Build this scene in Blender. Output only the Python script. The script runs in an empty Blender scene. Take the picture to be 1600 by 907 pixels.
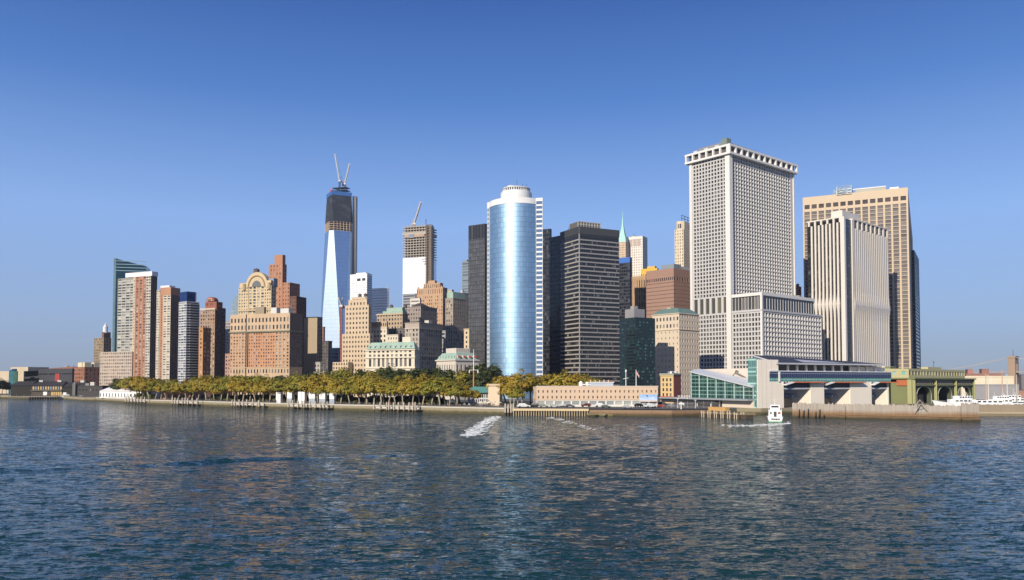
import bpy, bmesh, math, random
import numpy as np
from mathutils import Vector, Matrix

random.seed(11)
rng = np.random.default_rng(11)
R = math.radians
scene = bpy.context.scene
COL = scene.collection

# ------------------------------------------------------------------ camera
CAM_H = 14.0
FPX = 1270.0          # focal length in pixels of the 1600 px wide photograph
HORIZON = 600.0
PITCH = R(2.2)
CY = HORIZON - FPX * math.tan(PITCH)
cam_d = bpy.data.cameras.new('camera')
cam = bpy.data.objects.new('camera', cam_d)
COL.objects.link(cam)
cam.location = (0, 0, CAM_H)
cam.rotation_euler = (R(90) + PITCH, 0, 0)
cam_d.sensor_width = 36.0
cam_d.lens = FPX / 1600.0 * 36.0
cam_d.shift_y = (CY - 453.5) / 1600.0
cam_d.clip_start = 0.5
cam_d.clip_end = 60000
scene.camera = cam

# ------------------------------------------------------------------ sky and sun
SUN_AZ = R(211.0)      # clockwise from +Y, towards the sun
SUN_EL = R(25.0)
world = bpy.data.worlds.new('World')
scene.world = world
world.use_nodes = True
wn, wl = world.node_tree.nodes, world.node_tree.links
wn.clear()
w_out = wn.new('ShaderNodeOutputWorld')
w_bg = wn.new('ShaderNodeBackground')
w_sky = wn.new('ShaderNodeTexSky')
w_sky.sky_type = 'NISHITA'
w_sky.sun_disc = False
w_sky.sun_elevation = SUN_EL
w_sky.sun_rotation = SUN_AZ
w_sky.altitude = 0
w_sky.air_density = 0.85
w_sky.dust_density = 0.35
w_sky.ozone_density = 4.5
w_bg.inputs['Strength'].default_value = 0.095
# clear autumn air: the sky texture blended with the periwinkle gradient of the day, by elevation
w_tc = wn.new('ShaderNodeTexCoord'); w_sp = wn.new('ShaderNodeSeparateXYZ'); w_rp = wn.new('ShaderNodeValToRGB')
def lin(r, g, b): return tuple((c / 255 / 12.92) if c / 255 <= .04045 else ((c / 255 + .055) / 1.055) ** 2.4 for c in (r, g, b))
for i in range(3): w_rp.color_ramp.elements.new(.5)
for e, (p, c) in zip(w_rp.color_ramp.elements, ((0.0, (138, 152, 176)), (.06, (148, 172, 212)), (.19, (144, 182, 242)), (.33, (74, 126, 204)), (.46, (24, 76, 162)))):
    e.position = p; e.color = (*lin(*c), 1)
wl.new(w_tc.outputs['Generated'], w_sp.inputs[0]); wl.new(w_sp.outputs['Z'], w_rp.inputs['Fac'])
w_sc = wn.new('ShaderNodeVectorMath'); w_sc.operation = 'SCALE'; w_sc.inputs['Scale'].default_value = 1 / w_bg.inputs['Strength'].default_value
wl.new(w_rp.outputs['Color'], w_sc.inputs[0])
w_mx = wn.new('ShaderNodeMix'); w_mx.data_type = 'RGBA'; w_mx.inputs[0].default_value = .72
wl.new(w_sky.outputs['Color'], w_mx.inputs[6]); wl.new(w_sc.outputs[0], w_mx.inputs[7])
wl.new(w_mx.outputs[2], w_bg.inputs['Color'])
wl.new(w_bg.outputs['Background'], w_out.inputs['Surface'])

sun_d = bpy.data.lights.new('sun', 'SUN')
sun = bpy.data.objects.new('sun', sun_d)
COL.objects.link(sun)
sun_d.energy = 5.0
sun_d.angle = R(0.5)
sun_d.color = (1.0, 0.905, 0.77)
to_sun = Vector((math.sin(SUN_AZ) * math.cos(SUN_EL), math.cos(SUN_AZ) * math.cos(SUN_EL), math.sin(SUN_EL)))
sun.rotation_euler = to_sun.to_track_quat('Z', 'Y').to_euler()
sun.location = (-200, -200, 300)

scene.view_settings.view_transform = 'Standard'
scene.view_settings.look = 'None'
scene.view_settings.exposure = 0.15
scene.view_settings.gamma = 1.0
scene.view_settings.use_curve_mapping = False
scene.render.engine = 'CYCLES'
scene.cycles.max_bounces = 6
scene.cycles.diffuse_bounces = 2
scene.cycles.glossy_bounces = 3
scene.cycles.sample_clamp_indirect = 6.0

# ------------------------------------------------------------------ measuring: photograph pixel + distance -> metres
def ray(px, py):
    a, b = (px - 800) / FPX, (CY - py) / FPX
    return a, math.cos(PITCH) - b * math.sin(PITCH), math.sin(PITCH) + b * math.cos(PITCH)

def P(px, py, d):
    x, y, z = ray(px, py)
    return Vector((x / y * d, d, CAM_H + z / y * d))

def Z(py, d):
    return P(800, py, d).z

def XP(px, d, z=3.0):
    return (px - 800) / FPX * (d * math.cos(PITCH) + (z - CAM_H) * math.sin(PITCH))

def DW(py):
    """distance of the water surface seen at that row"""
    x, y, z = ray(800, py)
    return -CAM_H * y / z

def project(v):
    dx, dy, dz = v[0], v[1], v[2] - CAM_H
    f = dy * math.cos(PITCH) + dz * math.sin(PITCH)
    u = -dy * math.sin(PITCH) + dz * math.cos(PITCH)
    f = max(f, 0.1)
    return 800 + FPX * dx / f, CY - FPX * u / f

# ------------------------------------------------------------------ mesh builder
class MB:
    def __init__(self):
        self.v, self.f, self.uv, self.m = [], [], [], []
    def quad(self, a, b, c, d, uv=None, m=0):
        i = len(self.v)
        self.v += [tuple(a), tuple(b), tuple(c), tuple(d)]
        self.f.append((i, i + 1, i + 2, i + 3))
        self.uv.append(uv or ((0, 0), (1, 0), (1, 1), (0, 1)))
        self.m.append(m)
        return self
    def poly(self, pts, m=0, uv=None):
        i = len(self.v)
        self.v += [tuple(p) for p in pts]
        self.f.append(tuple(range(i, i + len(pts))))
        self.uv.append(uv or [(p[0], p[1]) for p in pts])
        self.m.append(m)
        return self
    def box(self, x0, x1, y0, y1, z0, z1, m=0, bottom=False):
        i = len(self.v)
        self.v += [(x0, y0, z0), (x1, y0, z0), (x1, y1, z0), (x0, y1, z0), (x0, y0, z1), (x1, y0, z1), (x1, y1, z1), (x0, y1, z1)]
        fs = [(0, 1, 5, 4), (1, 2, 6, 5), (2, 3, 7, 6), (3, 0, 4, 7), (4, 5, 6, 7)]
        ds = [(x1 - x0, z1 - z0), (y1 - y0, z1 - z0), (x1 - x0, z1 - z0), (y1 - y0, z1 - z0), (x1 - x0, y1 - y0)]
        if bottom:
            fs.append((3, 2, 1, 0)); ds.append((x1 - x0, y1 - y0))
        for f, (a, b) in zip(fs, ds):
            self.f.append(tuple(i + k for k in f))
            self.uv.append(((0, z0), (a, z0), (a, z0 + b), (0, z0 + b)))
            self.m.append(m)
        return self
    def prism(self, foot, z0, z1, m=0, cap=True, bottom=False, mcap=None):
        """closed outline (counter-clockwise from above), z1 a number or one per corner"""
        n = len(foot)
        zt = z1 if hasattr(z1, '__len__') else [z1] * n
        zb = z0 if hasattr(z0, '__len__') else [z0] * n
        i = len(self.v)
        self.v += [(p[0], p[1], z) for p, z in zip(foot, zb)] + [(p[0], p[1], z) for p, z in zip(foot, zt)]
        s = 0.0
        for k in range(n):
            k2 = (k + 1) % n
            l = math.hypot(foot[k2][0] - foot[k][0], foot[k2][1] - foot[k][1])
            self.f.append((i + k, i + k2, i + n + k2, i + n + k))
            self.uv.append(((s, zb[k]), (s + l, zb[k2]), (s + l, zt[k2]), (s, zt[k])))
            self.m.append(m); s += l
        if cap:
            self.f.append(tuple(i + n + k for k in range(n)))
            self.uv.append([(p[0], p[1]) for p in foot]); self.m.append(m if mcap is None else mcap)
        if bottom:
            self.f.append(tuple(i + k for k in reversed(range(n))))
            self.uv.append([(p[0], p[1]) for p in reversed(foot)]); self.m.append(m)
        return self
    def cyl(self, x, y, z0, z1, r0, r1=None, n=12, m=0, cap=True):
        r1 = r0 if r1 is None else r1
        i = len(self.v)
        for zz, rr in ((z0, r0), (z1, r1)):
            for k in range(n):
                a = 2 * math.pi * k / n
                self.v.append((x + rr * math.cos(a), y + rr * math.sin(a), zz))
        for k in range(n):
            k2 = (k + 1) % n
            self.f.append((i + k, i + k2, i + n + k2, i + n + k))
            u0, u1 = 6.283 * r0 * k / n, 6.283 * r0 * (k + 1) / n
            self.uv.append(((u0, z0), (u1, z0), (u1, z1), (u0, z1))); self.m.append(m)
        if cap:
            self.f.append(tuple(i + n + k for k in range(n)))
            self.uv.append([(0, 0)] * n); self.m.append(m)
        return self
    def tube(self, pts, rad, n=6, m=0, cap=True):
        pts = [Vector(p) for p in pts]
        rads = rad if hasattr(rad, '__len__') else [rad] * len(pts)
        i0 = len(self.v)
        for k, p in enumerate(pts):
            d = (pts[min(k + 1, len(pts) - 1)] - pts[max(k - 1, 0)])
            d = d.normalized() if d.length > 1e-9 else Vector((0, 0, 1))
            a = d.cross(Vector((0, 0, 1)))
            if a.length < 0.05: a = d.cross(Vector((1, 0, 0)))
            a.normalize(); b = d.cross(a)
            for q in range(n):
                t = 2 * math.pi * q / n
                self.v.append(tuple(p + (a * math.cos(t) + b * math.sin(t)) * rads[k]))
        for k in range(len(pts) - 1):
            for q in range(n):
                q2 = (q + 1) % n
                self.f.append((i0 + k * n + q2, i0 + k * n + q, i0 + (k + 1) * n + q, i0 + (k + 1) * n + q2))
                self.uv.append(((0, 0), (1, 0), (1, 1), (0, 1))); self.m.append(m)
        if cap:
            self.f.append(tuple(i0 + q for q in range(n))); self.uv.append([(0, 0)] * n); self.m.append(m)
            e = i0 + (len(pts) - 1) * n
            self.f.append(tuple(e + q for q in reversed(range(n)))); self.uv.append([(0, 0)] * n); self.m.append(m)
        return self
    def lattice(self, p0, p1, w, bars, r=0.12, brace=True):
        """square lattice mast or jib from p0 to p1"""
        p0, p1 = Vector(p0), Vector(p1)
        d = (p1 - p0); L = d.length; d.normalize()
        a = d.cross(Vector((0, 0, 1)))
        if a.length < 0.05: a = Vector((1, 0, 0))
        a.normalize(); b = d.cross(a)
        cs = [a * w / 2 + b * w / 2, a * -w / 2 + b * w / 2, a * -w / 2 - b * w / 2, a * w / 2 - b * w / 2]
        for c in cs: self.tube([p0 + c, p1 + c], r, 4)
        for k in range(bars + 1):
            q = p0 + d * (L * k / bars)
            for j in range(4):
                self.tube([q + cs[j], q + cs[(j + 1) % 4]], r * .7, 3, cap=False)
                if brace and k < bars:
                    q2 = p0 + d * (L * (k + 1) / bars)
                    self.tube([q + cs[j], q2 + cs[(j + 1) % 4]], r * .6, 3, cap=False)
        return self
    def mesh(self, name, mats, smooth=False):
        me = bpy.data.meshes.new(name)
        me.from_pydata(self.v, [], self.f)
        flat = np.array([c for u in self.uv for p in u for c in (p[0], p[1])], dtype=np.float32)
        lay = me.uv_layers.new(name='UVMap')
        lay.data.foreach_set('uv', flat)
        for mm in (mats if isinstance(mats, (list, tuple)) else [mats]): me.materials.append(mm)
        if any(self.m): me.polygons.foreach_set('material_index', self.m)
        if smooth: me.polygons.foreach_set('use_smooth', [True] * len(self.f))
        me.update()
        return me

def link(name, data, parent=None, loc=(0, 0, 0), rotz=0.0):
    o = bpy.data.objects.new(name, data)
    COL.objects.link(o)
    o.location = loc
    o.rotation_euler = (0, 0, rotz)
    if parent is not None: o.parent = parent
    return o

def build(mb, name, mat, parent=None, loc=(0, 0, 0), rotz=0.0, smooth=False):
    return link(name, mb.mesh(name, mat, smooth), parent, loc, rotz)

def tag(o, label, cat, group=None):
    o['label'] = label; o['category'] = cat
    if group: o['group'] = group
    return o

def thing(name, label, cat, loc=(0, 0, 0), rotz=0.0, group=None):
    return tag(link(name, None, None, loc, rotz), label, cat, group)

def struct(o, kind='structure'):
    o['kind'] = kind
    return o

def copy_tree(o, parent=None):
    c = o.copy(); COL.objects.link(c)
    if parent is not None: c.parent = parent
    for ch in list(o.children): copy_tree(ch, c)
    return c

# ------------------------------------------------------------------ materials
def new_mat(name):
    m = bpy.data.materials.new(name)
    m.use_nodes = True
    nt = m.node_tree
    b = nt.nodes['Principled BSDF']
    return m, nt, b

def N(nt, typ, **kw):
    n = nt.nodes.new(typ)
    for k, v in kw.items():
        if hasattr(n, k): setattr(n, k, v)
        else: n.inputs[k.replace('_', ' ')].default_value = v
    return n

def mixrgb(nt, fac, a, b, blend='MIX'):
    n = nt.nodes.new('ShaderNodeMix'); n.data_type = 'RGBA'; n.blend_type = blend
    for s, v in ((0, fac), (6, a), (7, b)):
        if hasattr(v, 'is_linked'): nt.links.new(v, n.inputs[s])
        else: n.inputs[s].default_value = v if s == 0 else (*v[:3], 1)
    return n.outputs[2]

def noise(nt, scale, detail=3, vec=None, rough=.55):
    n = nt.nodes.new('ShaderNodeTexNoise')
    n.inputs['Scale'].default_value = scale; n.inputs['Detail'].default_value = detail; n.inputs['Roughness'].default_value = rough
    if vec is not None: nt.links.new(vec, n.inputs['Vector'])
    return n.outputs['Fac']

def ramp(nt, fac, stops):
    n = nt.nodes.new('ShaderNodeValToRGB')
    while len(n.color_ramp.elements) < len(stops): n.color_ramp.elements.new(0.5)
    for e, (p, c) in zip(n.color_ramp.elements, stops):
        e.position = p; e.color = (*c[:3], 1)
    nt.links.new(fac, n.inputs['Fac'])
    return n.outputs['Color']

def objcoord(nt, sx=1, sy=1, sz=1):
    c = nt.nodes.new('ShaderNodeTexCoord'); mp = nt.nodes.new('ShaderNodeMapping')
    mp.inputs['Scale'].default_value = (sx, sy, sz)
    nt.links.new(c.outputs['Object'], mp.inputs['Vector'])
    return mp.outputs['Vector']

WALLS = {}
def wall(col, rough=.85, var=.16, metal=0.0, streak=True, key=None):
    """weathered masonry / panel: soft blotches and faint vertical run-off"""
    k = (tuple(round(c, 3) for c in col), rough, var, metal, streak)
    if k in WALLS: return WALLS[k]
    m, nt, b = new_mat('facade')
    n1 = noise(nt, .09, 4, objcoord(nt))
    c = ramp(nt, n1, [(.25, [x * (1 - var) for x in col]), (.75, [min(1, x * (1 + var)) for x in col])])
    if streak:
        n2 = noise(nt, 1.0, 3, objcoord(nt, .6, .6, .03))
        c = mixrgb(nt, .35, c, ramp(nt, n2, [(.3, [x * (1 - 1.5 * var) for x in col]), (.7, col)]))
    n3 = noise(nt, 1.7, 2, objcoord(nt))
    c = mixrgb(nt, .25, c, ramp(nt, n3, [(.3, [x * .8 for x in col]), (.7, [min(1, x * 1.15) for x in col])]))
    nt.links.new(c, b.inputs['Base Color'])
    b.inputs['Roughness'].default_value = rough
    b.inputs['Metallic'].default_value = metal
    WALLS[k] = m
    return m

GL = {}
def glass(dark=(.02, .024, .03), blind=(.35, .33, .28), share=.25, rough=.12, blue=None):
    """window glass; each pane by itself may have a drawn blind behind it"""
    k = (dark, blind, share, rough)
    if k in GL: return GL[k]
    m, nt, b = new_mat('window_glass')
    g = nt.nodes.new('ShaderNodeNewGeometry'); oi = nt.nodes.new('ShaderNodeObjectInfo')
    ad = nt.nodes.new('ShaderNodeMath'); ad.operation = 'ADD'
    nt.links.new(g.outputs['Random Per Island'], ad.inputs[0]); nt.links.new(oi.outputs['Random'], ad.inputs[1])
    fr = nt.nodes.new('ShaderNodeMath'); fr.operation = 'FRACT'; nt.links.new(ad.outputs[0], fr.inputs[0])
    mid = tuple((a * 2 + c) / 3 for a, c in zip(dark, blind))
    c = ramp(nt, fr.outputs[0], [(0, dark), (max(.02, 1 - share * 1.6), tuple(x * 1.5 for x in dark)), (1 - share, mid), (1, blind)])
    nt.links.new(c, b.inputs['Base Color'])
    b.inputs['Roughness'].default_value = rough
    b.inputs['Specular IOR Level'].default_value = .6
    GL[k] = m
    return m

CW = {}
def curtain(col=(.1, .2, .3), pw=1.5, ph=3.8, line=(.05, .07, .09), lw=.09, rough=.1, metal=.85, tilt=.012, band=None, bandf=.3, var=.12):
    """curtain wall: a grid of panes, each tilted by a hair, between thin mullions (UV in metres)"""
    k = (col, pw, ph, line, lw, rough, metal, tilt, band, bandf)
    if k in CW: return CW[k]
    m, nt, b = new_mat('curtain_wall')
    uv = nt.nodes.new('ShaderNodeTexCoord').outputs['UV']
    dv = nt.nodes.new('ShaderNodeVectorMath'); dv.operation = 'DIVIDE'; dv.inputs[1].default_value = (pw, ph, 1)
    nt.links.new(uv, dv.inputs[0])
    fl = nt.nodes.new('ShaderNodeVectorMath'); fl.operation = 'FLOOR'; nt.links.new(dv.outputs[0], fl.inputs[0])
    fr = nt.nodes.new('ShaderNodeVectorMath'); fr.operation = 'FRACTION'; nt.links.new(dv.outputs[0], fr.inputs[0])
    wnz = nt.nodes.new('ShaderNodeTexWhiteNoise'); wnz.noise_dimensions = '2D'; nt.links.new(fl.outputs[0], wnz.inputs['Vector'])
    sep = nt.nodes.new('ShaderNodeSeparateXYZ'); nt.links.new(fr.outputs[0], sep.inputs[0])
    def lt(sock, t):
        n = nt.nodes.new('ShaderNodeMath'); n.operation = 'LESS_THAN'; n.inputs[1].default_value = t
        nt.links.new(sock, n.inputs[0]); return n.outputs[0]
    mx = nt.nodes.new('ShaderNodeMath'); mx.operation = 'MAXIMUM'
    nt.links.new(lt(sep.outputs['X'], lw / pw * 1.0), mx.inputs[0]); nt.links.new(lt(sep.outputs['Y'], lw * 2 / ph), mx.inputs[1])
    c = ramp(nt, wnz.outputs['Value'], [(0, [x * (1 - var) for x in col]), (1, [min(1, x * (1 + var)) for x in col])])
    if band: c = mixrgb(nt, lt(sep.outputs['Y'], bandf), c, band)
    c = mixrgb(nt, mx.outputs[0], c, line)
    nt.links.new(c, b.inputs['Base Color'])
    b.inputs['Metallic'].default_value = metal
    b.inputs['Roughness'].default_value = rough
    sb = nt.nodes.new('ShaderNodeVectorMath'); sb.operation = 'SUBTRACT'; sb.inputs[1].default_value = (.5, .5, .5)
    nt.links.new(wnz.outputs['Color'], sb.inputs[0])
    sc = nt.nodes.new('ShaderNodeVectorMath'); sc.operation = 'SCALE'; sc.inputs['Scale'].default_value = tilt * 2
    nt.links.new(sb.outputs[0], sc.inputs[0])
    gg = nt.nodes.new('ShaderNodeNewGeometry')
    ad = nt.nodes.new('ShaderNodeVectorMath'); ad.operation = 'ADD'
    nt.links.new(gg.outputs['Normal'], ad.inputs[0]); nt.links.new(sc.outputs[0], ad.inputs[1])
    nm = nt.nodes.new('ShaderNodeVectorMath'); nm.operation = 'NORMALIZE'; nt.links.new(ad.outputs[0], nm.inputs[0])
    nt.links.new(nm.outputs[0], b.inputs['Normal'])
    CW[k] = m
    return m

def paint(col, rough=.5, metal=0.0, var=.08):
    return wall(col, rough, var, metal, False)

def tinted(name, rough=.5):
    """colour comes from the object's own colour"""
    m, nt, b = new_mat(name)
    oi = nt.nodes.new('ShaderNodeObjectInfo')
    nt.links.new(mixrgb(nt, .3, oi.outputs['Color'], mixrgb(nt, noise(nt, 3.0, 3, objcoord(nt)), (.3, .3, .3), (1, 1, 1)), 'MULTIPLY'), b.inputs['Base Color'])
    b.inputs['Roughness'].default_value = rough
    return m

WHITE = paint((.72, .71, .68)); STEEL = paint((.35, .36, .37), .45, .4); DARK = paint((.03, .032, .035), .5)
GREY = paint((.3, .3, .3)); COPPER = paint((.29, .40, .32), .7, 0, .22); ROOFGREY = paint((.16, .16, .17), .9)
GLASS = glass(); GLASS_PALE = glass((.03, .035, .045), (.5, .48, .42), .45)
GLASS_DARK = glass((.008, .009, .011), (.09, .09, .09), .2, .08)

# ------------------------------------------------------------------ buildings
class Bld:
    """local frame: near corner at the origin, one street face along +x (normal -y), the other along +y (normal -x)"""
    def __init__(self, name, label, xl, xc, xr, ytop, d, yaw, z0=3.0, cat='building', group=None):
        self.d, self.yaw, self.z0 = d, yaw, z0
        a = R(yaw); self.ca, self.sa = math.cos(a), math.sin(a)
        self.zt = Z(ytop, d)
        self.X = XP(xc, d, self.zt); self.Y = d
        self.H = self.zt - z0
        self.root = thing(name, label, cat, (self.X, self.Y, z0), a, group)
        self.W = self.rx(xr); self.D = self.ly(xl)
        self.wins = []
    def _k(self, px):
        return (px - 800) / FPX * (math.cos(PITCH) + (self.zt - CAM_H) / self.d * math.sin(PITCH))
    def rx(self, px):
        k = self._k(px)
        return (k * self.Y - self.X) / (self.ca - k * self.sa)
    def ly(self, px):
        k = self._k(px)
        return (self.X - k * self.Y) / (self.sa + k * self.ca)
    def z(self, py):
        return Z(py, self.d) - self.z0
    def world(self, x, y, z):
        return (self.X + x * self.ca - y * self.sa, self.Y + x * self.sa + y * self.ca, self.z0 + z)
    def part(self, mb, name, mat, smooth=False, parent=None):
        return build(mb, name, mat, parent or self.root, smooth=smooth)
    def box(self, name, mat, x0, x1, y0, y1, z0, z1, parent=None):
        return self.part(MB().box(x0, x1, y0, y1, z0, z1, bottom=True), name, mat, parent=parent)
    def facade(self, mb, side, at, a0, a1, zones, rec=.35, m=0):
        """side R: plane y=at, a0..a1 along x; side L: plane x=at, a0..a1 along y.
        zones bottom to top: (z0, z1, cols, rows, wf, hf[, mat[, name]])"""
        W = a1 - a0
        if side == 'R':
            pt = lambda u, v, r=0: (a0 + u, at + r, v)
        else:
            pt = lambda u, v, r=0: (at + r, a1 - u, v)
        def q(u0, u1, v0, v1):
            if u1 - u0 > 1e-4 and v1 - v0 > 1e-4:
                mb.quad(pt(u0, v0), pt(u1, v0), pt(u1, v1), pt(u0, v1), ((u0, v0), (u1, v0), (u1, v1), (u0, v1)), m)
        for zn in zones:
            z0, z1, cols, rows, wf, hf = zn[:6]
            wm = zn[6] if len(zn) > 6 and zn[6] else GLASS
            nm = zn[7] if len(zn) > 7 else 'window'
            mg = zn[8] if len(zn) > 8 else 0.0
            splay = zn[9] if len(zn) > 9 else 0.0
            if not cols or not rows:
                q(0, W, z0, z1); continue
            cw, rh = (W - 2 * mg) / cols, (z1 - z0) / rows
            if mg: q(0, mg, z0, z1); q(W - mg, W, z0, z1)
            for i in range(cols):
                for j in range(rows):
                    cu, cv = mg + i * cw, z0 + j * rh
                    u0, u1 = cu + cw * (1 - wf) / 2, cu + cw * (1 + wf) / 2
                    v0, v1 = cv + rh * (1 - hf) / 2, cv + rh * (1 + hf) / 2
                    q(cu, u0, cv, cv + rh); q(u1, cu + cw, cv, cv + rh)
                    q(u0, u1, cv, v0); q(u0, u1, v1, cv + rh)
                    mb.quad(pt(u0, v0), pt(u1, v0), pt(u1, v0, rec), pt(u0, v0, rec))
                    mb.quad(pt(u0, v1, rec), pt(u1, v1, rec), pt(u1, v1), pt(u0, v1))
                    mb.quad(pt(u0, v0), pt(u0, v0, rec), pt(u0, v1, rec), pt(u0, v1))
                    uw = u1 - splay * (u1 - u0)      # a splayed jamb on one side
                    mb.quad(pt(uw, v0, rec), pt(u1, v0), pt(u1, v1), pt(uw, v1, rec))
                    self.wins.append((side, pt(u0, v0, rec), round(uw - u0, 3), round(v1 - v0, 3), wm, nm, cv))
    def block(self, x0, x1, y0, y1, z0, z1, mat, Rz=None, Lz=None, rec=.35, name='wall', parapet=.9, top=None, Rmat=None):
        """a closed volume with window openings cut in its two street faces"""
        mb = MB()
        f = [(z0, z1, 0, 0, 0, 0)]
        self.facade(mb, 'R', y0, x0, x1, Rz or f, rec, 1 if Rmat else 0)  # darker wall for the R face puts its shade into the colour
        self.facade(mb, 'L', x0, y0, y1, Lz or f, rec)
        mb.quad((x1, y0, z0), (x1, y1, z0), (x1, y1, z1), (x1, y0, z1))
        mb.quad((x1, y1, z0), (x0, y1, z0), (x0, y1, z1), (x1, y1, z1))
        t = .35
        zr = z1 - parapet
        for a, b, c, d in (((x0, y0), (x1, y0), (x1 - t, y0 + t), (x0 + t, y0 + t)), ((x1, y0), (x1, y1), (x1 - t, y1 - t), (x1 - t, y0 + t)),
                           ((x1, y1), (x0, y1), (x0 + t, y1 - t), (x1 - t, y1 - t)), ((x0, y1), (x0, y0), (x0 + t, y0 + t), (x0 + t, y1 - t))):
            mb.quad((*a, z1), (*b, z1), (*c, z1), (*d, z1))
            mb.quad((*d, z1), (*c, z1), (*c, zr), (*d, zr))
        mb.quad((x0 + t, y0 + t, zr), (x1 - t, y0 + t, zr), (x1 - t, y1 - t, zr), (x0 + t, y1 - t, zr))
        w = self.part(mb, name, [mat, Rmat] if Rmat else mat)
        return w
    def grid(self, W, z0, z1, cw=3.2, fh=3.5, wf=.5, hf=.52, mat=None, name='window', mg=0.0):
        return [(z0, z1, max(1, round((W - 2 * mg) / cw)), max(1, round((z1 - z0) / fh)), wf, hf, mat, name, mg)]
    def finish(self, ymax=586, xr=(0, 1600), most=100):
        by = {}
        for w in self.wins: by.setdefault(w[5], []).append(w)
        for nm, ws in by.items():
            sc = []
            for w in ws:
                side, o, ww, hh, mat, _, _ = w
                c = self.world(*o)
                px, py = project(c)
                vis = 1.0 if (py < ymax and xr[0] <= px <= xr[1]) else .01
                v = Vector((-c[0], -c[1], 0)).normalized()
                n = Vector((self.sa, -self.ca, 0)) if side == 'R' else Vector((-self.ca, -self.sa, 0))
                sc.append(max(n.dot(v), 0.001) * ww * hh * vis / max(c[1], 1) ** 2)
            order = sorted(range(len(ws)), key=lambda i: -sc[i])
            meshes = {}
            for i in order[:most]:
                side, o, ww, hh, mat, _, _ = ws[i]
                k = (ww, hh, mat.name)
                if k not in meshes:
                    mb = MB(); mb.quad((0, 0, 0), (ww, 0, 0), (ww, 0, hh), (0, 0, hh), ((0, 0), (ww, 0), (ww, hh), (0, hh)))
                    meshes[k] = mb.mesh(nm, mat)
                link(nm, meshes[k], self.root, o, 0 if side == 'R' else R(-90))
            rest = order[most:]
            if rest:
                mats = []
                mb = MB()
                for i in rest:
                    side, o, ww, hh, mat, _, _ = ws[i]
                    if mat not in mats: mats.append(mat)
                    x, y, z = o
                    if side == 'R': mb.quad((x, y, z), (x + ww, y, z), (x + ww, y, z + hh), (x, y, z + hh), ((0, 0), (ww, 0), (ww, hh), (0, hh)), mats.index(mat))
                    else: mb.quad((x, y, z), (x, y - ww, z), (x, y - ww, z + hh), (x, y, z + hh), ((0, 0), (ww, 0), (ww, hh), (0, hh)), mats.index(mat))
                o = self.part(mb, nm, mats); o['kind'] = 'stuff'
        return self

def water_tank(b, x, y, z, r=1.8, h=4.0, mat=None):
    mb = MB()
    for s in ((1, 1), (1, -1), (-1, -1), (-1, 1)): mb.tube([(x + s[0] * r * .6, y + s[1] * r * .6, z - 1), (x + s[0] * r * .6, y + s[1] * r * .6, z + 1.6)], .15, 4)
    mb.cyl(x, y, z + 1.5, z + 1.5 + h, r, r * .94, 14); mb.cyl(x, y, z + 1.5 + h, z + 2.6 + h, r * 1.05, .1, 14)
    return b.part(mb, 'water_tank', mat or paint((.12, .09, .07), .9))

def simple(name, label, xl, xc, xr, ytop, d, yaw, col, cw=3.2, fh=3.5, wf=.5, hf=.52, gm=None, var=.12, rec=.35, R_=True, L_=True, zmin=3, fin=True, crown=0, group=None, mg=.6, vis=586, Rcol=None):
    """one plain volume: a wall with its windows and a slim coping"""
    b = Bld(name, label, xl, xc, xr, ytop, d, yaw, group=group)
    top = b.H - max(1.2, crown)
    Rz = b.grid(b.W, zmin, top, cw, fh, wf, hf, gm, mg=mg) + [(top, b.H, 0, 0, 0, 0)]
    Lz = b.grid(b.D, zmin, top, cw, fh, wf, hf, gm, mg=mg) + [(top, b.H, 0, 0, 0, 0)]
    z = [(0, zmin, 0, 0, 0, 0)]
    b.block(0, b.W, 0, b.D, 0, b.H, wall(col, var=var), z + Rz if R_ else None, z + Lz if L_ else None, rec, Rmat=wall(Rcol, var=var) if Rcol else None)
    mb = MB().box(-.25, b.W + .25, -.25, .05, b.H - .6, b.H + .15, bottom=True)
    mb.box(-.25, .05, .052, b.D + .25, b.H - .6, b.H + .15, bottom=True)
    b.part(mb, 'coping', wall([c * .9 for c in col]))
    r_ = random.Random(int(xl * 7 + ytop))
    if R_ and b.W > 6 and b.D > 6:
        for k in range(r_.choice((1, 2, 3))):
            sx, sy = r_.uniform(1.6, min(6, b.W * .35)), r_.uniform(1.8, min(7, b.D * .35)); x = r_.uniform(1, b.W - sx - 1); y = r_.uniform(1, b.D - sy - 1)
            b.box('roof_plant', paint(r_.choice(((.4, .39, .36), (.24, .23, .22), (.5, .46, .4)))), x, x + sx, y, y + sy, b.H - .9 + .01 * k, b.H + r_.uniform(1.2, 3.6))
        if r_.random() < .5: b.part(MB().tube([(2, 2, b.H - .9), (2, 2, b.H + r_.uniform(3, 6))], .14, 4), 'antenna', DARK)
        if r_.random() < .3 and b.W > 9: water_tank(b, b.W * .5, b.D * .6, b.H, 1.6, 2.8)
    if fin: b.finish(vis)
    return b
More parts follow.
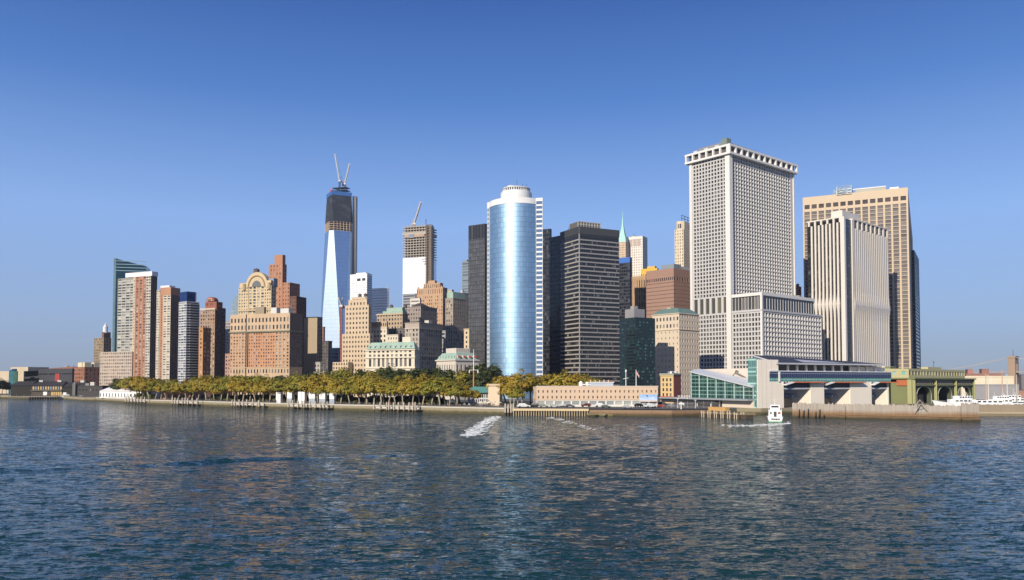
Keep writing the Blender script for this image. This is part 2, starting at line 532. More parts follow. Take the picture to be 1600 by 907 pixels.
# ================================================================== SETTING: water, land, seawalls
# ---- water: a fan of waves, finer near the viewpoint, with a boat's swell crossing it
def water_material():
    m, nt, b = new_mat('harbour_water')
    b.inputs['Base Color'].default_value = (.008, .034, .032, 1)
    b.inputs['Roughness'].default_value = .07
    b.inputs['IOR'].default_value = 1.333
    v = objcoord(nt, 1, 1, 1)
    # small ripples as slopes (kept at full strength far away, where they are finer than a pixel)
    def slopes(scale, sx, sy, k):
        t = nt.nodes.new('ShaderNodeTexNoise'); t.inputs['Scale'].default_value = scale; t.inputs['Detail'].default_value = 4; t.inputs['Roughness'].default_value = .62
        nt.links.new(objcoord(nt, sx, sy, 1), t.inputs['Vector'])
        s_ = nt.nodes.new('ShaderNodeVectorMath'); s_.operation = 'SUBTRACT'; s_.inputs[1].default_value = (.5, .5, .5); nt.links.new(t.outputs['Color'], s_.inputs[0])
        m_ = nt.nodes.new('ShaderNodeVectorMath'); m_.operation = 'MULTIPLY'; m_.inputs[1].default_value = (k * .6, k, 0); nt.links.new(s_.outputs[0], m_.inputs[0])
        return m_.outputs[0]
    def vadd(p, q):
        n_ = nt.nodes.new('ShaderNodeVectorMath'); n_.operation = 'ADD'; nt.links.new(p, n_.inputs[0]); nt.links.new(q, n_.inputs[1]); return n_.outputs[0]
    patch = noise(nt, .010, 3, objcoord(nt, .45, 1.0, 1))
    gain = nt.nodes.new('ShaderNodeMapRange'); gain.inputs['From Min'].default_value = .3; gain.inputs['From Max'].default_value = .7; gain.inputs['To Min'].default_value = .75; gain.inputs['To Max'].default_value = 1.2
    nt.links.new(patch, gain.inputs['Value'])
    sl_ = vadd(slopes(1.0, .40, 1.4, 2.4), slopes(3.2, .5, 1.4, 2.6))
    sm = nt.nodes.new('ShaderNodeVectorMath'); sm.operation = 'SCALE'; nt.links.new(sl_, sm.inputs[0]); nt.links.new(gain.outputs[0], sm.inputs['Scale'])
    ge = nt.nodes.new('ShaderNodeNewGeometry')
    bp = nt.nodes.new('ShaderNodeVectorMath'); bp.operation = 'NORMALIZE'; nt.links.new(vadd(ge.outputs['Normal'], sm.outputs[0]), bp.inputs[0])
    nt.links.new(bp.outputs[0], b.inputs['Normal'])
    return m

def make_water():
    nr, na = 820, 760
    r = np.concatenate([[4.0], np.geomspace(28, 1500, nr - 3), [2600.0, 3600.0]])
    t = np.tan(np.linspace(R(-62), R(62), na) * .9)
    Yg = np.repeat(r[:, None], na, 1)
    Xg = Yg * t[None, :]
    dr = np.gradient(r)
    sp = np.maximum(np.maximum(dr[:, None], Yg * np.gradient(t)[None, :]), .05)
    z = np.zeros_like(Xg)
    wr = np.random.default_rng(5)
    lam = np.geomspace(.6, 6, 84)
    for l in lam:
        th = R(-104) + wr.normal(0, .42)
        k = 2 * np.pi / l
        ph = wr.uniform(0, 6.28)
        amp = .0066 * l ** .4
        a = amp * np.clip(l / (3.2 * sp) - .6, 0, 1)
        arg = k * (np.cos(th) * Xg + np.sin(th) * Yg) + ph
        s = np.sin(arg + .35 * np.sin(arg * .37 + 1.3))
        z += a * (s - .3 * np.cos(2 * arg))
    # gusts
    g = .75 + .25 * np.sin(Xg / 37 + 1.2 * np.sin(Yg / 51)) * np.sin(Yg / 23 + Xg / 80)
    z *= g
    # swell thrown by a passing ferry: a long low ridge
    p0, p1 = np.array([-84.0, DW(735)]), np.array([-30.0, DW(713)])
    d = (p1 - p0) / np.linalg.norm(p1 - p0); nrm = np.array([-d[1], d[0]])
    s = (Xg - p0[0]) * d[0] + (Yg - p0[1]) * d[1]
    q = (Xg - p0[0]) * nrm[0] + (Yg - p0[1]) * nrm[1] + 1.6 * np.sin(s / 9) + .7 * np.sin(s / 3.7)
    fade = 1 / (1 + np.exp((s - 66) / 7)) * (.65 + .35 * np.sin(s / 6.1 + 2))
    z += fade * (.44 * np.exp(-(q / 1.5) ** 2) - .26 * np.exp(-((q + 3.4) / 2.0) ** 2) - .2 * np.exp(-((q - 3.6) / 2.2) ** 2))
    n = nr * na
    co = np.stack([Xg, Yg, z], -1).reshape(-1, 3).astype(np.float32)
    i = np.arange(n).reshape(nr, na)
    f = np.stack([i[:-1, :-1], i[:-1, 1:], i[1:, 1:], i[1:, :-1]], -1).reshape(-1, 4).astype(np.int32)
    me = bpy.data.meshes.new('water')
    me.vertices.add(n); me.vertices.foreach_set('co', co.ravel())
    me.loops.add(f.size); me.loops.foreach_set('vertex_index', f.ravel())
    me.polygons.add(len(f)); me.polygons.foreach_set('loop_start', np.arange(0, f.size, 4, dtype=np.int32))
    me.polygons.foreach_set('use_smooth', np.ones(len(f), dtype=bool))
    me.update(calc_edges=True)
    me.materials.append(water_material())
    struct(link('water', me))
make_water()

# ---- land
def S(px, py): return (XP(px, DW(py), 0), DW(py))
GZ = 3.0
SHORE = [(-420, 752), (-345, 655), S(150, 627.2), S(230, 632), S(440, 639), S(640, 644.5), S(788, 648.6)]
NOTCH = [(-2.5, 372), (0.5, 372)]
DOCK = [S(801, 649.8), S(920, 650.4), S(1050, 651.5)]
STONE = [(92, 355), (101, 366), (112, 366)]
EAST = [(133.0, 377.0), (188, 402), (203, 440), (226, 447), (262, 476), (330, 545), (700, 700), (3000, 950)]
coast = [(-7000, 1250), (-3000, 1150), (-640, 850)] + SHORE + NOTCH + DOCK + STONE + EAST + [(7000, 1800)]
mb = MB()
mb.poly([(x, y, GZ) for x, y in coast] + [(7000, 9000, GZ), (-7000, 9000, GZ)])
m, nt, b = new_mat('city_ground')
nt.links.new(mixrgb(nt, noise(nt, .03, 4, objcoord(nt)), (.07, .07, .07), (.16, .15, .13)), b.inputs['Base Color'])
b.inputs['Roughness'].default_value = .95
struct(build(mb, 'ground', m))

def stone_wall_mat(name, dry, wet, zt=1.3, sc=1.0, mid=None, zm=2.6):
    """quay masonry or timber with the dark weedy tide band at its foot"""
    m, nt, b = new_mat(name)
    c = nt.nodes.new('ShaderNodeNewGeometry'); sp = nt.nodes.new('ShaderNodeSeparateXYZ')
    nt.links.new(c.outputs['Position'], sp.inputs[0])
    n1 = noise(nt, .5 * sc, 4, objcoord(nt)); n2 = noise(nt, .12, 3, objcoord(nt, 1, 1, .2))
    z = nt.nodes.new('ShaderNodeMath'); z.operation = 'MULTIPLY_ADD'; z.inputs[1].default_value = .9; nt.links.new(n1, z.inputs[0]); nt.links.new(sp.outputs['Z'], z.inputs[2])
    mr = nt.nodes.new('ShaderNodeMapRange'); mr.inputs['From Min'].default_value = zt - .1; mr.inputs['From Max'].default_value = zt + 1.0
    nt.links.new(z.outputs[0], mr.inputs['Value'])
    dryc = mixrgb(nt, n2, [x * .72 for x in dry], dry)
    wetc = mixrgb(nt, n1, [x * .5 for x in wet], wet)
    if mid:
        m2 = nt.nodes.new('ShaderNodeMapRange'); m2.inputs['From Min'].default_value = zm; m2.inputs['From Max'].default_value = zm + 1.6
        z2 = nt.nodes.new('ShaderNodeMath'); z2.operation = 'MULTIPLY_ADD'; z2.inputs[1].default_value = 2.2; nt.links.new(n2, z2.inputs[0]); nt.links.new(sp.outputs['Z'], z2.inputs[2])
        nt.links.new(z2.outputs[0], m2.inputs['Value']); n4 = noise(nt, 2.2, 2, objcoord(nt, 1, 1, .05))
        dryc = mixrgb(nt, m2.outputs[0], mixrgb(nt, n4, [x * .5 for x in mid], mid), mixrgb(nt, n4, [x * .6 for x in dry], [min(1, x * 1.15) for x in dry]))
    nt.links.new(mixrgb(nt, mr.outputs[0], wetc, dryc), b.inputs['Base Color'])
    b.inputs['Roughness'].default_value = .85
    return m
SEAW = stone_wall_mat('quay_stone', (.32, .27, .17), (.10, .085, .035))
CONC = paint((.5, .46, .38), .9, 0, .12)
RUST = stone_wall_mat('rusty_quay', (.27, .19, .12), (.08, .065, .028), 1.1, 1.0, (.30, .15, .07), 1.9)

def offset(poly, k):
    out = []
    for i, p in enumerate(poly):
        a = Vector(poly[max(i - 1, 0)]); c = Vector(poly[min(i + 1, len(poly) - 1)])
        d = (c - a).normalized()
        out.append((p[0] - d.y * k, p[1] + d.x * k))   # k > 0: inland (left of travel, the water is on the right)
    return out

def strip_wall(name, line, z0, z1, back, mat, label, cat):
    mb = MB()
    inn = offset(line, back)
    for i in range(len(line) - 1):
        a, b_, c, d = line[i], line[i + 1], inn[i + 1], inn[i]
        mb.quad((*a, z0), (*b_, z0), (*b_, z1), (*a, z1))
        mb.quad((*a, z1), (*b_, z1), (*c, z1), (*d, z1))
        mb.quad((*b_, z0), (*a, z0), (*d, z0), (*c, z0)) if False else None
    mb.quad((*line[-1], z0), (*inn[-1], z0), (*inn[-1], z1), (*line[-1], z1))
    mb.quad((*inn[0], z0), (*line[0], z0), (*line[0], z1), (*inn[0], z1))
    return mb

out1 = offset(SHORE[2:], -.02)
w = build(strip_wall('seawall', out1, -3, 2.55, 1.2, SEAW, '', ''), 'seawall', SEAW)
tag(w, 'long weed-stained stone seawall below the park promenade', 'seawall')
cap = build(strip_wall('coping', offset(SHORE[2:], -.25), 2.554, 3.12, 1.3, CONC, '', ''), 'coping', CONC, w)
# the pier-head stretch and the dark notch beside the dock
w = build(strip_wall('seawall', offset([(-640, 850), (-420, 752), (-345, 655), S(149.5, 627.2)], -.02), -3, 3.02, 1.0, SEAW, '', ''), 'seawall', SEAW)
tag(w, 'stone seawall behind the old harbour pier', 'seawall')
w = build(strip_wall('dock_edge', offset(DOCK[:2], -.02), -3, 1.5, 1.0, SEAW, '', ''), 'dock_wall', paint((.06, .05, .04), .9))
tag(w, 'timber-faced dock edge with a pale kerb and piles in front of the peach building', 'dock')
mb = strip_wall('kerb', offset(DOCK[:2], -.9), 2.2, 3.15, 1.6, CONC, '', '')
build(mb, 'kerb', paint((.55, .44, .26), .8), w)
mbp = None
dl = offset(DOCK[:2], -.7)
for i in range(30):
    t = (i + .5) / 30
    mbp = MB().cyl(0, 0, -3, 2.2, .22, n=8)
    o = build(mbp, 'pile', paint((.42, .33, .2), .9), w, (dl[0][0] * (1 - t) + dl[1][0] * t, dl[0][1] * (1 - t) + dl[1][1] * t, 0)) if i == 0 else None
    if i == 0: p0_ = o
    else:
        c = p0_.copy(); COL.objects.link(c); c.parent = w
        c.location = (dl[0][0] * (1 - t) + dl[1][0] * t, dl[0][1] * (1 - t) + dl[1][1] * t, 0)
w = build(strip_wall('quay', offset([DOCK[1], DOCK[2], STONE[0]], -.02), -3, 2.7, 1.0, RUST, '', ''), 'quay_wall', RUST)
tag(w, 'rust-streaked stone quay wall below the parked cars', 'quay')
w = build(strip_wall('quay', offset([STONE[0], STONE[1], STONE[2], (133, 377)], -.02), -3, 3.02, 1.0, SEAW, '', ''), 'quay_wall', SEAW)
tag(w, 'low stone quay under the white terminal tower', 'quay')
w = build(strip_wall('quay', offset([(133, 377), (188, 402), (203, 440), (226, 447), (262, 476), (330, 545), (700, 700)], -.02), -3, 3.02, 1.0, SEAW, '', ''), 'quay_wall', SEAW)
tag(w, 'dark quay inside the ferry slips and below the green pier building', 'quay')
# boulders at the foot of the rusty quay
def boulder(seed):
    r_ = random.Random(seed)
    bm = bmesh.new(); bmesh.ops.create_icosphere(bm, subdivisions=2, radius=1)
    for v in bm.verts: v.co *= 1 + r_.uniform(-.22, .22); v.co.z *= .6
    me = bpy.data.meshes.new('boulder'); bm.to_mesh(me); bm.free()
    me.materials.append(stone_wall_mat('boulder_rock', (.3, .25, .13), (.12, .1, .03), .7)); return me
bms = [boulder(i) for i in range(4)]
ra, rb = DOCK[1], STONE[0]
for i in range(64):
    t = (i + .5) / 64
    o = link('boulder', bms[i % 4], None, (ra[0] * (1 - t) + rb[0] * t + random.uniform(-.8, .8), ra[1] * (1 - t) + rb[1] * t - random.uniform(.6, 2.0), random.uniform(-.1, .5)), random.uniform(0, 6))
    s = random.uniform(.6, 1.7); o.scale = (s * 1.3, s, s)
    tag(o, 'weedy brown boulder in the rubble at the foot of the rusty quay', 'boulder', 'boulders along the rusty quay')

# ---- promenade, lawn, road, pavement: sheets 4 mm apart
def sheet(name, line, k0, k1, z, mat):
    a, b_ = offset(line, k0), offset(line, k1)
    mb = MB()
    for i in range(len(line) - 1):
        mb.quad((*a[i], z), (*a[i + 1], z), (*b_[i + 1], z), (*b_[i], z))
    return struct(build(mb, name, mat))
m, nt, b = new_mat('paving')
nt.links.new(mixrgb(nt, noise(nt, .4, 4, objcoord(nt)), (.28, .25, .21), (.42, .38, .32)), b.inputs['Base Color']); b.inputs['Roughness'].default_value = .9
sheet('promenade', SHORE[2:], 1.0, 15, GZ + .004, m)
m, nt, b = new_mat('lawn')
nt.links.new(mixrgb(nt, noise(nt, .6, 5, objcoord(nt)), (.035, .06, .015), (.09, .1, .03)), b.inputs['Base Color']); b.inputs['Roughness'].default_value = .95
sheet('lawn', SHORE[2:], 15, 95, GZ + .008, m)
m, nt, b = new_mat('asphalt')
nt.links.new(mixrgb(nt, noise(nt, .7, 5, objcoord(nt)), (.045, .045, .047), (.075, .073, .07)), b.inputs['Base Color']); b.inputs['Roughness'].default_value = .9
sheet('parking_road', DOCK + [(92, 357)], 1.3, 17, GZ + .006, m)
sheet('road', SHORE[2:], 95.5, 112, GZ + .004, m)

# ---- promenade railing
mb = MB(); rl = offset(SHORE[2:], .25)
for i in range(len(rl) - 1):
    a, b_ = Vector((*rl[i], 3.12)), Vector((*rl[i + 1], 3.12)); L = (b_ - a).length
    for h in (.45, 1.05): mb.tube([a + Vector((0, 0, h)), b_ + Vector((0, 0, h))], .035, 4)
    for k in range(int(L / 2.4)): mb.tube([a + (b_ - a) * (k * 2.4 / L), a + (b_ - a) * (k * 2.4 / L) + Vector((0, 0, 1.05))], .05, 4)
tag(build(mb, 'railing', paint((.2, .2, .19), .6)), 'thin grey metal railing along the top of the park seawall', 'railing')

# ---- thin autumn haze: one closed box round the viewpoint and the whole scene
m = bpy.data.materials.new('haze'); m.use_nodes = True; nt = m.node_tree; nt.nodes.clear()
vo = nt.nodes.new('ShaderNodeVolumePrincipled'); vo.inputs['Density'].default_value = .00005; vo.inputs['Color'].default_value = (.80, .87, .97, 1); vo.inputs['Anisotropy'].default_value = .2
mo = nt.nodes.new('ShaderNodeOutputMaterial'); nt.links.new(vo.outputs[0], mo.inputs['Volume'])
mb = MB().box(-7200, 7200, -60, 9200, -5, 520, bottom=True)
hz = build(mb, 'haze', m); hz['kind'] = 'stuff'; hz['label'] = 'thin pale haze over the harbour and the far towers'
# ================================================================== CITY: buildings from the far west end eastwards
BRICK = (.30, .13, .075); ORANGE = (.42, .20, .10); CREAM = (.52, .43, .30); TAN = (.46, .36, .23); STONE_C = (.46, .40, .32)

# ---- low museum and brick houses behind the pier
b = Bld('museum', 'low cream stepped museum with a small teal glass pavilion beside it', -30, 37, 38.5, 580, 900, 62)
b.block(0, b.W, 0, b.D, 0, b.H, wall(CREAM), None, [(0, 6, 0, 0, 0, 0), (6, 9.5, 14, 1, .6, .5, GLASS_DARK), (9.5, b.H, 0, 0, 0, 0)])
mb = MB().box(6, 30, 2, b.ly(8), b.H + .02, b.z(573.5)); b.part(mb, 'upper_storey', wall(CREAM))
mb = MB().prism([(-5, b.ly(28)), (-1.0, b.ly(28)), (-1.0, b.ly(21)), (-5, b.ly(21))], 0, [b.H, b.H + 2.5, b.H + 2.5, b.H]); b.part(mb, 'glass_pavilion', curtain((.12, .35, .36), 2, 3))
b.finish(612)
b = Bld('museum_wing', 'long dark grey museum wing with a red banner on its front', 38, 113, 116, 576, 880, 58)
zf = b.z(586)
b.block(0, b.W, 0, b.D, 0, b.H, wall((.045, .045, .05)), None, [(0, zf, 0, 0, 0, 0), (zf, zf + 2.2, 30, 1, .85, .6, GLASS_DARK), (zf + 2.2, b.H, 0, 0, 0, 0)])
mb = MB().box(-.5, -.1, b.ly(94), b.ly(87), b.z(606), b.z(584), bottom=True); b.part(mb, 'banner', paint((.33, .04, .03), .8))
b.finish(612)
b = simple('brick_house', 'long low red brick apartment house behind the dark museum wing', 78, 113, 133, 573.5, 1020, 40, BRICK, 4.5, 4, .4, .5, vis=612)
b = simple('brick_house', 'red brick apartment block with three cream bulkheads on its flat roof', 112, 132, 158, 574, 930, 52, BRICK, 4.2, 4, .42, .5, GLASS, vis=612)
for x0, x1 in ((120.5, 129), (132.5, 142.5), (147.5, 157.5)):
    cx = (b.rx(x0), b.rx(x1)) if x0 > 131 else (.4, 7)
    y = (.4, 7) if x0 > 131 else (b.ly(129), b.ly(121))
    b.box('bulkhead', wall((.66, .56, .38)), max(.4, cx[0]), cx[1], y[0], y[1], b.H - .8, b.z(566.5))

# ---- small brick tower with a white cupola
b = Bld('cupola_tower', 'small dark brick apartment tower with a white cupola on top', 147, 162, 174, 528, 980, 58)
b.block(0, b.W, 0, b.D, 0, b.H, wall((.27, .2, .12)), b.grid(b.W, 0, b.H, 3.2, 3.4, .45, .5), b.grid(b.D, 0, b.H, 3.2, 3.4, .5, .5, GLASS_PALE))
b.block(.6, b.W - .6, .6, b.ly(158.5), b.H - .5, b.z(519), wall((.17, .08, .05)), name='upper_storey')
mb = MB(); cx, cy = b.W * .35, b.ly(158.5) * .5; zz = b.z(519)
mb.cyl(cx, cy, zz - 1, zz + 5.5, 2.7, n=12); mb.cyl(cx, cy, zz + 5.5, zz + 7.5, 3.0, 2.0, 12); mb.cyl(cx, cy, zz + 7.5, zz + 11, 1.7, .2, 12)
b.part(mb, 'cupola', WHITE)
b.finish()

# ---- glass wedge tower
b = Bld('glass_tower', 'dark teal glass tower with a slanting wedge top behind the brick apartment tower', 176, 181.5, 229, 404.5, 860, 14)
zr = b.z(415)
g1 = curtain((.04, .085, .10), 1.6, 3.6, (.02, .05, .06), .1, .12, .8, .01, (.02, .07, .085), .3)
mb = MB().prism([(0, 0), (b.W, 0), (b.W, 22), (0, 22)], 0, [b.H, zr, zr, b.H], cap=True)
b.part(mb, 'glass_wall', g1)
mb = MB().prism([(-2.4, .6), (-.02, .6), (-.02, 21), (-2.4, 21)], 0, b.H + .6); b.part(mb, 'glass_fin', curtain((.20, .30, .30), 1.6, 3.6, (.1, .16, .16), .1, .3, .5))
for k in range(4):
    z = b.z(404.5 + 5 * k + 4)
    b.box('spandrel', paint((.2, .3, .33), .4), .2, b.W + .12, -.12, .1, z, z + .8)
b.finish()

# ---- apartment tower of brick and pale stone
b = Bld('apartment_tower', 'brick and pale stone apartment tower in front of the teal glass tower', 183, 236, 246, 424, 760, 66)
pale = wall((.5, .46, .38)); brk = wall((.36, .17, .10))
yA = b.ly(208.5); zA = b.z(432); zB = b.z(431); zc = b.H
y1, y2 = b.ly(229), b.ly(213)
rows = 43
b.block(0, b.W, 0, b.ly(229), 0, zB, pale, b.grid(b.W, 0, zB, 2.6, 3.0, .5, .55, GLASS_DARK), [(0, zB, 2, rows, .8, .5, GLASS_PALE)], name='wall', Rmat=wall((.15, .09, .065)))  # brown brick side, darkened further to hold its shade
b.block(.25, b.W, b.ly(229) + .01, b.ly(212), 0, zB, brk, None, [(0, zB, 3, rows, .5, .52, GLASS_PALE)], name='brick_bay')
b.block(0, b.W, b.ly(212) + .01, b.ly(208.5), 0, zB, wall((.56, .44, .32)), None, [(0, zB, 1, rows, .4, .5, GLASS_PALE)], name='stone_bay')
b.block(1.2, b.W, yA + .01, b.D, 0, zA, wall((.42, .4, .34)), None, [(0, zA, 4, rows, .86, .56, GLASS_PALE)], name='wide_bay')
mb = MB(); mb.box(.8, b.W + .4, -.4, b.ly(195), zB, zc); b.part(mb, 'white_crown', WHITE)
b.block(-1.6, -.3, b.ly(211), b.ly(161), 0, b.z(549), wall((.45, .36, .28)), None, b.grid(b.ly(161) - b.ly(211), 0, b.z(549), 2.9, 3.2, .5, .5, GLASS_PALE), name='podium')
for k in range(rows):
    pass
b.finish()
b = simple('gabled_hall', 'dark hip-roofed hall at the foot of the brick apartment tower', 155, 206, 212, 597, 800, 60, (.14, .09, .07), 4, 4, .4, .4, vis=612)
mb = MB(); ym = b.D; zz = b.H + .2
mb.prism([(-.5, -.5), (b.W + .5, -.5), (b.W + .5, ym + .5), (-.5, ym + .5)], zz, zz + .3)
mb.poly([(-.5, -.5, zz + .3), (-.5, ym + .5, zz + .3), (6, ym * .62, zz + 5.5), (6, ym * .38, zz + 5.5)][::-1])
mb.poly([(b.W + .5, -.5, zz + .3), (-.5, -.5, zz + .3), (6, ym * .38, zz + 5.5)][::-1])
mb.poly([(-.5, ym + .5, zz + .3), (b.W + .5, ym + .5, zz + .3), (6, ym * .62, zz + 5.5)][::-1])
mb.poly([(b.W + .5, ym + .5, zz + .3), (b.W + .5, -.5, zz + .3), (6, ym * .38, zz + 5.5), (6, ym * .62, zz + 5.5)][::-1])
b.part(mb, 'roof', paint((.06, .04, .035), .9))

# ---- cream and brick striped tower
b = Bld('striped_tower', 'cream tower with vertical brick stripes and a brick top band', 245, 267, 281.5, 449, 720, 68)
zt = b.z(461)
cs = wall((.56, .49, .38)); bs = wall((.42, .22, .13))
b.block(0, b.W, 0, b.ly(255.5), 0, zt, cs, b.grid(b.W, 0, zt, 2.6, 3.0, .55, .5, GLASS_DARK), [(0, zt, 2, 40, .72, .5, GLASS_PALE)], Rmat=wall((.17, .115, .085)))  # side wall colour carries the shade of the unlit face
b.block(.3, b.W, b.ly(255.5) + .01, b.ly(250), 0, zt + 2, bs, None, [(0, zt + 2, 1, 40, .3, .5, GLASS)], name='brick_stripe')
b.block(0, b.W, b.ly(250) + .01, b.D, 0, zt + 5, cs, None, [(0, zt + 5, 2, 41, .66, .5, GLASS_PALE)], name='stone_bay')
b.block(-.15, b.W + .1, -.15, b.ly(251), zt, b.H, bs, None, None, name='brick_crown')
b.box('roof_plant', WHITE, 2, b.W - 2, b.ly(262), b.ly(248), b.H - .9, b.H + 2.0)
b.finish()

# ---- white banded tower with a blue glass crown
b = Bld('banded_tower', 'white banded apartment tower with a dark blue glass crown', 279.5, 291.5, 312, 471, 700, 50)
ww = wall((.52, .53, .54), .6)
nf = 36
b.block(0, b.W, 0, b.D, 0, b.H, ww, [(0, b.H, 1, nf, .94, .62, glass((.02, .025, .035), (.2, .2, .22), .3, .1), 'window_band', 0)], [(0, b.H, 3, nf, .9, .58, GLASS_PALE)], rec=.6)
mb = MB().prism([(.6, .6), (b.W * .72, .6), (b.W * .94, 3.5), (b.W - .4, b.D), (.6, b.D - .4)], b.H - .8, b.z(455.5)); b.part(mb, 'glass_crown', curtain((.02, .06, .2), 1.8, 3.4, (.01, .02, .05), .12, .15, .7))
for k in range(nf):
    z = (k + .06) * b.H / nf
    b.box('balcony', paint((.4, .42, .45), .5), b.W * .25, b.W * .9, -1.1, -.02, z, z + .35)
b.finish()

# ---- brick tower with an arched pediment
b = Bld('deco_tower', 'brick tower with a round-arched pediment and stepped dark side', 313, 336, 353.5, 485, 690, 69)
bm_ = wall((.34, .21, .13)); br2 = wall((.3, .1, .06))
b.block(0, b.W * .5, 0, b.D, 0, b.H, bm_, b.grid(b.W * .5, 0, b.H, 2.6, 3.1, .5, .5), b.grid(b.D, 0, b.H, 2.5, 3.1, .55, .52, GLASS_PALE), Rmat=wall((.12, .075, .06)))  # dark side wall: shade painted into the brick colour
b.block(b.W * .5 + .02, b.W, .5, b.D, 0, b.z(480), wall((.11, .07, .055)), b.grid(b.W * .5, 0, b.z(480), 2.6, 3.1, .5, .5), name='rear_wing')  # wing in the same darkened brick, shade included in its colour
b.block(b.W * .2, b.W * .75, 1, b.ly(317), b.H - .9, b.z(471), br2, b.grid(b.W * .5, b.H, b.z(471), 2.6, 3.1, .5, .5), [(b.H - .9, b.z(471), 7, 2, .4, .5)], name='setback')
mb = MB(); yc, r_ = (b.ly(328) + b.ly(322)) / 2, abs(b.ly(331.5) - b.ly(318.5)) / 2; zq = b.z(472)
fo = [(yc + r_ * math.cos(t), zq + 1 + r_ * .85 * math.sin(t)) for t in [math.pi * i / 14 for i in range(15)]]
x0, x1 = b.W * .18, b.W * .55
mb.poly([(x0, y, z) for y, z in fo]); mb.poly([(x1, y, z) for y, z in reversed(fo)])
for i in range(14): mb.quad((x0, *fo[i]), (x1, *fo[i]), (x1, *fo[i + 1]), (x0, *fo[i + 1]))
b.part(mb, 'arched_pediment', br2)
mb = MB().tube([(x0 - .3, yc + r_ * .55 * math.cos(t), zq + 1 + r_ * .5 * math.sin(t)) for t in [math.pi * i / 12 for i in range(13)]], .55, 5); b.part(mb, 'arch_moulding', wall((.5, .35, .25)))
mb = MB().box(-.35, .02, -.3, b.D + .3, b.z(484), b.z(481.5), bottom=True); b.part(mb, 'cornice', wall((.52, .43, .34)))
b.finish()
simple('brick_block', 'slim orange brick block in front of the arched brick tower', 311, 317.5, 329.5, 512, 620, 68, (.44, .22, .09), 2.8, 3.1, .5, .5, GLASS_PALE, Rcol=(.13, .08, .06))  # orange brick with a shade-darkened copy on its side
# ---- pale glass tower with a rounded top
b = Bld('round_top_tower', 'pale glass tower with a rounded shoulder behind the orange brick hotel block', 359.5, 374, 392, 459, 900, 60)
mb = MB(); Dp = b.D; n = 12
prof = [(Dp, 0), (Dp, b.H * .72)] + [(Dp * (.05 + .95 * math.cos(t)), b.H * (.72 + .28 * math.sin(t))) for t in [math.pi / 2 * i / n for i in range(1, n + 1)]] + [(0, b.H), (0, 0)]
s = 0
for i in range(len(prof) - 1):
    (ya, za), (yb, zb) = prof[i], prof[i + 1]; l = math.hypot(yb - ya, zb - za)
    mb.quad((0, ya, za), (0, yb, zb), (22, yb, zb), (22, ya, za), ((0, s), (0, s + l), (22, s + l), (22, s))); s += l
mb.poly([(0, y, z) for y, z in prof], uv=[(y, z) for y, z in prof]); mb.poly([(22, y, z) for y, z in reversed(prof)], uv=[(y, z) for y, z in reversed(prof)])
b.part(mb, 'glass_wall', curtain((.42, .52, .55), 2.2, 3.6, (.3, .36, .38), .16, .25, .5))
b.box('roof_mast', STEEL, 4, 8, 1, 4, b.H, b.H + 3)
simple('grey_block', 'narrow grey and pink block wedged beside the dark brick tower', 352, 361, 366, 502, 860, 60, (.36, .32, .31), 3, 3.4, .6, .45, R_=False)
simple('pink_block', 'low pink brick block beside the orange brick hotel block', 351, 361, 364, 553, 760, 62, (.42, .24, .19), 3, 3.4, .45, .5, R_=False)

# ---- the big orange brick block with its arch-topped tower
b = Bld('hotel_block', 'broad orange brick block with rows of small windows and a cream cornice', 360, 453, 473, 489, 620, 69)
za, zb_, zc = b.z(574), b.z(518), b.z(514)
tan2 = wall((.50, .36, .23)); org = wall((.46, .235, .125)); org2 = wall((.45, .28, .165))
b.block(0, b.W, 0, b.D, 0, za, tan2, [(0, za, 0, 0, 0, 0)], [(0, za, 20, 4, .46, .5, GLASS)], name='base_wall')
ys = [0, b.ly(430), b.ly(387), b.D]
for k, (mt, nc, nm) in enumerate(((org2, 4, 'wall'), (org, 11, 'brick_bay'), (org2, 6, 'wall'))):
    y0, y1 = ys[k] + (.01 if k else 0), ys[k + 1] - (.9 if k == 1 else 0)
    b.block(0 if k != 1 else .12, b.W, y0, y1, za, zb_, mt, b.grid(b.W, za, zb_, 2.8, 2.9, .45, .5) if k == 0 else None, [(za, zb_, nc, 11, .46, .5, GLASS_PALE)], name=nm, Rmat=wall((.13, .10, .085)))  # side brick darkened: the shade of that face is in the colour
b.block(-.1, b.W, -.1, b.D, zb_ + .9, b.H, tan2, [(zb_ + .9, b.H, 0, 0, 0, 0)], [(zb_ + .9, b.H - 2, 17, 2, .44, .58, GLASS), (b.H - 2, b.H, 0, 0, 0, 0)], name='attic', Rmat=wall((.13, .10, .085)))  # attic side takes the same shade-darkened wall
mb = MB().box(-1.0, b.W + .4, -.6, b.D + .6, zb_ - .1, zb_ + .88, bottom=True); b.part(mb, 'cornice', wall((.2, .2, .14)))
mb = MB().box(-.5, b.W + .2, -.4, b.D + .4, za - .3, za + .25, bottom=True); b.part(mb, 'string_course', tan2)
b.box('drainpipe', DARK, -.28, -.02, b.ly(386), b.ly(384.6), 0, b.H)
for y0, y1, yt in ((418, 427, 479), (433, 446, 481)):
    b.box('roof_plant', paint((.55, .54, .5)), 4, 9, b.ly(y1), b.ly(y0), b.H - .9, b.z(yt))
mb = MB().prism([(.5, b.ly(412)), (3, b.ly(412)), (3, b.ly(398)), (.5, b.ly(398))], b.H - .9, b.z(478)); b.part(mb, 'roof_crest', wall((.3, .24, .16)))
b.finish()
b = Bld('arched_tower', 'cream tower topped by a big round arch and a dark water tank', 373, 424, 431.5, 446, 668, 68)
cr = wall((.55, .43, .26))
ya, yb = b.ly(413), b.ly(388)
zz = b.z(497)
b.block(0, b.W, 0, ya, 0, b.H, cr, b.grid(b.W, 0, b.H, 2.6, 3.1, .45, .5), [(0, b.H, 3, 36, .46, .5, GLASS_PALE)])
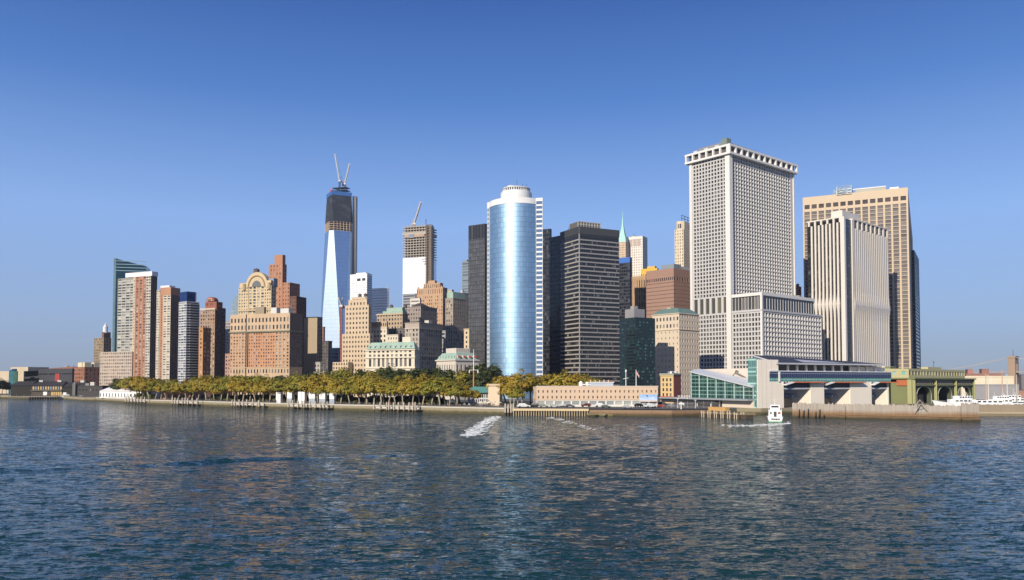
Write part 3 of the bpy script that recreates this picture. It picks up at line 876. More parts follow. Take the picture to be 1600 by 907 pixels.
b.block(.5, b.W, ya + .01, yb, 0, b.H - .01, cr, None, [(0, b.H - .01, 4, 36, .6, .6, GLASS_PALE)], name='centre_bay')
b.block(0, b.W, yb + .01, b.D, 0, b.H, cr, None, [(0, b.H, 4, 36, .46, .5, GLASS_PALE)], name='wall')
yc = (b.ly(418) + b.ly(383.5)) / 2; r_ = abs(b.ly(418) - b.ly(383.5)) / 2; z0_ = b.H - .5
k_ = (b.z(424) - z0_) / r_
def arc_pts(r, n=18): return [(yc + r * math.cos(t), z0_ + r * k_ * math.sin(t)) for t in [math.pi * i / n for i in range(n + 1)]]
mb = MB(); fo = arc_pts(r_)
mb.poly([(.2, y, z) for y, z in fo]); mb.poly([(b.W - 1, y, z) for y, z in reversed(fo)])
for i in range(len(fo) - 1): mb.quad((.2, *fo[i]), (b.W - 1, *fo[i]), (b.W - 1, *fo[i + 1]), (.2, *fo[i + 1]))
b.part(mb, 'arched_pediment', cr)
mb = MB().tube([(.1, y, z) for y, z in arc_pts(r_ * .74)], .6, 5); b.part(mb, 'arch_moulding', wall((.3, .2, .11)))
mb = MB(); fo = arc_pts(r_ * .42, 10); mb.poly([(.1, y, z) for y, z in fo]); b.part(mb, 'arch_window', GLASS_PALE)
for y0 in (b.ly(421), b.ly(382)):
    mb = MB().cyl(0, y0, b.z(452), b.z(443), 1.5, n=10); mb.cyl(0, y0, b.z(443), b.z(441), 1.7, .3, 10); b.part(mb, 'urn', wall((.4, .3, .18)))
for (p, q, y) in ((374, 384, 436), (415, 423, 434)):
    b.box('corner_block', cr, .3, 6, b.ly(q), b.ly(p), b.H - .9, b.z(y + 4))
b.box('cornice', wall((.5, .38, .24)), -.7, -.02, -.4, b.D + .4, b.z(485), b.z(482.5))
water_tank(b, 4, b.ly(395.5), b.z(427.5), 2.5, 3.2)
b.box('roof_plant', paint((.2, .23, .28)), 3, 8, b.ly(424), b.ly(416), b.H - .9, b.z(434))
b.finish()

# ---- stepped red-brown brick skyscraper
b = Bld('stepped_tower', 'stepped red-brown brick skyscraper behind the arch-topped cream tower', 420, 441.5, 448, 412.5, 760, 68)
rb = wall((.40, .19, .105), var=.1)
b.block(0, b.W, 0, b.D, 0, b.H, rb, b.grid(b.W, 0, b.H, 3, 3.6, .3, .5), b.grid(b.D, 0, b.H, 3.2, 3.6, .3, .55, GLASS_PALE, mg=1))
b.block(.8, b.W - 1, b.ly(440.5), b.ly(428), b.H - .9, b.z(398), rb, None, None, name='top_block', parapet=.5)
yy = b.ly(452.5)
b.block(.3, b.rx(455) + 3, yy, -.02, 0, b.z(442), rb, b.grid(b.rx(455) + 2.7, 0, b.z(442), 3, 3.6, .3, .5), b.grid(-yy, 0, b.z(442), 3, 3.6, .35, .5), name='shoulder')
b.block(.6, 16, b.ly(463), yy - .02, 0, b.z(464), wall((.15, .075, .05)), b.grid(15, 0, b.z(464), 3, 3.6, .35, .5), b.grid(yy - b.ly(463), 0, b.z(464), 3, 3.6, .35, .5), name='lower_shoulder')  # darker brick: shade on the lower shoulders put into the colour
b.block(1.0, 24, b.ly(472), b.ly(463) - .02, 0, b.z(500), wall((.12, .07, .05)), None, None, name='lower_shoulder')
b.finish()

# ---- beige slab and the street canyon behind it
b = Bld('beige_slab', 'blank beige slab building with a narrow windowed end', 475, 495.5, 504, 496.5, 700, 66)
b.block(0, b.W, 0, b.D, 0, b.H, wall((.36, .28, .18), var=.06), b.grid(b.W, 0, b.H, 2.8, 3.3, .5, .5, GLASS_PALE), None)
mb = MB().box(-.3, b.W + .2, -.2, b.D + .2, b.H + .01, b.H + .7); b.part(mb, 'coping', DARK)
mb = MB().box(-.25, .25, -.22, -.02, 0, b.H, bottom=True); b.part(mb, 'corner_strip', wall((.6, .52, .4)))
b.finish()
simple('annex', 'low cream annex at the foot of the beige slab', 490, 500, 507, 566, 640, 50, (.4, .37, .32), 3, 3.6, .5, .5)
simple('brown_block', 'narrow brown block peeping out beside the beige slab', 500, 505.5, 508, 511, 960, 58, (.33, .16, .1), 3, 3.5, .4, .5)
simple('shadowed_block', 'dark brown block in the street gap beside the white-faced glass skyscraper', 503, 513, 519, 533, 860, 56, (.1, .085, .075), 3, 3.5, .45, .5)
simple('glass_block', 'low dark block with bright horizontal window bands in the street gap', 516, 529, 531.5, 544, 800, 64, (.3, .33, .36), 30, 3.3, .95, .62, glass((.015, .022, .035), (.2, .25, .3), .2))
simple('plinth_building', 'long low pale stone plinth building just above the treetops', 489, 527, 531, 581, 590, 64, (.5, .45, .37), 6, 5, .2, .3)

# ---- the tall unfinished skyscraper
def skyscraper():
    d = 1765; X = XP(528.5, d, 200)
    yaw = R(18)
    t = thing('skyscraper', 'tall faceted glass skyscraper under construction with dark netting and cranes on top', 'skyscraper', (X, d, 3), -yaw)
    zt_ = Z(300, d) - 3; hb = 30.5; zb = 20
    Ht = 417.0
    base = [(-hb, -hb), (hb, -hb), (hb, hb), (-hb, hb)]
    rt = 31.0
    topc = [(0, -rt), (rt, 0), (0, rt), (-rt, 0)]
    def at(z):
        """outline of the eight-sided section at height z"""
        f = (z - zb) / (Ht - zb); pts = []
        for k in range(4):
            a, c = base[k], base[(k + 1) % 4]; tp = topc[k]; tn = topc[(k + 1) % 4]
            pts.append((a[0] + (tp[0] - a[0]) * f, a[1] + (tp[1] - a[1]) * f))
            pts.append((c[0] + (tp[0] - c[0]) * f, c[1] + (tp[1] - c[1]) * f))
        return pts
    zg = Z(364, d) - 3; zn0 = Z(350, d) - 3; zn1 = Z(309, d) - 3
    gA = curtain((.60, .71, .80), 3.0, 8.2, (.46, .54, .62), .3, .32, .75, .003, None, .3, .03)  # paler facets: bright sky reflection put into the glass colour
    gB = curtain((.31, .42, .57), 3.0, 8.2, (.2, .29, .42), .3, .2, .8, .003, None, .3, .04)
    mb = MB(); mb.prism(base, 0, zb, cap=False); build(mb, 'base_wall', gB, t)
    A, Bq = at(zb), at(zg)
    for k in range(8):
        k2 = (k + 1) % 8
        mb = MB()
        p = [(*A[k], zb), (*A[k2], zb), (*Bq[k2], zg), (*Bq[k], zg)]
        if math.dist(p[0], p[1]) < .01: p = [p[0], p[2], p[3]]
        c = Vector(p[0]); ux = (Vector(p[-2]) - Vector(p[-1])).normalized()
        mb.poly(p, uv=[((Vector(q) - c).dot(ux), q[2]) for q in p])
        build(mb, 'glass_facet', gA if k % 2 == 0 else gB, t)
    tanc = paint((.42, .32, .22), .85)
    n = 4
    for k in range(n + 1):
        z = zg + (zn0 - zg) * k / n
        build(MB().prism([(x * 1.0, y * 1.0) for x, y in at(z)], z - .55, z + .55, bottom=True), 'floor_slab', tanc, t)
    z0 = zg
    for k in range(8):
        p, q = at(z0)[k], at(z0)[(k + 1) % 8]; L = math.dist(p, q)
        for j in range(max(1, int(L / 6))):
            f = (j + .02) / max(1, int(L / 6))
            x, y = p[0] + (q[0] - p[0]) * f, p[1] + (q[1] - p[1]) * f
            build(MB().box(x * .985 - .5, x * .985 + .5, y * .985 - .5, y * .985 + .5, z0, zn0), 'column', tanc, t)
    build(MB().prism([(x * .82, y * .82) for x, y in at(zg)], zg, zn0), 'core', DARK, t)
    m, nt, bb = new_mat('debris_netting')
    br = nt.nodes.new('ShaderNodeTexBrick'); br.inputs['Scale'].default_value = .24; br.inputs['Color1'].default_value = (.012, .018, .03, 1); br.inputs['Color2'].default_value = (.028, .035, .05, 1); br.inputs['Mortar'].default_value = (.012, .012, .014, 1)
    uvn = nt.nodes.new('ShaderNodeTexCoord'); nt.links.new(uvn.outputs['UV'], br.inputs['Vector'])
    nt.links.new(mixrgb(nt, ramp(nt, noise(nt, .06, 3, objcoord(nt, 1, 1, 2)), [(.5, (0,) * 3), (.75, (.6,) * 3)]), br.outputs['Color'], (.085, .095, .11)), bb.inputs['Base Color']); bb.inputs['Roughness'].default_value = .9
    mb = MB(); sq = [(x * 1.02, y * 1.02) for x, y in at(zn0)]; st = [(x * .98, y * .98) for x, y in at(zn1)]
    s = 0
    for k in range(8):
        k2 = (k + 1) % 8; l = math.dist(sq[k], sq[k2])
        mb.quad((*sq[k], zn0), (*sq[k2], zn0), (*st[k2], zn1), (*st[k], zn1), ((s, 0), (s + l, 0), (s + l, zn1 - zn0), (s, zn1 - zn0))); s += l
    mb.poly([(x, y, zn1) for x, y in st])
    build(mb, 'netting', m, t)
    build(MB().prism([(x * 1.01, y * 1.01) for x, y in at(zn1)], zn1 - .1, zn1 + 8.5), 'blue_netting', paint((.035, .12, .34), .8), t)
    # steel on the roof
    mb = MB(); zr = zn1 + 8.5
    for x in (-9, 0, 9):
        for y in (-9, 9): mb.tube([(x, y, zr), (x, y, zr + 11)], .8, 4)
    for z in (zr + 5, zr + 11): mb.box(-12, 22, -10.5, 10.5, z, z + 1.0, bottom=True)
    mb.tube([(21, -8, zr), (21, -8, zr + 20)], .5, 4)
    build(mb, 'steel_frame', paint((.05, .1, .17), .6), t)
    build(MB().box(-16, -9, -14, -10, zr, zr + 7), 'red_box', paint((.4, .05, .05), .6), t)
    build(MB().lattice((0, 0, zr + 12), (0, 0, zr + 13), 3, 1, .3), 'cap_frame', STEEL, t)
    # hoist tower standing beside it
    hx = 35
    mb = MB(); mb.lattice((hx * math.cos(yaw), hx * math.sin(yaw), 0), (hx * math.cos(yaw), hx * math.sin(yaw), zn1 + 2), 7.0, 70, .75)
    mb.box(hx * math.cos(yaw) - 2.6, hx * math.cos(yaw) + 2.6, hx * math.sin(yaw) - 2.6, hx * math.sin(yaw) + 2.6, 0, zn1 + 1)
    o = build(mb, 'hoist_tower', paint((.3, .29, .27), .8), t)
    return t, zr
sky_t, _zr = skyscraper()

def crane(label, foot, mast_h, jib_end, mastmat, back=9, w=3.0, jw=2.2):
    t = thing('tower_crane', label, 'crane', foot)
    je = Vector(jib_end) - Vector(foot)
    build(MB().lattice((0, 0, 0), (0, 0, mast_h), w, max(3, int(mast_h / 5)), .45).box(-w * .32, w * .32, -w * .32, w * .32, 0, mast_h), 'mast', mastmat, t)
    jib = build(MB().lattice((0, 0, mast_h + 3), je, jw, 12, .42).tube([(0, 0, mast_h + 3), je], [.9, .5], 5), 'jib', paint((.68, .67, .66), .5), t)
    d = Vector((je.x, je.y, 0)).normalized() if Vector((je.x, je.y, 0)).length > .1 else Vector((1, 0, 0))
    mb = MB(); c = -d * back
    mb.tube([(0, 0, mast_h + 1.6), (c.x, c.y, mast_h + 2.2)], 1.5, 4); build(mb, 'counter_jib', paint((.5, .45, .43), .6), t)
    build(MB().box(c.x - 2, c.x + 2, c.y - 2, c.y + 2, mast_h - 1.5, mast_h + 3, bottom=True), 'counterweight', paint((.35, .3, .3)), t)
    build(MB().box(-2.2, 2.2, -2.2, 2.2, mast_h - .2, mast_h + 2.8, bottom=True), 'cab', paint((.55, .53, .52)), t)
    ap = Vector((c.x * .5, c.y * .5, mast_h + 13))
    mb = MB(); mb.tube([(c.x, c.y, mast_h + 3), ap, (0, 0, mast_h + 3)], .5, 4); build(mb, 'a_frame', paint((.5, .48, .47)), t)
    build(MB().tube([ap, je], .16, 3), 'pendant_cable', STEEL, t)
    return t
top_z = 3 + _zr
blue = paint((.04, .13, .3), .5)
d_ = 1765
f = P(530.5, 300, d_); crane('white luffing crane with the taller jib, on blue mast above the netted skyscraper', (f.x, d_, top_z), P(530.5, 284, d_).z - top_z, P(523.5, 241, d_ - 12), blue)
f = P(538.5, 300, d_); crane('white luffing crane with the shorter jib, on blue mast above the netted skyscraper', (f.x, d_ + 4, top_z), P(538.5, 288, d_).z - top_z, P(546.5, 256, d_ - 10), blue)

# ---- second unfinished tower
b = Bld('unfinished_tower', 'white glass tower under construction with open concrete floors on top', 629.5, 665, 682, 400, 1420, 70)
gl = curtain((.82, .84, .87), 1.6, 4.2, (.72, .75, .78), .08, .3, .6, .003, None, .3, .03)
yL = b.ly(665)
mb = MB().prism([(0, 0), (b.W, 0), (b.W, b.D), (0, b.D)], 0, b.z(402)); b.part(mb, 'glass_wall', gl)
conc = paint((.40, .35, .29), .9); zt = b.z(354)
nfl = 12
for k in range(nfl + 1):
    z = b.z(402) + .1 + (zt - b.z(402)) * k / nfl
    b.box('floor_slab', conc, -.6, b.W + .5, -.5, b.D + .5, z, z + (1.2 if k != 9 else 4.2))
b.box('core', paint((.1, .075, .06), .9), 5, b.W - 4, 4, b.D - 4, b.z(402) + .05, zt)
for i in range(8):
    y = b.D * (i + .2) / 8
    b.box('column', conc, .2, 1.3, y, y + 1.1, b.z(402) + .08, zt)
for k in range(3):
    z = b.z(402) - 4.4 * (k + 1)
    b.box('open_floor', conc, -.7, 0.6, -.2, b.D * (.16 - .04 * k), z, z + 2.2)
b.box('climbing_screen', paint((.4, .28, .2), .9), -1.6, -.65, 2, b.D - 4, b.z(370), b.z(366))
b.box('formwork', paint((.2, .23, .28), .8), -2.2, -.7, b.D * .5, b.D * .72, b.z(371), b.z(365))
mb = MB(); 
for i in range(14): mb.tube([(0, b.D * i / 14, zt + 1), (0, b.D * i / 14, zt + 5)], .35, 4)
b.part(mb, 'rebar', conc)
b.part(MB().lattice((6, -5, 0), (6, -5, zt + 3), 8, 60, .8).box(4.5, 7.5, -6.5, -3.5, 0, zt), 'hoist_tower', paint((.3, .24, .18), .9))
b.part(MB().lattice((11, -6, 0), (11, -6, zt + 1), 6, 60, .7), 'hoist_tower', paint((.33, .28, .22), .9))
b.part(MB().tube([(5, 2, zt), (5, 2, zt + 14)], .6, 4), 'rod', DARK)
c_ = b.world(6, b.ly(645), zt)
crane('white luffing crane on top of the unfinished white glass tower', (c_[0], c_[1], c_[2]), 6, P(658, 316, 1412), paint((.5, .42, .36), .6), 10, 3, 2.4)
f = P(533, 478, 1100)
crane('small red crane beside the tan stepped office tower', (f.x, 1100, 3), P(533, 480, 1100).z - 3, P(529, 466, 1095), paint((.42, .16, .12), .6), 5, 2.2, 1.4)

# ---- white office towers by the trade site
b = Bld('white_tower', 'bright white office tower with two dark louvres near its flat top', 547, 573.5, 581.5, 427.5, 1450, 62)
wt = wall((.78, .77, .74), .6, .05)
zt = b.z(440)
gw = glass((.3, .36, .44), (.6, .62, .65), .5, .2)
b.block(0, b.W, 0, b.D, 0, b.H, wt, [(0, b.H - 3, 5, 50, .8, .7, glass((.06, .12, .2), (.2, .3, .4), .3)), (b.H - 3, b.H, 0, 0, 0, 0)], [(0, zt, 12, 46, .6, .42, gw), (zt, b.H, 0, 0, 0, 0)])
for p in ((558, 563.5), (566, 571)): b.box('louvre', DARK, -.3, -.02, b.ly(p[1]), b.ly(p[0]), b.z(438.5), b.z(434.5))
b.box('roof_plant', WHITE, 6, 18, b.ly(568), b.ly(553), b.H - .9, b.H + 3)
b.finish(470)
simple('white_banded_tower', 'white office tower striped with horizontal window bands', 580, 606.5, 608, 450, 1500, 66, (.76, .76, .74), 60, 5, .96, .36, glass((.32, .38, .46), (.5, .53, .56), .4))
simple('grey_tower', 'grey banded tower low in front of the unfinished white glass tower', 629.5, 649, 652, 459, 1150, 66, (.3, .3, .31), 50, 4, .96, .5, glass((.05, .055, .06), (.2, .2, .2), .3))
simple('grey_glass_tower', 'grey glass tower top beside the dark grid tower', 722, 734, 742, 408.5, 1150, 60, (.22, .25, .27), 40, 4, .96, .6, glass((.08, .1, .12), (.25, .28, .3), .3))

# ---- tan stepped office tower
b = Bld('tan_tower', 'tan limestone office tower with stepped shoulders and small windows', 527, 577.5, 584, 559, 640, 66)
tw = wall((.53, .41, .275), var=.08)
gz = glass((.03, .025, .02), (.2, .16, .1), .15)
def tier(pl, pr, yt, x0, nm, z0=None, mg=.5):
    z1 = b.z(yt); zz0 = 0 if z0 is None else b.z(z0) - .9
    b.block(x0, b.W - x0 * .4, b.ly(pr), b.ly(pl), zz0, z1, tw, b.grid(b.W - x0 * 1.4, zz0, z1 - 1, 3.0, 3.6, .42, .46, gz, mg=mg) + [(z1 - 1, z1, 0, 0, 0, 0)], b.grid(b.ly(pl) - b.ly(pr), zz0, z1 - 1, 2.9, 3.7, .42, .46, gz, mg=mg) + [(z1 - 1, z1, 0, 0, 0, 0)], name=nm)
tier(527, 577.5, 580, 0, 'base_wall'); tier(533.5, 577, 521, .6, 'wall', 580); tier(537, 574, 476, 1.4, 'upper_wall', 521); tier(541, 570, 467, 2.4, 'setback', 476, 1.2); tier(545, 567, 463, 3.2, 'top_block', 467, 1.2)
for p in (552.5, 561.5): water_tank(b, 8, b.ly(p), b.z(464), 1.5, 1.6)
b.block(-6, -.05, b.ly(551), b.ly(527), 0, b.z(566), tw, None, b.grid(b.ly(527) - b.ly(551), 0, b.z(566), 2.6, 3.2, .46, .5, gz), name='porch_wing')
b.finish()

# ---- brown ziggurat tower
b = Bld('brown_tower', 'brown brick ziggurat tower with a crenellated stepped top', 651, 692, 699, 449, 850, 64)
bt = wall((.46, .29, .17), var=.1); gz2 = glass((.04, .04, .045), (.6, .58, .52), .5)
b.block(0, b.W, 0, b.D, 0, b.H, bt, b.grid(b.W, 0, b.H, 3, 3.5, .45, .5, gz2), b.grid(b.D, 0, b.H - 8, 2.6, 3.6, .42, .5, gz2) + [(b.H - 8, b.H, 12, 1, .25, .6, GLASS)])
b.block(1.5, b.W - 1.5, b.ly(686.5), b.ly(660.5), b.H - .9, b.z(441.5), bt, None, [(b.H - .9, b.z(441.5), 8, 1, .3, .6)], name='setback')
b.block(2.5, b.W - 2.5, b.ly(677.5), b.ly(667), b.z(441.5) - .9, b.z(437), bt, None, None, name='top_block')
for k in range(9):
    y = b.D * (k + .3) / 9
    if k % 2 == 0: b.box('merlon', bt, .1, 1.3, y, y + 1.6, b.H, b.H + 1.6)
b.finish()
simple('white_stepped_block', 'small white stepped block in front of the brown ziggurat tower', 641, 656, 658, 466, 800, 62, (.62, .57, .48), 30, 3.6, .9, .4)

# ---- copper-topped brown building and its neighbours
b = Bld('copper_top_building', 'brown stone building with a green copper top storey and roof tanks', 589, 629, 637.5, 489, 700, 64)
b.block(0, b.W, 0, b.D, 0, b.H, wall((.42, .31, .2)), b.grid(b.W, 0, b.H, 2.8, 3.6, .45, .5), b.grid(b.D, 0, b.H, 3, 3.7, .5, .55))
mb = MB(); zz = b.H; y0, y1 = b.ly(637) if False else 0, b.ly(597)
mb.prism([(1, y0 + .5), (b.W - 1, y0 + .5), (b.W - 1, y1), (1, y1)], zz - .8, zz + 2.0); b.part(mb, 'copper_storey', COPPER)
mb = MB().prism([(2.5, y0 + 2), (b.W - 2, y0 + 2), (b.W - 2, y1 - 3), (2.5, y1 - 3)], zz + 2.0, zz + 5.0); b.part(mb, 'copper_roof', COPPER)
for p in (605.5, 632): water_tank(b, 6, b.ly(min(p, 627)), zz + 3.5, 1.6, 2.4)
mb = MB().box(-.7, b.W + .3, -.6, b.D + .6, zz - 1.4, zz - .5, bottom=True); b.part(mb, 'cornice', wall((.5, .4, .28)))
b.finish()
b = simple('hip_roof_building', 'grey-brown stone building with a dark hipped roof, half in shadow', 636.5, 657.5, 683, 479, 725, 56, (.30, .25, .21), 2.8, 3.6, .42, .52)
mb = MB(); mb.prism([(-.3, -.3), (b.W * .5, -.3), (b.W * .5, b.D * .7), (-.3, b.D * .7)], b.H + .16, b.H + .4); zz = b.H + .4
xs, ys = b.W * .5, b.D * .7
for q in ([(-.3, -.3), (xs, -.3), 0], [(xs, -.3), (xs, ys), 1], [(xs, ys), (-.3, ys), 2], [(-.3, ys), (-.3, -.3), 3]):
    cxa = (xs * .35, ys * .35); cxb = (xs * .65, ys * .65); ce = [(xs * .35, ys * .35), (xs * .65, ys * .35), (xs * .65, ys * .65), (xs * .35, ys * .65)]
    i = q[2]; mb.quad((*q[0], zz), (*q[1], zz), (*ce[(i + 1) % 4], zz + 3), (*ce[i], zz + 3))
mb.quad(*[(*c, zz + 3) for c in ce]); b.part(mb, 'roof', paint((.07, .055, .05), .9))
b = simple('curved_stone_building', 'tall grey stone office block with its long side in shade', 633, 655, 691, 504, 640, 58, (.40, .34, .27), 3.0, 3.8, .5, .6, GLASS_PALE, crown=4)
for z in (12, b.H * .55, b.H - 5):
    b.part(MB().box(-.5, b.W + .1, -.5, -.03, z, z + .8, bottom=True), 'string_course', wall((.5, .43, .34)))
    b.part(MB().box(-.5, -.03, -.029, b.D, z, z + .8, bottom=True), 'string_course', wall((.5, .43, .34)))
b = simple('cream_block', 'cream apartment block with a brown attic behind the copper-mansard building', 577, 604.5, 607, 512, 652, 62, (.62, .54, .41), 3, 3.6, .45, .5, GLASS)
b.block(.2, b.W - .2, .2, b.D - .2, b.H + .16, b.z(502.5), wall((.45, .33, .22)), None, [(b.H + .16, b.z(502.5), 8, 1, .45, .5)], name='attic'); b.wins = b.wins[-8:]; b.finish()
simple('cream_penthouse', 'small cream penthouse block between the taller cream blocks', 604.5, 622, 624, 523, 640, 62, (.6, .52, .4), 2.6, 3.4, .4, .5)
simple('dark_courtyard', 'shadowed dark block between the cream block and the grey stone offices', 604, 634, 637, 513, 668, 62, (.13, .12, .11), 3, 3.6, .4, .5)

b = Bld('mansard_building', 'cream stone building with a green copper mansard and an arcade of tall arched windows', 571.5, 648, 655.5, 545.5, 600, 68)
mw = wall((.62, .55, .42), var=.07); z1, z2, z3 = b.z(575), b.z(558.5), b.H
b.block(0, b.W, 0, b.D, 0, b.H, mw, [(0, b.H, 3, 6, .4, .55, GLASS)],
        [(0, z1, 10, 2, .44, .55, GLASS, 'window', 2), (z1, z2, 10, 1, .52, .72, GLASS, 'arcade_window', 2), (z2, z3, 10, 2, .52, .56, GLASS, 'window', 2)], rec=.5)
for k in range(10):
    cw = (b.D - 4) / 10; y = 2 + (k + .5) * cw
    zz = z1 + (z2 - z1) * .86; r0 = cw * .26
    fo = [(y + r0 * math.cos(t), zz + r0 * math.sin(t)) for t in [math.pi * i / 10 for i in range(11)]]
    mb = MB().poly([(-.04, p, q) for p, q in fo]); mb = MB(); mb.poly([(-.04, p, q) for p, q in fo]); b.part(mb, 'arch_head', GLASS)
    mb = MB().tube([(-.06, y + (r0 + .25) * math.cos(t), zz + (r0 + .25) * math.sin(t)) for t in [math.pi * i / 10 for i in range(11)]], .22, 5); b.part(mb, 'arch_moulding', wall((.66, .58, .45)))
for z in (z1, z2, b.H - .5):
    b.part(MB().box(-.8, b.W + .3, -.7, b.D + .6, z - .35, z + .35, bottom=True), 'cornice', mw)
zm = b.z(534); i_ = 3.2
mb = MB(); o_ = [(0, 0), (b.W, 0), (b.W, b.D), (0, b.D)]; n_ = [(i_, i_ * .8), (b.W - i_, i_ * .8), (b.W - i_, b.D - i_ * .8), (i_, b.D - i_ * .8)]
for k in range(4):
    k2 = (k + 1) % 4; mb.quad((*o_[k], b.H + .36), (*o_[k2], b.H + .36), (*n_[k2], zm), (*n_[k], zm))
mb.poly([(*p, zm) for p in n_]); b.part(mb, 'mansard_roof', COPPER)
for k in range(9):
    y = 3.5 + (b.D - 7) * k / 8
    mb = MB().box(.6, 3, y - .7, y + .7, b.H + .9, b.H + 3.0); dm = b.part(mb, 'dormer', paint((.4, .46, .38), .7))
    b.part(MB().box(.5, .59, y - .4, y + .4, b.H + 1.1, b.H + 2.6), 'dormer_window', GLASS_DARK, parent=dm)
b.box('roof_block', mw, 5, b.W - 3, b.ly(637), b.ly(624), zm - .5, b.z(526))
b.finish()

# ---- shadowed towers beyond the copper-roofed customs palace
b = simple('shaded_office', 'brown-grey office tower with a pale lit edge and a deep shaded side', 696, 708, 728, 466, 770, 52, (.34, .28, .22), 2.8, 3.7, .5, .62, GLASS_PALE)
b.box('copper_storey', COPPER, 1, b.W - .5, 1, b.D - 1, b.H - .8, b.z(456))
b.box('penthouse', wall((.55, .48, .38)), 2, 8, b.ly(701), b.ly(696), b.H - .8, b.z(459))
simple('pale_block', 'slim pale office block with a white top storey behind the shaded offices', 690, 706, 709, 453, 880, 58, (.5, .44, .36), 3, 3.6, .5, .5)
simple('copper_band_office', 'dark office block with a green copper top beside the dark grid tower', 712, 724, 733, 458, 830, 50, (.25, .25, .22), 2.6, 3.6, .5, .6, GLASS_PALE, crown=5)
simple('banded_annex', 'small grey block with pale window bands in the shaded street', 687, 696, 699, 517, 690, 60, (.36, .35, .33), 20, 3.2, .9, .5)
simple('tan_sliver', 'narrow tan tower squeezed against the dark grid tower', 725, 733, 736, 514, 590, 60, (.56, .43, .27), 3, 3.4, .4, .5)

b = Bld('customs_palace', 'low pale stone palace with a green copper mansard and red dormer awnings', 682, 712, 748, 563, 560, 40)
cw_ = wall((.56, .5, .41), var=.07)
b.block(0, b.W, 0, b.D, 0, b.H, cw_, [(0, 2, 0, 0, 0, 0), (2, b.H - 1.5, 6, 3, .4, .6, GLASS), (b.H - 1.5, b.H, 0, 0, 0, 0)], [(0, 2, 0, 0, 0, 0), (2, b.H - 1.5, 8, 3, .35, .6, GLASS), (b.H - 1.5, b.H, 0, 0, 0, 0)])
b.part(MB().box(-.9, b.W + .5, -.8, b.D + .6, b.H - .3, b.H + .5, bottom=True), 'cornice', cw_)
mb = MB(); zm = b.z(551); o_ = [(0, 0), (b.W, 0), (b.W, b.D), (0, b.D)]; n_ = [(3, 3), (b.W - 3, 3), (b.W - 3, b.D - 3), (3, b.D - 3)]
for k in range(4):
    k2 = (k + 1) % 4; mb.quad((*o_[k], b.H + .51), (*o_[k2], b.H + .51), (*n_[k2], zm), (*n_[k], zm))
mb.poly([(*p, zm) for p in n_]); b.part(mb, 'mansard_roof', COPPER)
for k in range(4):
    x = 3 + (b.W - 6) * k / 3
    dm = b.part(MB().box(x - 1, x + 1, .3, 3, b.H + .9, b.H + 3.4), 'dormer', cw_)
    b.part(MB().prism([(x - 1, -.6), (x + 1, -.6), (x + 1, .29), (x - 1, .29)], [b.H + 2.0, b.H + 2.0, b.H + 2.4, b.H + 2.4], [b.H + 2.2, b.H + 2.2, b.H + 3.2, b.H + 3.2], bottom=True), 'awning', paint((.42, .05, .04), .8), parent=dm)
for k in range(6):
    y = 3 + (b.D - 6) * k / 5
    b.part(MB().box(.3, 3, y - .8, y + .8, b.H + .9, b.H + 3), 'dormer', paint((.36, .46, .38), .7))
b.block(4, b.W - 4, 5, b.D - 6, zm - .5, b.z(543.5), cw_, [(zm - .5, b.z(543.5), 6, 1, .2, .5, GLASS)], None, name='attic')
b.finish()
# ================================================================== CITY: the towers in the middle and east
# ---- dark grid tower
b = Bld('dark_grid_tower', 'dark grey glass grid tower directly beside the curved blue tower', 732, 757.5, 764, 349.5, 690, 55)
zc = b.z(373)
dk = paint((.05, .05, .052), .45); gm = glass((.06, .061, .065), (.11, .11, .115), .45, .14)
b.block(0, b.W, 0, b.D, 0, b.H, dk, [(0, zc, 4, 38, .7, .6, GLASS_DARK), (zc, b.H, 0, 0, 0, 0)], [(0, zc, 9, 38, .92, .78, gm), (zc, b.H, 11, 1, .6, .9, GLASS_DARK, 'louvre')], rec=.25)
for k in range(38):
    z = zc * k / 38
    if k % 2 == 0: b.box('floor_band', paint((.11, .11, .11), .5), -.16, -.005, .05, b.D, z - .12, z + .25)
b.finish()
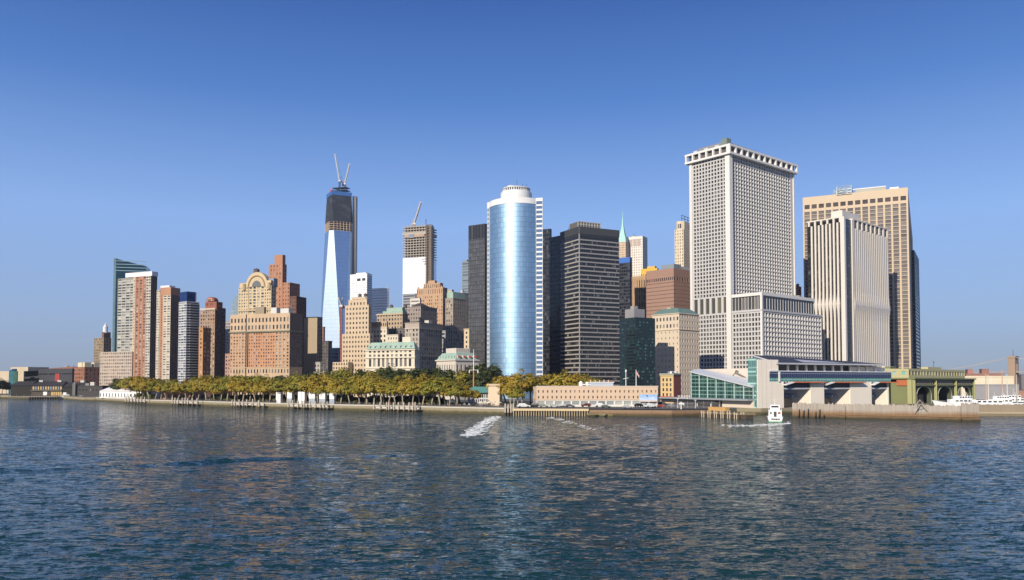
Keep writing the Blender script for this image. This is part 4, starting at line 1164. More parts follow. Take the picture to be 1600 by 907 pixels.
# ---- curved blue glass tower
def curved_tower():
    d = 600
    xl, xr = XP(757.5, d, 90), XP(829.5, d, 90)
    half = (xr - xl) / 2 / math.cos(R(20)); th = R(58); rad = half / math.sin(th); cx = (xl + xr) / 2
    rot = R(2)
    t = thing('curved_tower', 'tall curved blue mirror-glass tower with a white crown and rooftop drum', 'skyscraper', (cx, d - 8, 3), R(-20))
    z1 = Z(316, d - 10) - 3; z2 = Z(308, d - 10) - 3
    def arc(r, n=40, a0=-th, a1=th, z=None): return [(r * math.sin(a0 + (a1 - a0) * i / n), rad - r * math.cos(a0 + (a1 - a0) * i / n)) for i in range(n + 1)]
    gm = curtain((.30, .46, .61), 2.2, 3.7, (.19, .32, .44), .2, .46, .78, .0045, None, .3, .1)
    mb = MB(); pts = arc(rad); s = 0
    for i in range(40):
        a, c = pts[i], pts[i + 1]; l = math.dist(a, c)
        mb.quad((*a, 0), (*c, 0), (*c, z1), (*a, z1), ((s, 0), (s + l, 0), (s + l, z1), (s, z1))); s += l
    o = build(mb, 'curved_glass', gm, t, smooth=True)
    wp = paint((.56, .57, .57), .45)
    # crown ring, set proud of the glass
    mb = MB(); po, pi = arc(rad + .35, 40, -th - .012, th + .012), arc(rad - 1.5)
    for i in range(40):
        mb.quad((*po[i], z1 - .5), (*po[i + 1], z1 - .5), (*po[i + 1], z2), (*po[i], z2))
        mb.quad((*po[i], z2), (*po[i + 1], z2), (*pi[i + 1], z2), (*pi[i], z2))
        mb.quad((*pi[i], z1 - .5), (*pi[i + 1], z1 - .5), (*po[i + 1], z1 - .5), (*po[i], z1 - .5))
    build(mb, 'white_crown', WHITE, t)
    e, w = pts[-1], pts[0]
    # end bays with white floor bands
    def bay(p, q, nm, zt):
        dx, dy = q[0] - p[0], q[1] - p[1]; L = math.hypot(dx, dy); nf = 42
        rz = math.atan2(dy, dx)
        h = zt / nf
        for k in range(nf):
            bo = MB().box(0, L, -.3, .6, k * h, k * h + h * .38, bottom=True); build(bo, 'floor_band', wp, t, (p[0], p[1], 0), rz)
        build(MB().box(.05, L - .05, .0, .5, 0, zt), 'bay_glass', glass((.06, .11, .2), (.12, .2, .32), .3, .1), t, (p[0], p[1], 0), rz)
        build(MB().box(-.1, .2, -.45, .65, 0, zt + .1), 'bay_edge', wp, t, (p[0], p[1], 0), rz)
        build(MB().box(L - .2, L + .1, -.45, .65, 0, zt + .1), 'bay_edge', wp, t, (p[0], p[1], 0), rz)
        build(MB().box(-.1, L + .1, -.46, .7, zt + .1, z2 + .2), 'bay_parapet', WHITE, t, (p[0], p[1], 0), rz)
    q = (e[0] + 5.2, e[1] + .6); bay((e[0] + .35, e[1]), q, 'e', z1 + 1.5)
    p = (w[0] - 2.3, w[1] + 1.5); bay(p, (w[0] - .35, w[1]), 'w', z1 - 1)
    foot = [(w[0] + .1, w[1] + 1.0)] + [(x, y + .5) for x, y in arc(rad - .6, 20)][1:-1] + [(e[0] - .1, e[1] + 1.0), (q[0] - .2, q[1] + .9), (q[0] - 13, q[1] + 22), (-half + 2, q[1] + 26), (p[0] + .2, p[1] + .9)]
    build(MB().prism(foot, 0, z2 - 1.5), 'rear_wall', paint((.06, .07, .09), .5), t)
    # rooftop drum
    cy = rad - 3; zr = z2 - 1.5; d = d + 14; k = d / FPX
    mb = MB().cyl(0, cy, zr, Z(305.5, d) - 3, 24.5 * k, n=40); mb.cyl(0, cy, Z(305.5, d) - 3, Z(304.2, d) - 3, 23.5 * k, n=40); build(mb, 'roof_terrace', WHITE, t)
    za, zb = Z(304.2, d) - 3, Z(299.6, d) - 3
    dr = build(MB().cyl(0, cy, za, zb, 20.5 * k, n=36), 'drum', GLASS_DARK, t)
    for i in range(36):
        a = 2 * math.pi * i / 36
        if i == 0: c0 = build(MB().box(-.3, .3, -.3, .3, za, zb), 'column', WHITE, t, (20.8 * k * math.cos(a), cy + 20.8 * k * math.sin(a), 0), a)
        else:
            c = c0.copy(); COL.objects.link(c); c.parent = t; c.location = (20.8 * k * math.cos(a), cy + 20.8 * k * math.sin(a), 0); c.rotation_euler = (0, 0, a)
    mb = MB().cyl(0, cy, zb, Z(297.9, d) - 3, 22 * k, 21.4 * k, 36); mb.cyl(0, cy, Z(297.9, d) - 3, Z(295.6, d) - 3, 17 * k, 11 * k, 36); build(mb, 'drum_cap', paint((.55, .55, .53)), t)
    build(MB().cyl(-4, cy, Z(296, d) - 3, Z(293, d) - 3, 3.5, n=20), 'roof_plant', paint((.5, .5, .48)), t)
    build(MB().tube([(.5, cy, Z(292, d) - 3), (.5, cy, Z(283, d) - 3)], [.3, .12], 5), 'mast', DARK, t)
    for x in (5, 8, -8): build(MB().tube([(x, cy, Z(294, d) - 3), (x, cy, Z(291, d) - 3)], .15, 4), 'antenna', DARK, t)
    return t
curved_tower()
# ---- black slabs to either side of the gap
b = Bld('black_slab', 'plain black slab tower just behind the curved blue tower', 836, 859.5, 862, 357.5, 760, 60)
b.block(0, b.W, 0, b.D, 0, b.H, paint((.012, .013, .018), .4), None, [(0, b.H, 8, 40, .85, .7, GLASS_DARK)], rec=.15); b.finish()
b = Bld('black_office_tower', 'black office tower with bright horizontal sill bands and a caged penthouse', 875.5, 905, 967, 355, 605, 27)
bk = paint((.028, .028, .03), .4); nf = 37; zc = b.H - 6
gk = glass((.010, .011, .013), (.22, .22, .22), .12, .08)
nR, nL = 26, 9
b.block(0, b.W, 0, b.D, 0, b.H, bk, [(0, zc, nR, nf, .82, .58, gk), (zc, b.H, 0, 0, 0, 0)], [(0, zc, nL, nf, .92, .56, gk), (zc, b.H, 0, 0, 0, 0)], rec=.3)
band = paint((.27, .26, .25), .45); h = zc / nf
for k in range(nf):
    z = k * h
    mb = MB(); st = b.W / nR
    for i in range(nR): mb.box(i * st + .12, (i + 1) * st - .12, -.22, -.01, z - .18 * h, z + .12 * h, bottom=True)
    b.part(mb, 'spandrel_tile', band)
    b.box('sill_band', paint((.36, .33, .29), .5), -.22, -.01, .1, b.D, z - .15 * h, z + .14 * h)
b.box('corner_post', paint((.34, .34, .33), .5), -.3, .3, -.3, .3, 0, b.H)
b.box('roof_band', paint((.05, .05, .05), .5), -.3, b.W + .3, -.3, -.02, zc + 1, b.H + .5)
b.box('roof_band', paint((.05, .05, .05), .5), -.3, -.02, -.019, b.D, zc + 1, b.H + .5)
px0, px1 = b.rx(913), b.rx(945); zp = b.z(344)
b.box('penthouse', paint((.12, .115, .105), .7), 1.2, px1 - 2, 4, 16, b.H - .9, zp - .4)
for i in range(9):
    x = 1 + (px1 - 3) * i / 8
    b.box('penthouse_post', paint((.42, .4, .36), .6), x, x + .6, 3.3, 3.98, b.H - .5, zp)
for z in (b.H + .6, (b.H + zp) / 2, zp - .5): b.box('penthouse_rail', paint((.42, .4, .36), .6), .8, px1 - 1.6, 3.2, 3.29, z, z + .5)
b.box('antenna', DARK, 4, 4.2, b.ly(878) - 3, b.ly(878) - 2.8, b.H - .5, b.H + 4)
b.finish()
b = Bld('black_wing', 'black unlit tower wing attached beside the black office tower', 858.5, 876.5, 878, 368, 650, 40)
b.block(0, b.W, 0, b.D, 0, b.H, paint((.014, .016, .026), .4), None, [(0, b.H, 6, 36, .88, .6, GLASS_DARK)], rec=.2); b.finish()
# ---- blue-topped dark tower
b = Bld('blue_band_tower', 'dark tower with a bright blue band round its top', 958, 984, 987, 402, 780, 58)
zc = b.z(410.5)
b.block(0, b.W, 0, b.D, 0, zc, paint((.02, .022, .035), .4), None, [(0, zc, 8, 40, .85, .6, GLASS_DARK)], rec=.2)
b.box('blue_band', paint((.02, .12, .42), .5), -.3, b.W + .2, -.3, b.D + .2, zc + .02, b.H); b.finish()
# ---- green copper spire
b = Bld('spire_tower', 'cream tower with a slender pale green copper spire', 962, 979, 984.5, 402, 1250, 60)
cs = wall((.60, .46, .32)); cp = paint((.34, .62, .52), .6, 0, .12)
b.block(0, b.W, 0, b.D, 0, b.H, cs, b.grid(b.W, 0, b.H, 3, 3.8, .4, .5), b.grid(b.D, 0, b.H, 3, 3.8, .4, .5))
z1 = b.z(377); y0, y1 = b.ly(977), b.ly(964)
b.block(2, b.W - 2, y0, y1, b.H - .9, z1, cs, b.grid(b.W - 4, b.H, z1, 2.6, 3.8, .4, .6), b.grid(y1 - y0, b.H - .9, z1, 2.4, 3.8, .4, .6), name='upper_wall')
cx, cy = b.W / 2, (y0 + y1) / 2; w0 = (b.W - 4) / 2; w1 = (y1 - y0) / 2
mb = MB(); prev = None
for zz, f in ((z1, 1.0), (b.z(371), .86), (b.z(363), .50), (b.z(353), .24), (b.z(345), .14), (b.z(333), .01)):
    ring = [(cx - w0 * f, cy - w1 * f), (cx + w0 * f, cy - w1 * f), (cx + w0 * f, cy + w1 * f), (cx - w0 * f, cy + w1 * f)]
    if prev:
        for k in range(4): mb.quad((*prev[1][k], prev[0]), (*prev[1][(k + 1) % 4], prev[0]), (*ring[(k + 1) % 4], zz), (*ring[k], zz))
    prev = (zz, ring)
b.part(mb, 'spire', cp)
b.part(MB().tube([(cx, cy, b.z(336)), (cx, cy, b.z(329))], .5, 4), 'finial', cp)
b.finish(470)
b = simple('white_slab', 'white slab office tower with fine vertical window strips', 975, 1004, 1011.5, 369, 1260, 60, (.74, .69, .60), 3.6, 4, .55, .62, glass((.3, .27, .25), (.5, .45, .4), .5), crown=3, vis=470)
for k in range(4): b.box('louvre', paint((.4, .3, .25)), -.35, -.3, b.D * (.12 + .22 * k), b.D * (.12 + .22 * k + .16), b.H - 15, b.H - 4)
# ---- brown deco block, yellow block, rounded brown granite block
b = Bld('ornate_block', 'tan brown stone block with tall narrow ribbed windows', 985.5, 1009, 1012, 431, 830, 60)
ob = wall((.42, .27, .15))
b.block(0, b.W, 0, b.D, 0, b.H, ob, None, [(0, b.H - 12, 6, 16, .4, .6, GLASS), (b.H - 12, b.H - 4, 6, 1, .35, .9, GLASS), (b.H - 4, b.H, 0, 0, 0, 0)], rec=.6)
for k in range(7): b.box('rib', ob, -.6, -.02, b.D * k / 7, b.D * k / 7 + .8, 0, b.H - 2)
b.finish()
b = Bld('yellow_block', 'bright yellow rooftop block between the brown buildings', 1001, 1027, 1029, 419, 950, 62)
b.block(0, b.W, 0, b.D, 0, b.H, paint((.62, .38, .04), .7), None, [(0, b.H - 4, 8, 20, .4, .4, GLASS), (b.H - 4, b.H, 0, 0, 0, 0)])
b.box('roof_plant', paint((.55, .35, .05)), 3, 10, b.ly(1022), b.ly(1010), b.H - .9, b.H + 3); b.finish(470)
b = Bld('granite_block', 'broad brown granite block with a row of dark windows under its flat top', 1009.5, 1052.5, 1100, 419, 760, 42)
gb = wall((.33, .20, .145), var=.07)
zl = b.z(438); zh = b.z(432)
gs = glass((.16, .10, .08), (.24, .16, .12), .4, .3)
b.block(0, b.W, 0, b.D, 0, b.H, gb, [(0, zl, 22, 30, .82, .34, gs), (zl, zh, 12, 1, .5, .9, GLASS_DARK), (zh, b.H, 0, 0, 0, 0)], [(0, zl, 4, 30, .96, .22, gs), (zl, zh, 14, 1, .5, .8, GLASS_DARK), (zh, b.H, 0, 0, 0, 0)], rec=.3)
b.box('roof_plant', paint((.22, .26, .29), .7), 3, 14, b.ly(1050), b.ly(1030), b.H - .9, b.z(411.5))
b.box('roof_plant', paint((.4, .42, .42), .7), 14.02, 30, b.ly(1050), b.ly(1036), b.H - .9, b.z(414)); b.finish(520)
# ---- cream deco tower with scaffold
b = Bld('cream_deco_tower', 'cream stone deco tower with a rounded shoulder and scaffold on top', 1054, 1068, 1090, 358, 1050, 52)
cd = wall((.64, .53, .36), var=.06)
b.block(0, b.W, 0, b.D, 0, b.H, cd, b.grid(b.W, 0, b.H, 3.4, 4, .32, .6), b.grid(b.D, 0, b.H, 3.4, 4, .32, .6))
mb = MB(); i_ = 3.5; z1 = b.z(345)
mb.prism([(i_, .5), (b.W - i_, .5), (b.W - .5, i_), (b.W - .5, b.D - i_), (b.W - i_, b.D - .5), (i_, b.D - .5), (.5, b.D - i_), (.5, i_)], b.H - .9, z1); b.part(mb, 'upper_drum', cd)
for k in range(2):
    y = b.D * (.36 + .22 * k); b.part(MB().box(.42, .48, y - 1, y + 1, b.H + 1.5, z1 - 3.5), 'arch_window', GLASS)
    x = b.W * (.42 + .2 * k); b.part(MB().box(x - 1, x + 1, .42, .48, b.H + 1.5, z1 - 3.5), 'arch_window', GLASS)
mb = MB()
for k in range(5):
    x = 3 + (b.W - 6) * k / 4; mb.tube([(x, 4, z1), (x, 4, b.z(335))], .35, 4)
for z in (b.z(340), b.z(335.5)): mb.tube([(3, 4, z), (b.W - 3, 4, z)], .35, 4)
b.part(mb, 'scaffold', DARK); b.finish(470)
# ---- dark green glass block
b = Bld('green_glass_block', 'dark green glass block with pale reflections on one face', 968, 993, 1023.5, 496, 560, 33)
dg = paint((.012, .022, .022), .35)
gg = glass((.006, .016, .015), (.07, .19, .155), .2, .06); gd = glass((.006, .010, .012), (.03, .07, .065), .2, .06)  # pale green panes: reflections put into the glass colour
b.block(0, b.W, 0, b.D, 0, b.H, dg, [(0, b.H - 2, 11, 24, .9, .6, gg), (b.H - 2, b.H, 0, 0, 0, 0)], [(0, b.H - 2, 8, 24, .92, .55, gd), (b.H - 2, b.H, 0, 0, 0, 0)], rec=.15)
b.box('penthouse', wall((.26, .25, .25)), 1.5, b.rx(1012), 3, b.ly(974), b.H - .9, b.z(482))
b.box('penthouse', wall((.3, .28, .26)), 3, b.rx(1004), 5, b.ly(980), b.z(482), b.z(477)); b.finish()
# ---- pale stone block with a green roof
b = Bld('stone_block', 'pale stone office block with a shallow green roof beside the white lattice tower', 1019, 1061, 1092, 489, 600, 40)
sb_ = wall((.58, .48, .36), var=.06)
b.block(0, b.W, 0, b.D, 0, b.H, sb_, b.grid(b.W, 0, b.H, 3, 4.4, .5, .5, glass((.2, .16, .12), (.3, .25, .2), .4)), [(0, b.H - 12, 7, 12, .18, .35, GLASS), (b.H - 12, b.H - 1.5, 8, 2, .45, .5, GLASS), (b.H - 1.5, b.H, 0, 0, 0, 0)])
for z in (b.H - 12.5, b.H - .6): b.part(MB().box(-.6, b.W + .2, -.6, b.D + .4, z, z + .6, bottom=True), 'cornice', sb_)
mb = MB(); o_ = [(-.4, -.4), (b.W, -.4), (b.W, b.D + .3), (-.4, b.D + .3)]; n_ = [(5, 5), (b.W - 5, 5), (b.W - 5, b.D - 5), (5, b.D - 5)]; zm = b.H + 4.2
for k in range(4):
    k2 = (k + 1) % 4; mb.quad((*o_[k], b.H + .03), (*o_[k2], b.H + .03), (*n_[k2], zm), (*n_[k], zm))
mb.poly([(*p, zm) for p in n_]); b.part(mb, 'roof', paint((.12, .2, .17), .7))
b.box('roof_plant', wall((.5, .42, .32)), 6, 16, b.ly(1040), b.ly(1034), zm - .4, b.z(478)); b.finish()
simple('red_block', 'small red brick block top between the lattice tower and the finned tower', 1238, 1248, 1252, 448, 900, 45, (.34, .13, .08), 3, 3.5, .4, .5)
b = simple('corner_house', 'small five-storey house with a yellow front and red brick side', 1032, 1052, 1063, 586.5, 455, 52, (.58, .42, .2), 2.2, 3.0, .45, .62, GLASS, zmin=3.5)
b.part(MB().box(.05, b.W + .3, -.3, -.03, 0, b.H, bottom=True), 'brick_side', wall((.32, .1, .07)))
b.part(MB().box(-.5, b.W + .4, -.55, b.D + .4, b.H + .16, b.H + 1.0), 'cornice', paint((.3, .32, .26)))
for k in range(3): b.box('chimney', WHITE, 2 + 2.5 * k, 2.8 + 2.5 * k, 2, 3, b.H - .5, b.H + 2.2)
b.part(MB().prism([(-2.2, .5), (-.02, .5), (-.02, b.D), (-2.2, b.D)], [3.0, 3.2, 3.2, 3.0], [3.1, 4.0, 4.0, 3.1], bottom=True), 'awning', paint((.5, .08, .05), .8))

# ---- the white lattice tower
LW = wall((.50, .485, .46), .7, .06)
LG = glass((.014, .013, .013), (.16, .15, .13), .22, .15)
b = Bld('lattice_tower', 'tall white concrete lattice tower with an overhanging colonnade crown', 1078, 1139, 1239, 240, 665, 40)
zc0 = b.z(491); zc1 = b.z(462.5)
zL0, zL1 = b.z(490), b.z(462)
cw = 3.6
nR, nL = 23, 11
def latR(n, z0, z1, rows, mg): return (z0, z1, n, rows, .88, .82, LG, 'window', mg, .22)
def lat(n, z0, z1, rows, mg): return (z0, z1, n, rows, .66, .67, LG, 'window', mg, .12)
mgR, mgL = 3.0, 2.0
cor = 5.2
zcr = b.H
nfl = 37
b.block(0, b.W, 0, b.D, 0, b.H, LW,
        [latR(nR, 0, zc0, 19, mgR + 2), (zc0, zc1, 0, 0, 0, 0), latR(nR, zc1, b.H, nfl, mgR + 2)],
        [lat(nL, 0, zL0, 19, mgL + 1), (zL0, zL1, 6, 1, .62, .88, glass((.05, .045, .03), (.2, .18, .1), .3), 'tall_window', mgL), lat(nL, zL1, b.H, nfl, mgL + 1)], rec=1.0)
b.box('corner_pier', wall((.68, .65, .60), .7, .05), -1.2, 3.2, -1.2, 3.4, 0, b.H + .4)
b.box('edge_pier', wall((.66, .63, .58), .7, .05), -.9, .4, b.D - 2.2, b.D + .3, 0, b.H + .2)
b.box('edge_pier', wall((.66, .63, .58), .7, .05), b.W - 1.2, b.W + .3, -.9, .4, 0, b.H + .2)
# crown: a frame carried out over the faces, with open bays
oz0, oz1 = b.H - 1.0, b.z(226.5)
ov = 3.2; hh = oz1 - oz0
crn = wall((.70, .67, .62), .6, .05)
for nm, x0, x1, y0, y1 in (('R', -ov, b.W + ov, -ov, -ov + 2.2), ('L', -ov, -ov + 2.2, -ov + 2.21, b.D + ov)):
    b.box('crown_beam', crn, x0, x1, y0, y1, oz0, oz0 + hh * .2)
    b.box('crown_beam', crn, x0, x1, y0, y1, oz1 - hh * .2, oz1)
    n = 12 if nm == 'R' else 6
    for k in range(n + 1):
        if nm == 'R':
            x = x0 + (x1 - x0 - 2) * k / n; b.box('crown_post', crn, x, x + 1.5, y0 + .02, y1 - .02, oz0 + hh * .2, oz1 - hh * .2)
        else:
            y = y0 + (y1 - y0 - 2) * k / n; b.box('crown_post', crn, x0 + .02, x1 - .02, y, y + 1.5, oz0 + hh * .2, oz1 - hh * .2)
b.box('crown_core', paint((.09, .09, .09), .8), -.5, b.W + .5, -.5, b.D + .5, oz0, oz1 - 1.2)
b.box('crown_roof', crn, -ov + 2.21, b.W + ov, -ov + 2.21, b.D + ov, oz1 - 1.0, oz1 - .3)
b.box('crown_floor', crn, -ov + 2.21, b.W + ov, -ov + 2.21, b.D + ov, oz0 - .02, oz0 + .6)
b.box('roof_plant', paint((.22, .22, .22)), 4, b.W * .5, 6, b.D - 6, oz1 - .3, oz1 + 5)
b.box('roof_plant', paint((.16, .2, .17)), 3, 9, 4, 10, oz1 - .3, oz1 + 7.5)
for i in range(3): b.box('window_crane', paint((.5, .49, .45)), 0, .5, b.D * (.25 + .28 * i), b.D * (.25 + .28 * i) + 4, oz1 - .3, oz1 + 2.4)
b.finish(575)
lt = b
# lower body on its east side
b = Bld('lattice_annex', 'lower white lattice block with a dark glazed top storey, joined to the lattice tower', 1143, 1190, 1272.5, 456.5, 625, 40)
z0b, z1b = b.z(482.5), b.z(461)
zl = b.z(486)
W2 = b.rx(1283.5)
b.block(0, W2, 0, b.D, 0, zl, LW, [latR(21, 0, zl - .8, 18, 1.0), (zl - .8, zl, 0, 0, 0, 0)], [lat(9, 0, zl - .8, 18, .8), (zl - .8, zl, 0, 0, 0, 0)], rec=1.0)
b.box('ledge', LW, -.5, W2 + .3, -.5, b.D, zl + .01, zl + 1.4)
b.block(.8, b.W, .8, b.D, zl + 1.41, b.H - 2.4, LW, [(zl + 1.41, b.H - 2.4, 20, 1, .86, .95, GLASS_DARK, 'tall_window')], [(zl + 1.41, b.H - 2.4, 9, 1, .86, .95, glass((.05, .05, .05), (.16, .15, .14), .4), 'tall_window')], rec=.3, name='glazed_storey')
b.box('roof_beam', wall((.68, .65, .60), .7, .05), -.3, b.W + .3, -.3, b.D, b.H - 2.39, b.H)
b.box('corner_pier', wall((.68, .65, .60), .7, .05), -.45, 1.3, -.45, 1.3, 0, b.H - .3)
for k in range(6):
    x = b.W * (.2 + .12 * k); b.box('roof_plant', paint((.3, .28, .24)), x, x + 3, 5, 8, b.H, b.H + random.uniform(1, 2.6))
b.finish(575)

# ---- white finned tower
b = Bld('finned_tower', 'white vertically finned tower with a dark recessed corner and flared mid band', 1261, 1318, 1386, 341, 705, 42)
fin = wall((.62, .57, .50), .65, .05); dkg = paint((.02, .022, .026), .35)
rs = b.rx(1331)      # the finned part of the R face starts beyond the dark corner channel
rt = b.rx(1386)
b.block(0, b.W, 0, b.D, 0, b.H, dkg, [(0, b.H, 24, 40, .9, .7, GLASS_DARK)], [(0, b.H, 10, 40, .9, .7, GLASS_DARK)], rec=.15)
zf0, zf1 = b.z(486), b.z(463); zt = b.z(353)
def fins(side, a0, a1, n, wdt, dep, ztop, zcap):
    st = (a1 - a0) / n
    for k in range(n):
        c = a0 + (k + .5) * st
        # one fin, thickening where it flares at the mid band
        prof = [(0, dep, wdt), (zf0 - 6, dep, wdt), (zf0, dep + .25, wdt * 1.15), ((zf0 + zf1) / 2, dep + .75, st * .86), (zf1, dep + .25, wdt * 1.1), (zf1 + 5, dep, wdt), (ztop, dep, wdt)]
        mb = MB()
        for (za, da, wa), (zb, db, wb) in zip(prof, prof[1:]):
            def q(w, dd, z):
                if side == 'R': return [(c - w / 2, -.01, z), (c - w / 2, -dd, z), (c + w / 2, -dd, z), (c + w / 2, -.01, z)]
                return [(-.01, c + w / 2, z), (-dd, c + w / 2, z), (-dd, c - w / 2, z), (-.01, c - w / 2, z)]
            A, B_ = q(wa, da, za), q(wb, db, zb)
            for i in range(3): mb.quad(A[i], A[i + 1], B_[i + 1], B_[i])
        E = q(wdt, dep, ztop); mb.quad(*E[::-1])
        b.part(mb, 'fin', fin)
fins('R', rs, rt, 19, (rt - rs) / 19 * .56, 1.0, zt, 0)
fins('L', 3.5, b.D - 3, 8, (b.D - 6.5) / 8 * .46, 1.2, b.z(347), 0)
for k in range(9):
    x = rs + (rt - rs - 2.2) * k / 8
    b.box('crown_post', fin, x, x + 2.2, -1.1, -.02, zt + .02, b.H + .5)
for k in range(6):
    y = 2 + (b.D - 5) * k / 5
    b.box('crown_post', fin, -1.1, -.02, y, y + 1.7, b.z(347) + .02, b.H + .5)
b.box('crown_cap', fin, rs - .4, rt + .6, -1.1, 2, b.H + .51, b.H + 1.6)
b.box('crown_cap', fin, -1.1, 2, .6, b.D, b.H + .51, b.H + 1.6)
b.box('corner_pier', wall((.64, .60, .54), .7, .05), -1.3, 1.6, -1.0, 2.6, 0, b.H + 1.2)
b.box('corner_fin', fin, rs - 2.2, rs - .3, -1.15, -.02, 0, b.H + .5)
b.box('penthouse', wall((.66, .61, .54), .7, .04), 2, b.rx(1347), 2, b.ly(1297), b.H - .9, b.z(327.5))
b.finish(560)

# ---- tan tower behind, its dark neighbour
b = Bld('tan_grid_tower', 'wide tan office tower of tall window bays behind the white finned tower', 1254, 1418.5, 1424.5, 293, 819, 63)
tg = wall((.56, .44, .30), .75, .05); gt = glass((.085, .075, .07), (.22, .19, .17), .5, .15)
z1 = b.z(317); z2 = b.z(313); z3 = b.z(305.5); nb = 14
zb = 3
b.block(0, b.W, 0, b.D, 0, b.H, tg, [(0, z1, 1, 50, .5, .6, gt), (z1, b.H, 0, 0, 0, 0)], [(0, z1, nb, 50, .74, .86, gt, 'window', .8), (z1, z2, 0, 0, 0, 0), (z2, z3, nb, 1, .72, .9, glass((.05, .035, .025), (.1, .07, .05), .2), 'louvre', .8), (z3, b.H, 0, 0, 0, 0)], rec=.9)
for k in range(nb + 1):
    y = .8 + (b.D - 1.6) * k / nb
    b.box('pier', tg, -1.0, -.02, max(0, y - .75), min(b.D, y + .75), 0, z2 - 1)
mb = MB().lattice((6, b.ly(1319), b.H - 1), (6, b.ly(1319), b.z(281)), 14, 4, .45); mb.lattice((6, b.ly(1311), b.H - 1), (6, b.ly(1311), b.z(285)), 10, 4, .3)
b.part(mb, 'scaffold', paint((.6, .66, .66), .5))
b.box('roof_screen', paint((.55, .66, .70), .4), 6.5, 12, b.ly(1330), b.ly(1306), b.H - .9, b.z(285))
b.box('roof_plant', wall((.42, .4, .33)), 5, 20, b.ly(1384), b.ly(1336), b.H - .9, b.z(287))
b.box('roof_rail', paint((.6, .6, .6)), 4.6, 4.9, b.ly(1384), b.ly(1330), b.z(287), b.z(285.5))
b.box('window_crane', WHITE, 2, 4, b.ly(1404), b.ly(1390), b.H - .9, b.H + 2)
b.finish(572)
b = Bld('dark_banded_tower', 'dark teal tower with pale bands peeping out behind the tan office tower', 1405, 1428.5, 1435.5, 391, 960, 60)
b.block(0, b.W, 0, b.D, 0, b.H, paint((.025, .05, .065), .5), [(0, b.z(406), 1, 38, .85, .5, glass((.2, .27, .3), (.3, .36, .38), .4)), (b.z(406), b.H, 0, 0, 0, 0)], [(0, b.H, 6, 44, .8, .5, GLASS_DARK)]); b.finish(572)
# ================================================================== WATERFRONT: terminal, pier buildings, boats, cars, people, trees
def slab(b, nm, mat, pts, z0, z1, parent=None):
    return b.part(MB().prism(pts, z0, z1, bottom=True), nm, mat, parent=parent)

# ---- ferry terminal
TW = wall((.78, .70, .58), .7, .05)
b = Bld('ferry_terminal', 'cream ferry terminal with solar roof, blue clerestory, three boat slips and a glass wing', 1078, 1183.5, 1388, 562, 366, 25, z0=3.0)
T = b
tl = b.ly(1178)                      # depth of the tall end tower
b.block(0, b.rx(1216), 0, 6, 0, b.H, TW, None, None, name='tower_wall', parapet=.5)
mb = MB().prism([(-.7, .4), (-.02, .4), (-.02, 5.6), (-.7, 5.6)], .3, b.H + .6); b.part(mb, 'stair_glass', curtain((.09, .24, .22), 1.3, 3.6, (.36, .54, .49), .35, .12, .4))
for k in range(5):
    z = .3 + (b.H - .4) * k / 4; b.box('mullion', paint((.35, .60, .52), .5), -.8, -.71, .3, 5.7, z - .35, z + .35)
x0 = b.rx(1202); xE = b.W
def zr(py, px):   # height of a roofline point on the front face at column px
    y = b.Y + b.rx(px) * b.sa
    return Z(py, y) - b.z0
zb0, zb1 = zr(596.5, 1202), zr(581, 1202)
xs = b.rx(1216)
# lower front wall with three slip openings
sl = [(1224, 1266), (1287, 1328), (1361, 1386)]
cuts = [xs + .01]
for p, q in sl: cuts += [b.rx(p), b.rx(q)]
cuts += [xE]
zo = zr(607, 1245)
for i in range(0, len(cuts), 2):
    a, c = cuts[i], cuts[i + 1]
    if c - a > .2: b.box('front_wall', TW, a, c, 0, 4, 0, zb0)
for p, q in sl:
    a, c = b.rx(p), b.rx(q)
    b.box('fascia', paint((.035, .04, .045), .5), a + .01, c - .01, .6, 1.4, zo, zb0 - .4)
    b.box('lintel', paint((.4, .42, .45), .5), a + .01, c - .01, .2, .59, zo - .5, zo + .2)
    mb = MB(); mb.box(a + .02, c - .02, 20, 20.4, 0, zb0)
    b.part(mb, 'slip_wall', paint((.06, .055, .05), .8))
    b.box('slip_side', TW, c - .3, c - .02, .7, 19.9, 0, zo - .6)
    b.box('slip_side', TW, a + .02, a + .3, 4.01, 19.9, 0, zo - .6)
    b.box('pylon', paint((.5, .48, .44)), a + .7, a + 1.2, 1.6, 2.2, 0, zo - .6)
    # the bridge gantry that hangs in the slip
    mb = MB(); w = c - a
    for k in range(6): mb.tube([(a + w * .2, 6, zo * .55), (a + w * (.3 + .1 * k), 6, zo * .72), (a + w * (.38 + .1 * k), 6, zo * .5)], .14, 4)
    mb.tube([(a + w * .15, 6, zo * .6), (c - w * .2, 6, zo * .56)], .22, 5)
    b.part(mb, 'gantry', paint((.10, .13, .22), .5))
    for k in range(3):
        b.part(MB().box(a + w * (.2 + .22 * k), a + w * (.2 + .22 * k) + .5, 5.6, 6, zo * (.62 - .05 * k), zo * (.62 - .05 * k) + .5, bottom=True), 'floodlight', paint((.75, .75, .72)))
    b.part(MB().box(a + w * .55, c - .4, 12, 14, 0, zo * .45), 'ramp_block', paint((.45, .36, .25), .8))
    # awning: white tilted edge and orange soffit
    ax0, ax1 = a + w * .25, c + w * .45
    mb = MB().prism([(ax0, -2.6), (min(ax1, xE + 4), -2.6), (min(ax1, xE + 4), -.02), (ax0, -.02)], [zb0 - .55] * 4, [zb0 - .05] * 4, bottom=True); b.part(mb, 'orange_awning', paint((.55, .14, .05), .6))
    mb = MB().prism([(a - .5, -2.4), (ax0 - .02, -2.4), (ax0 - .02, -.02), (a - .5, -.02)], [zb0 - 1.7, zb0 - .55, zb0 - .55, zb0 - 1.7], [zb0 - 1.35, zb0 - .1, zb0 - .1, zb0 - 1.35], bottom=True); b.part(mb, 'white_awning', WHITE)
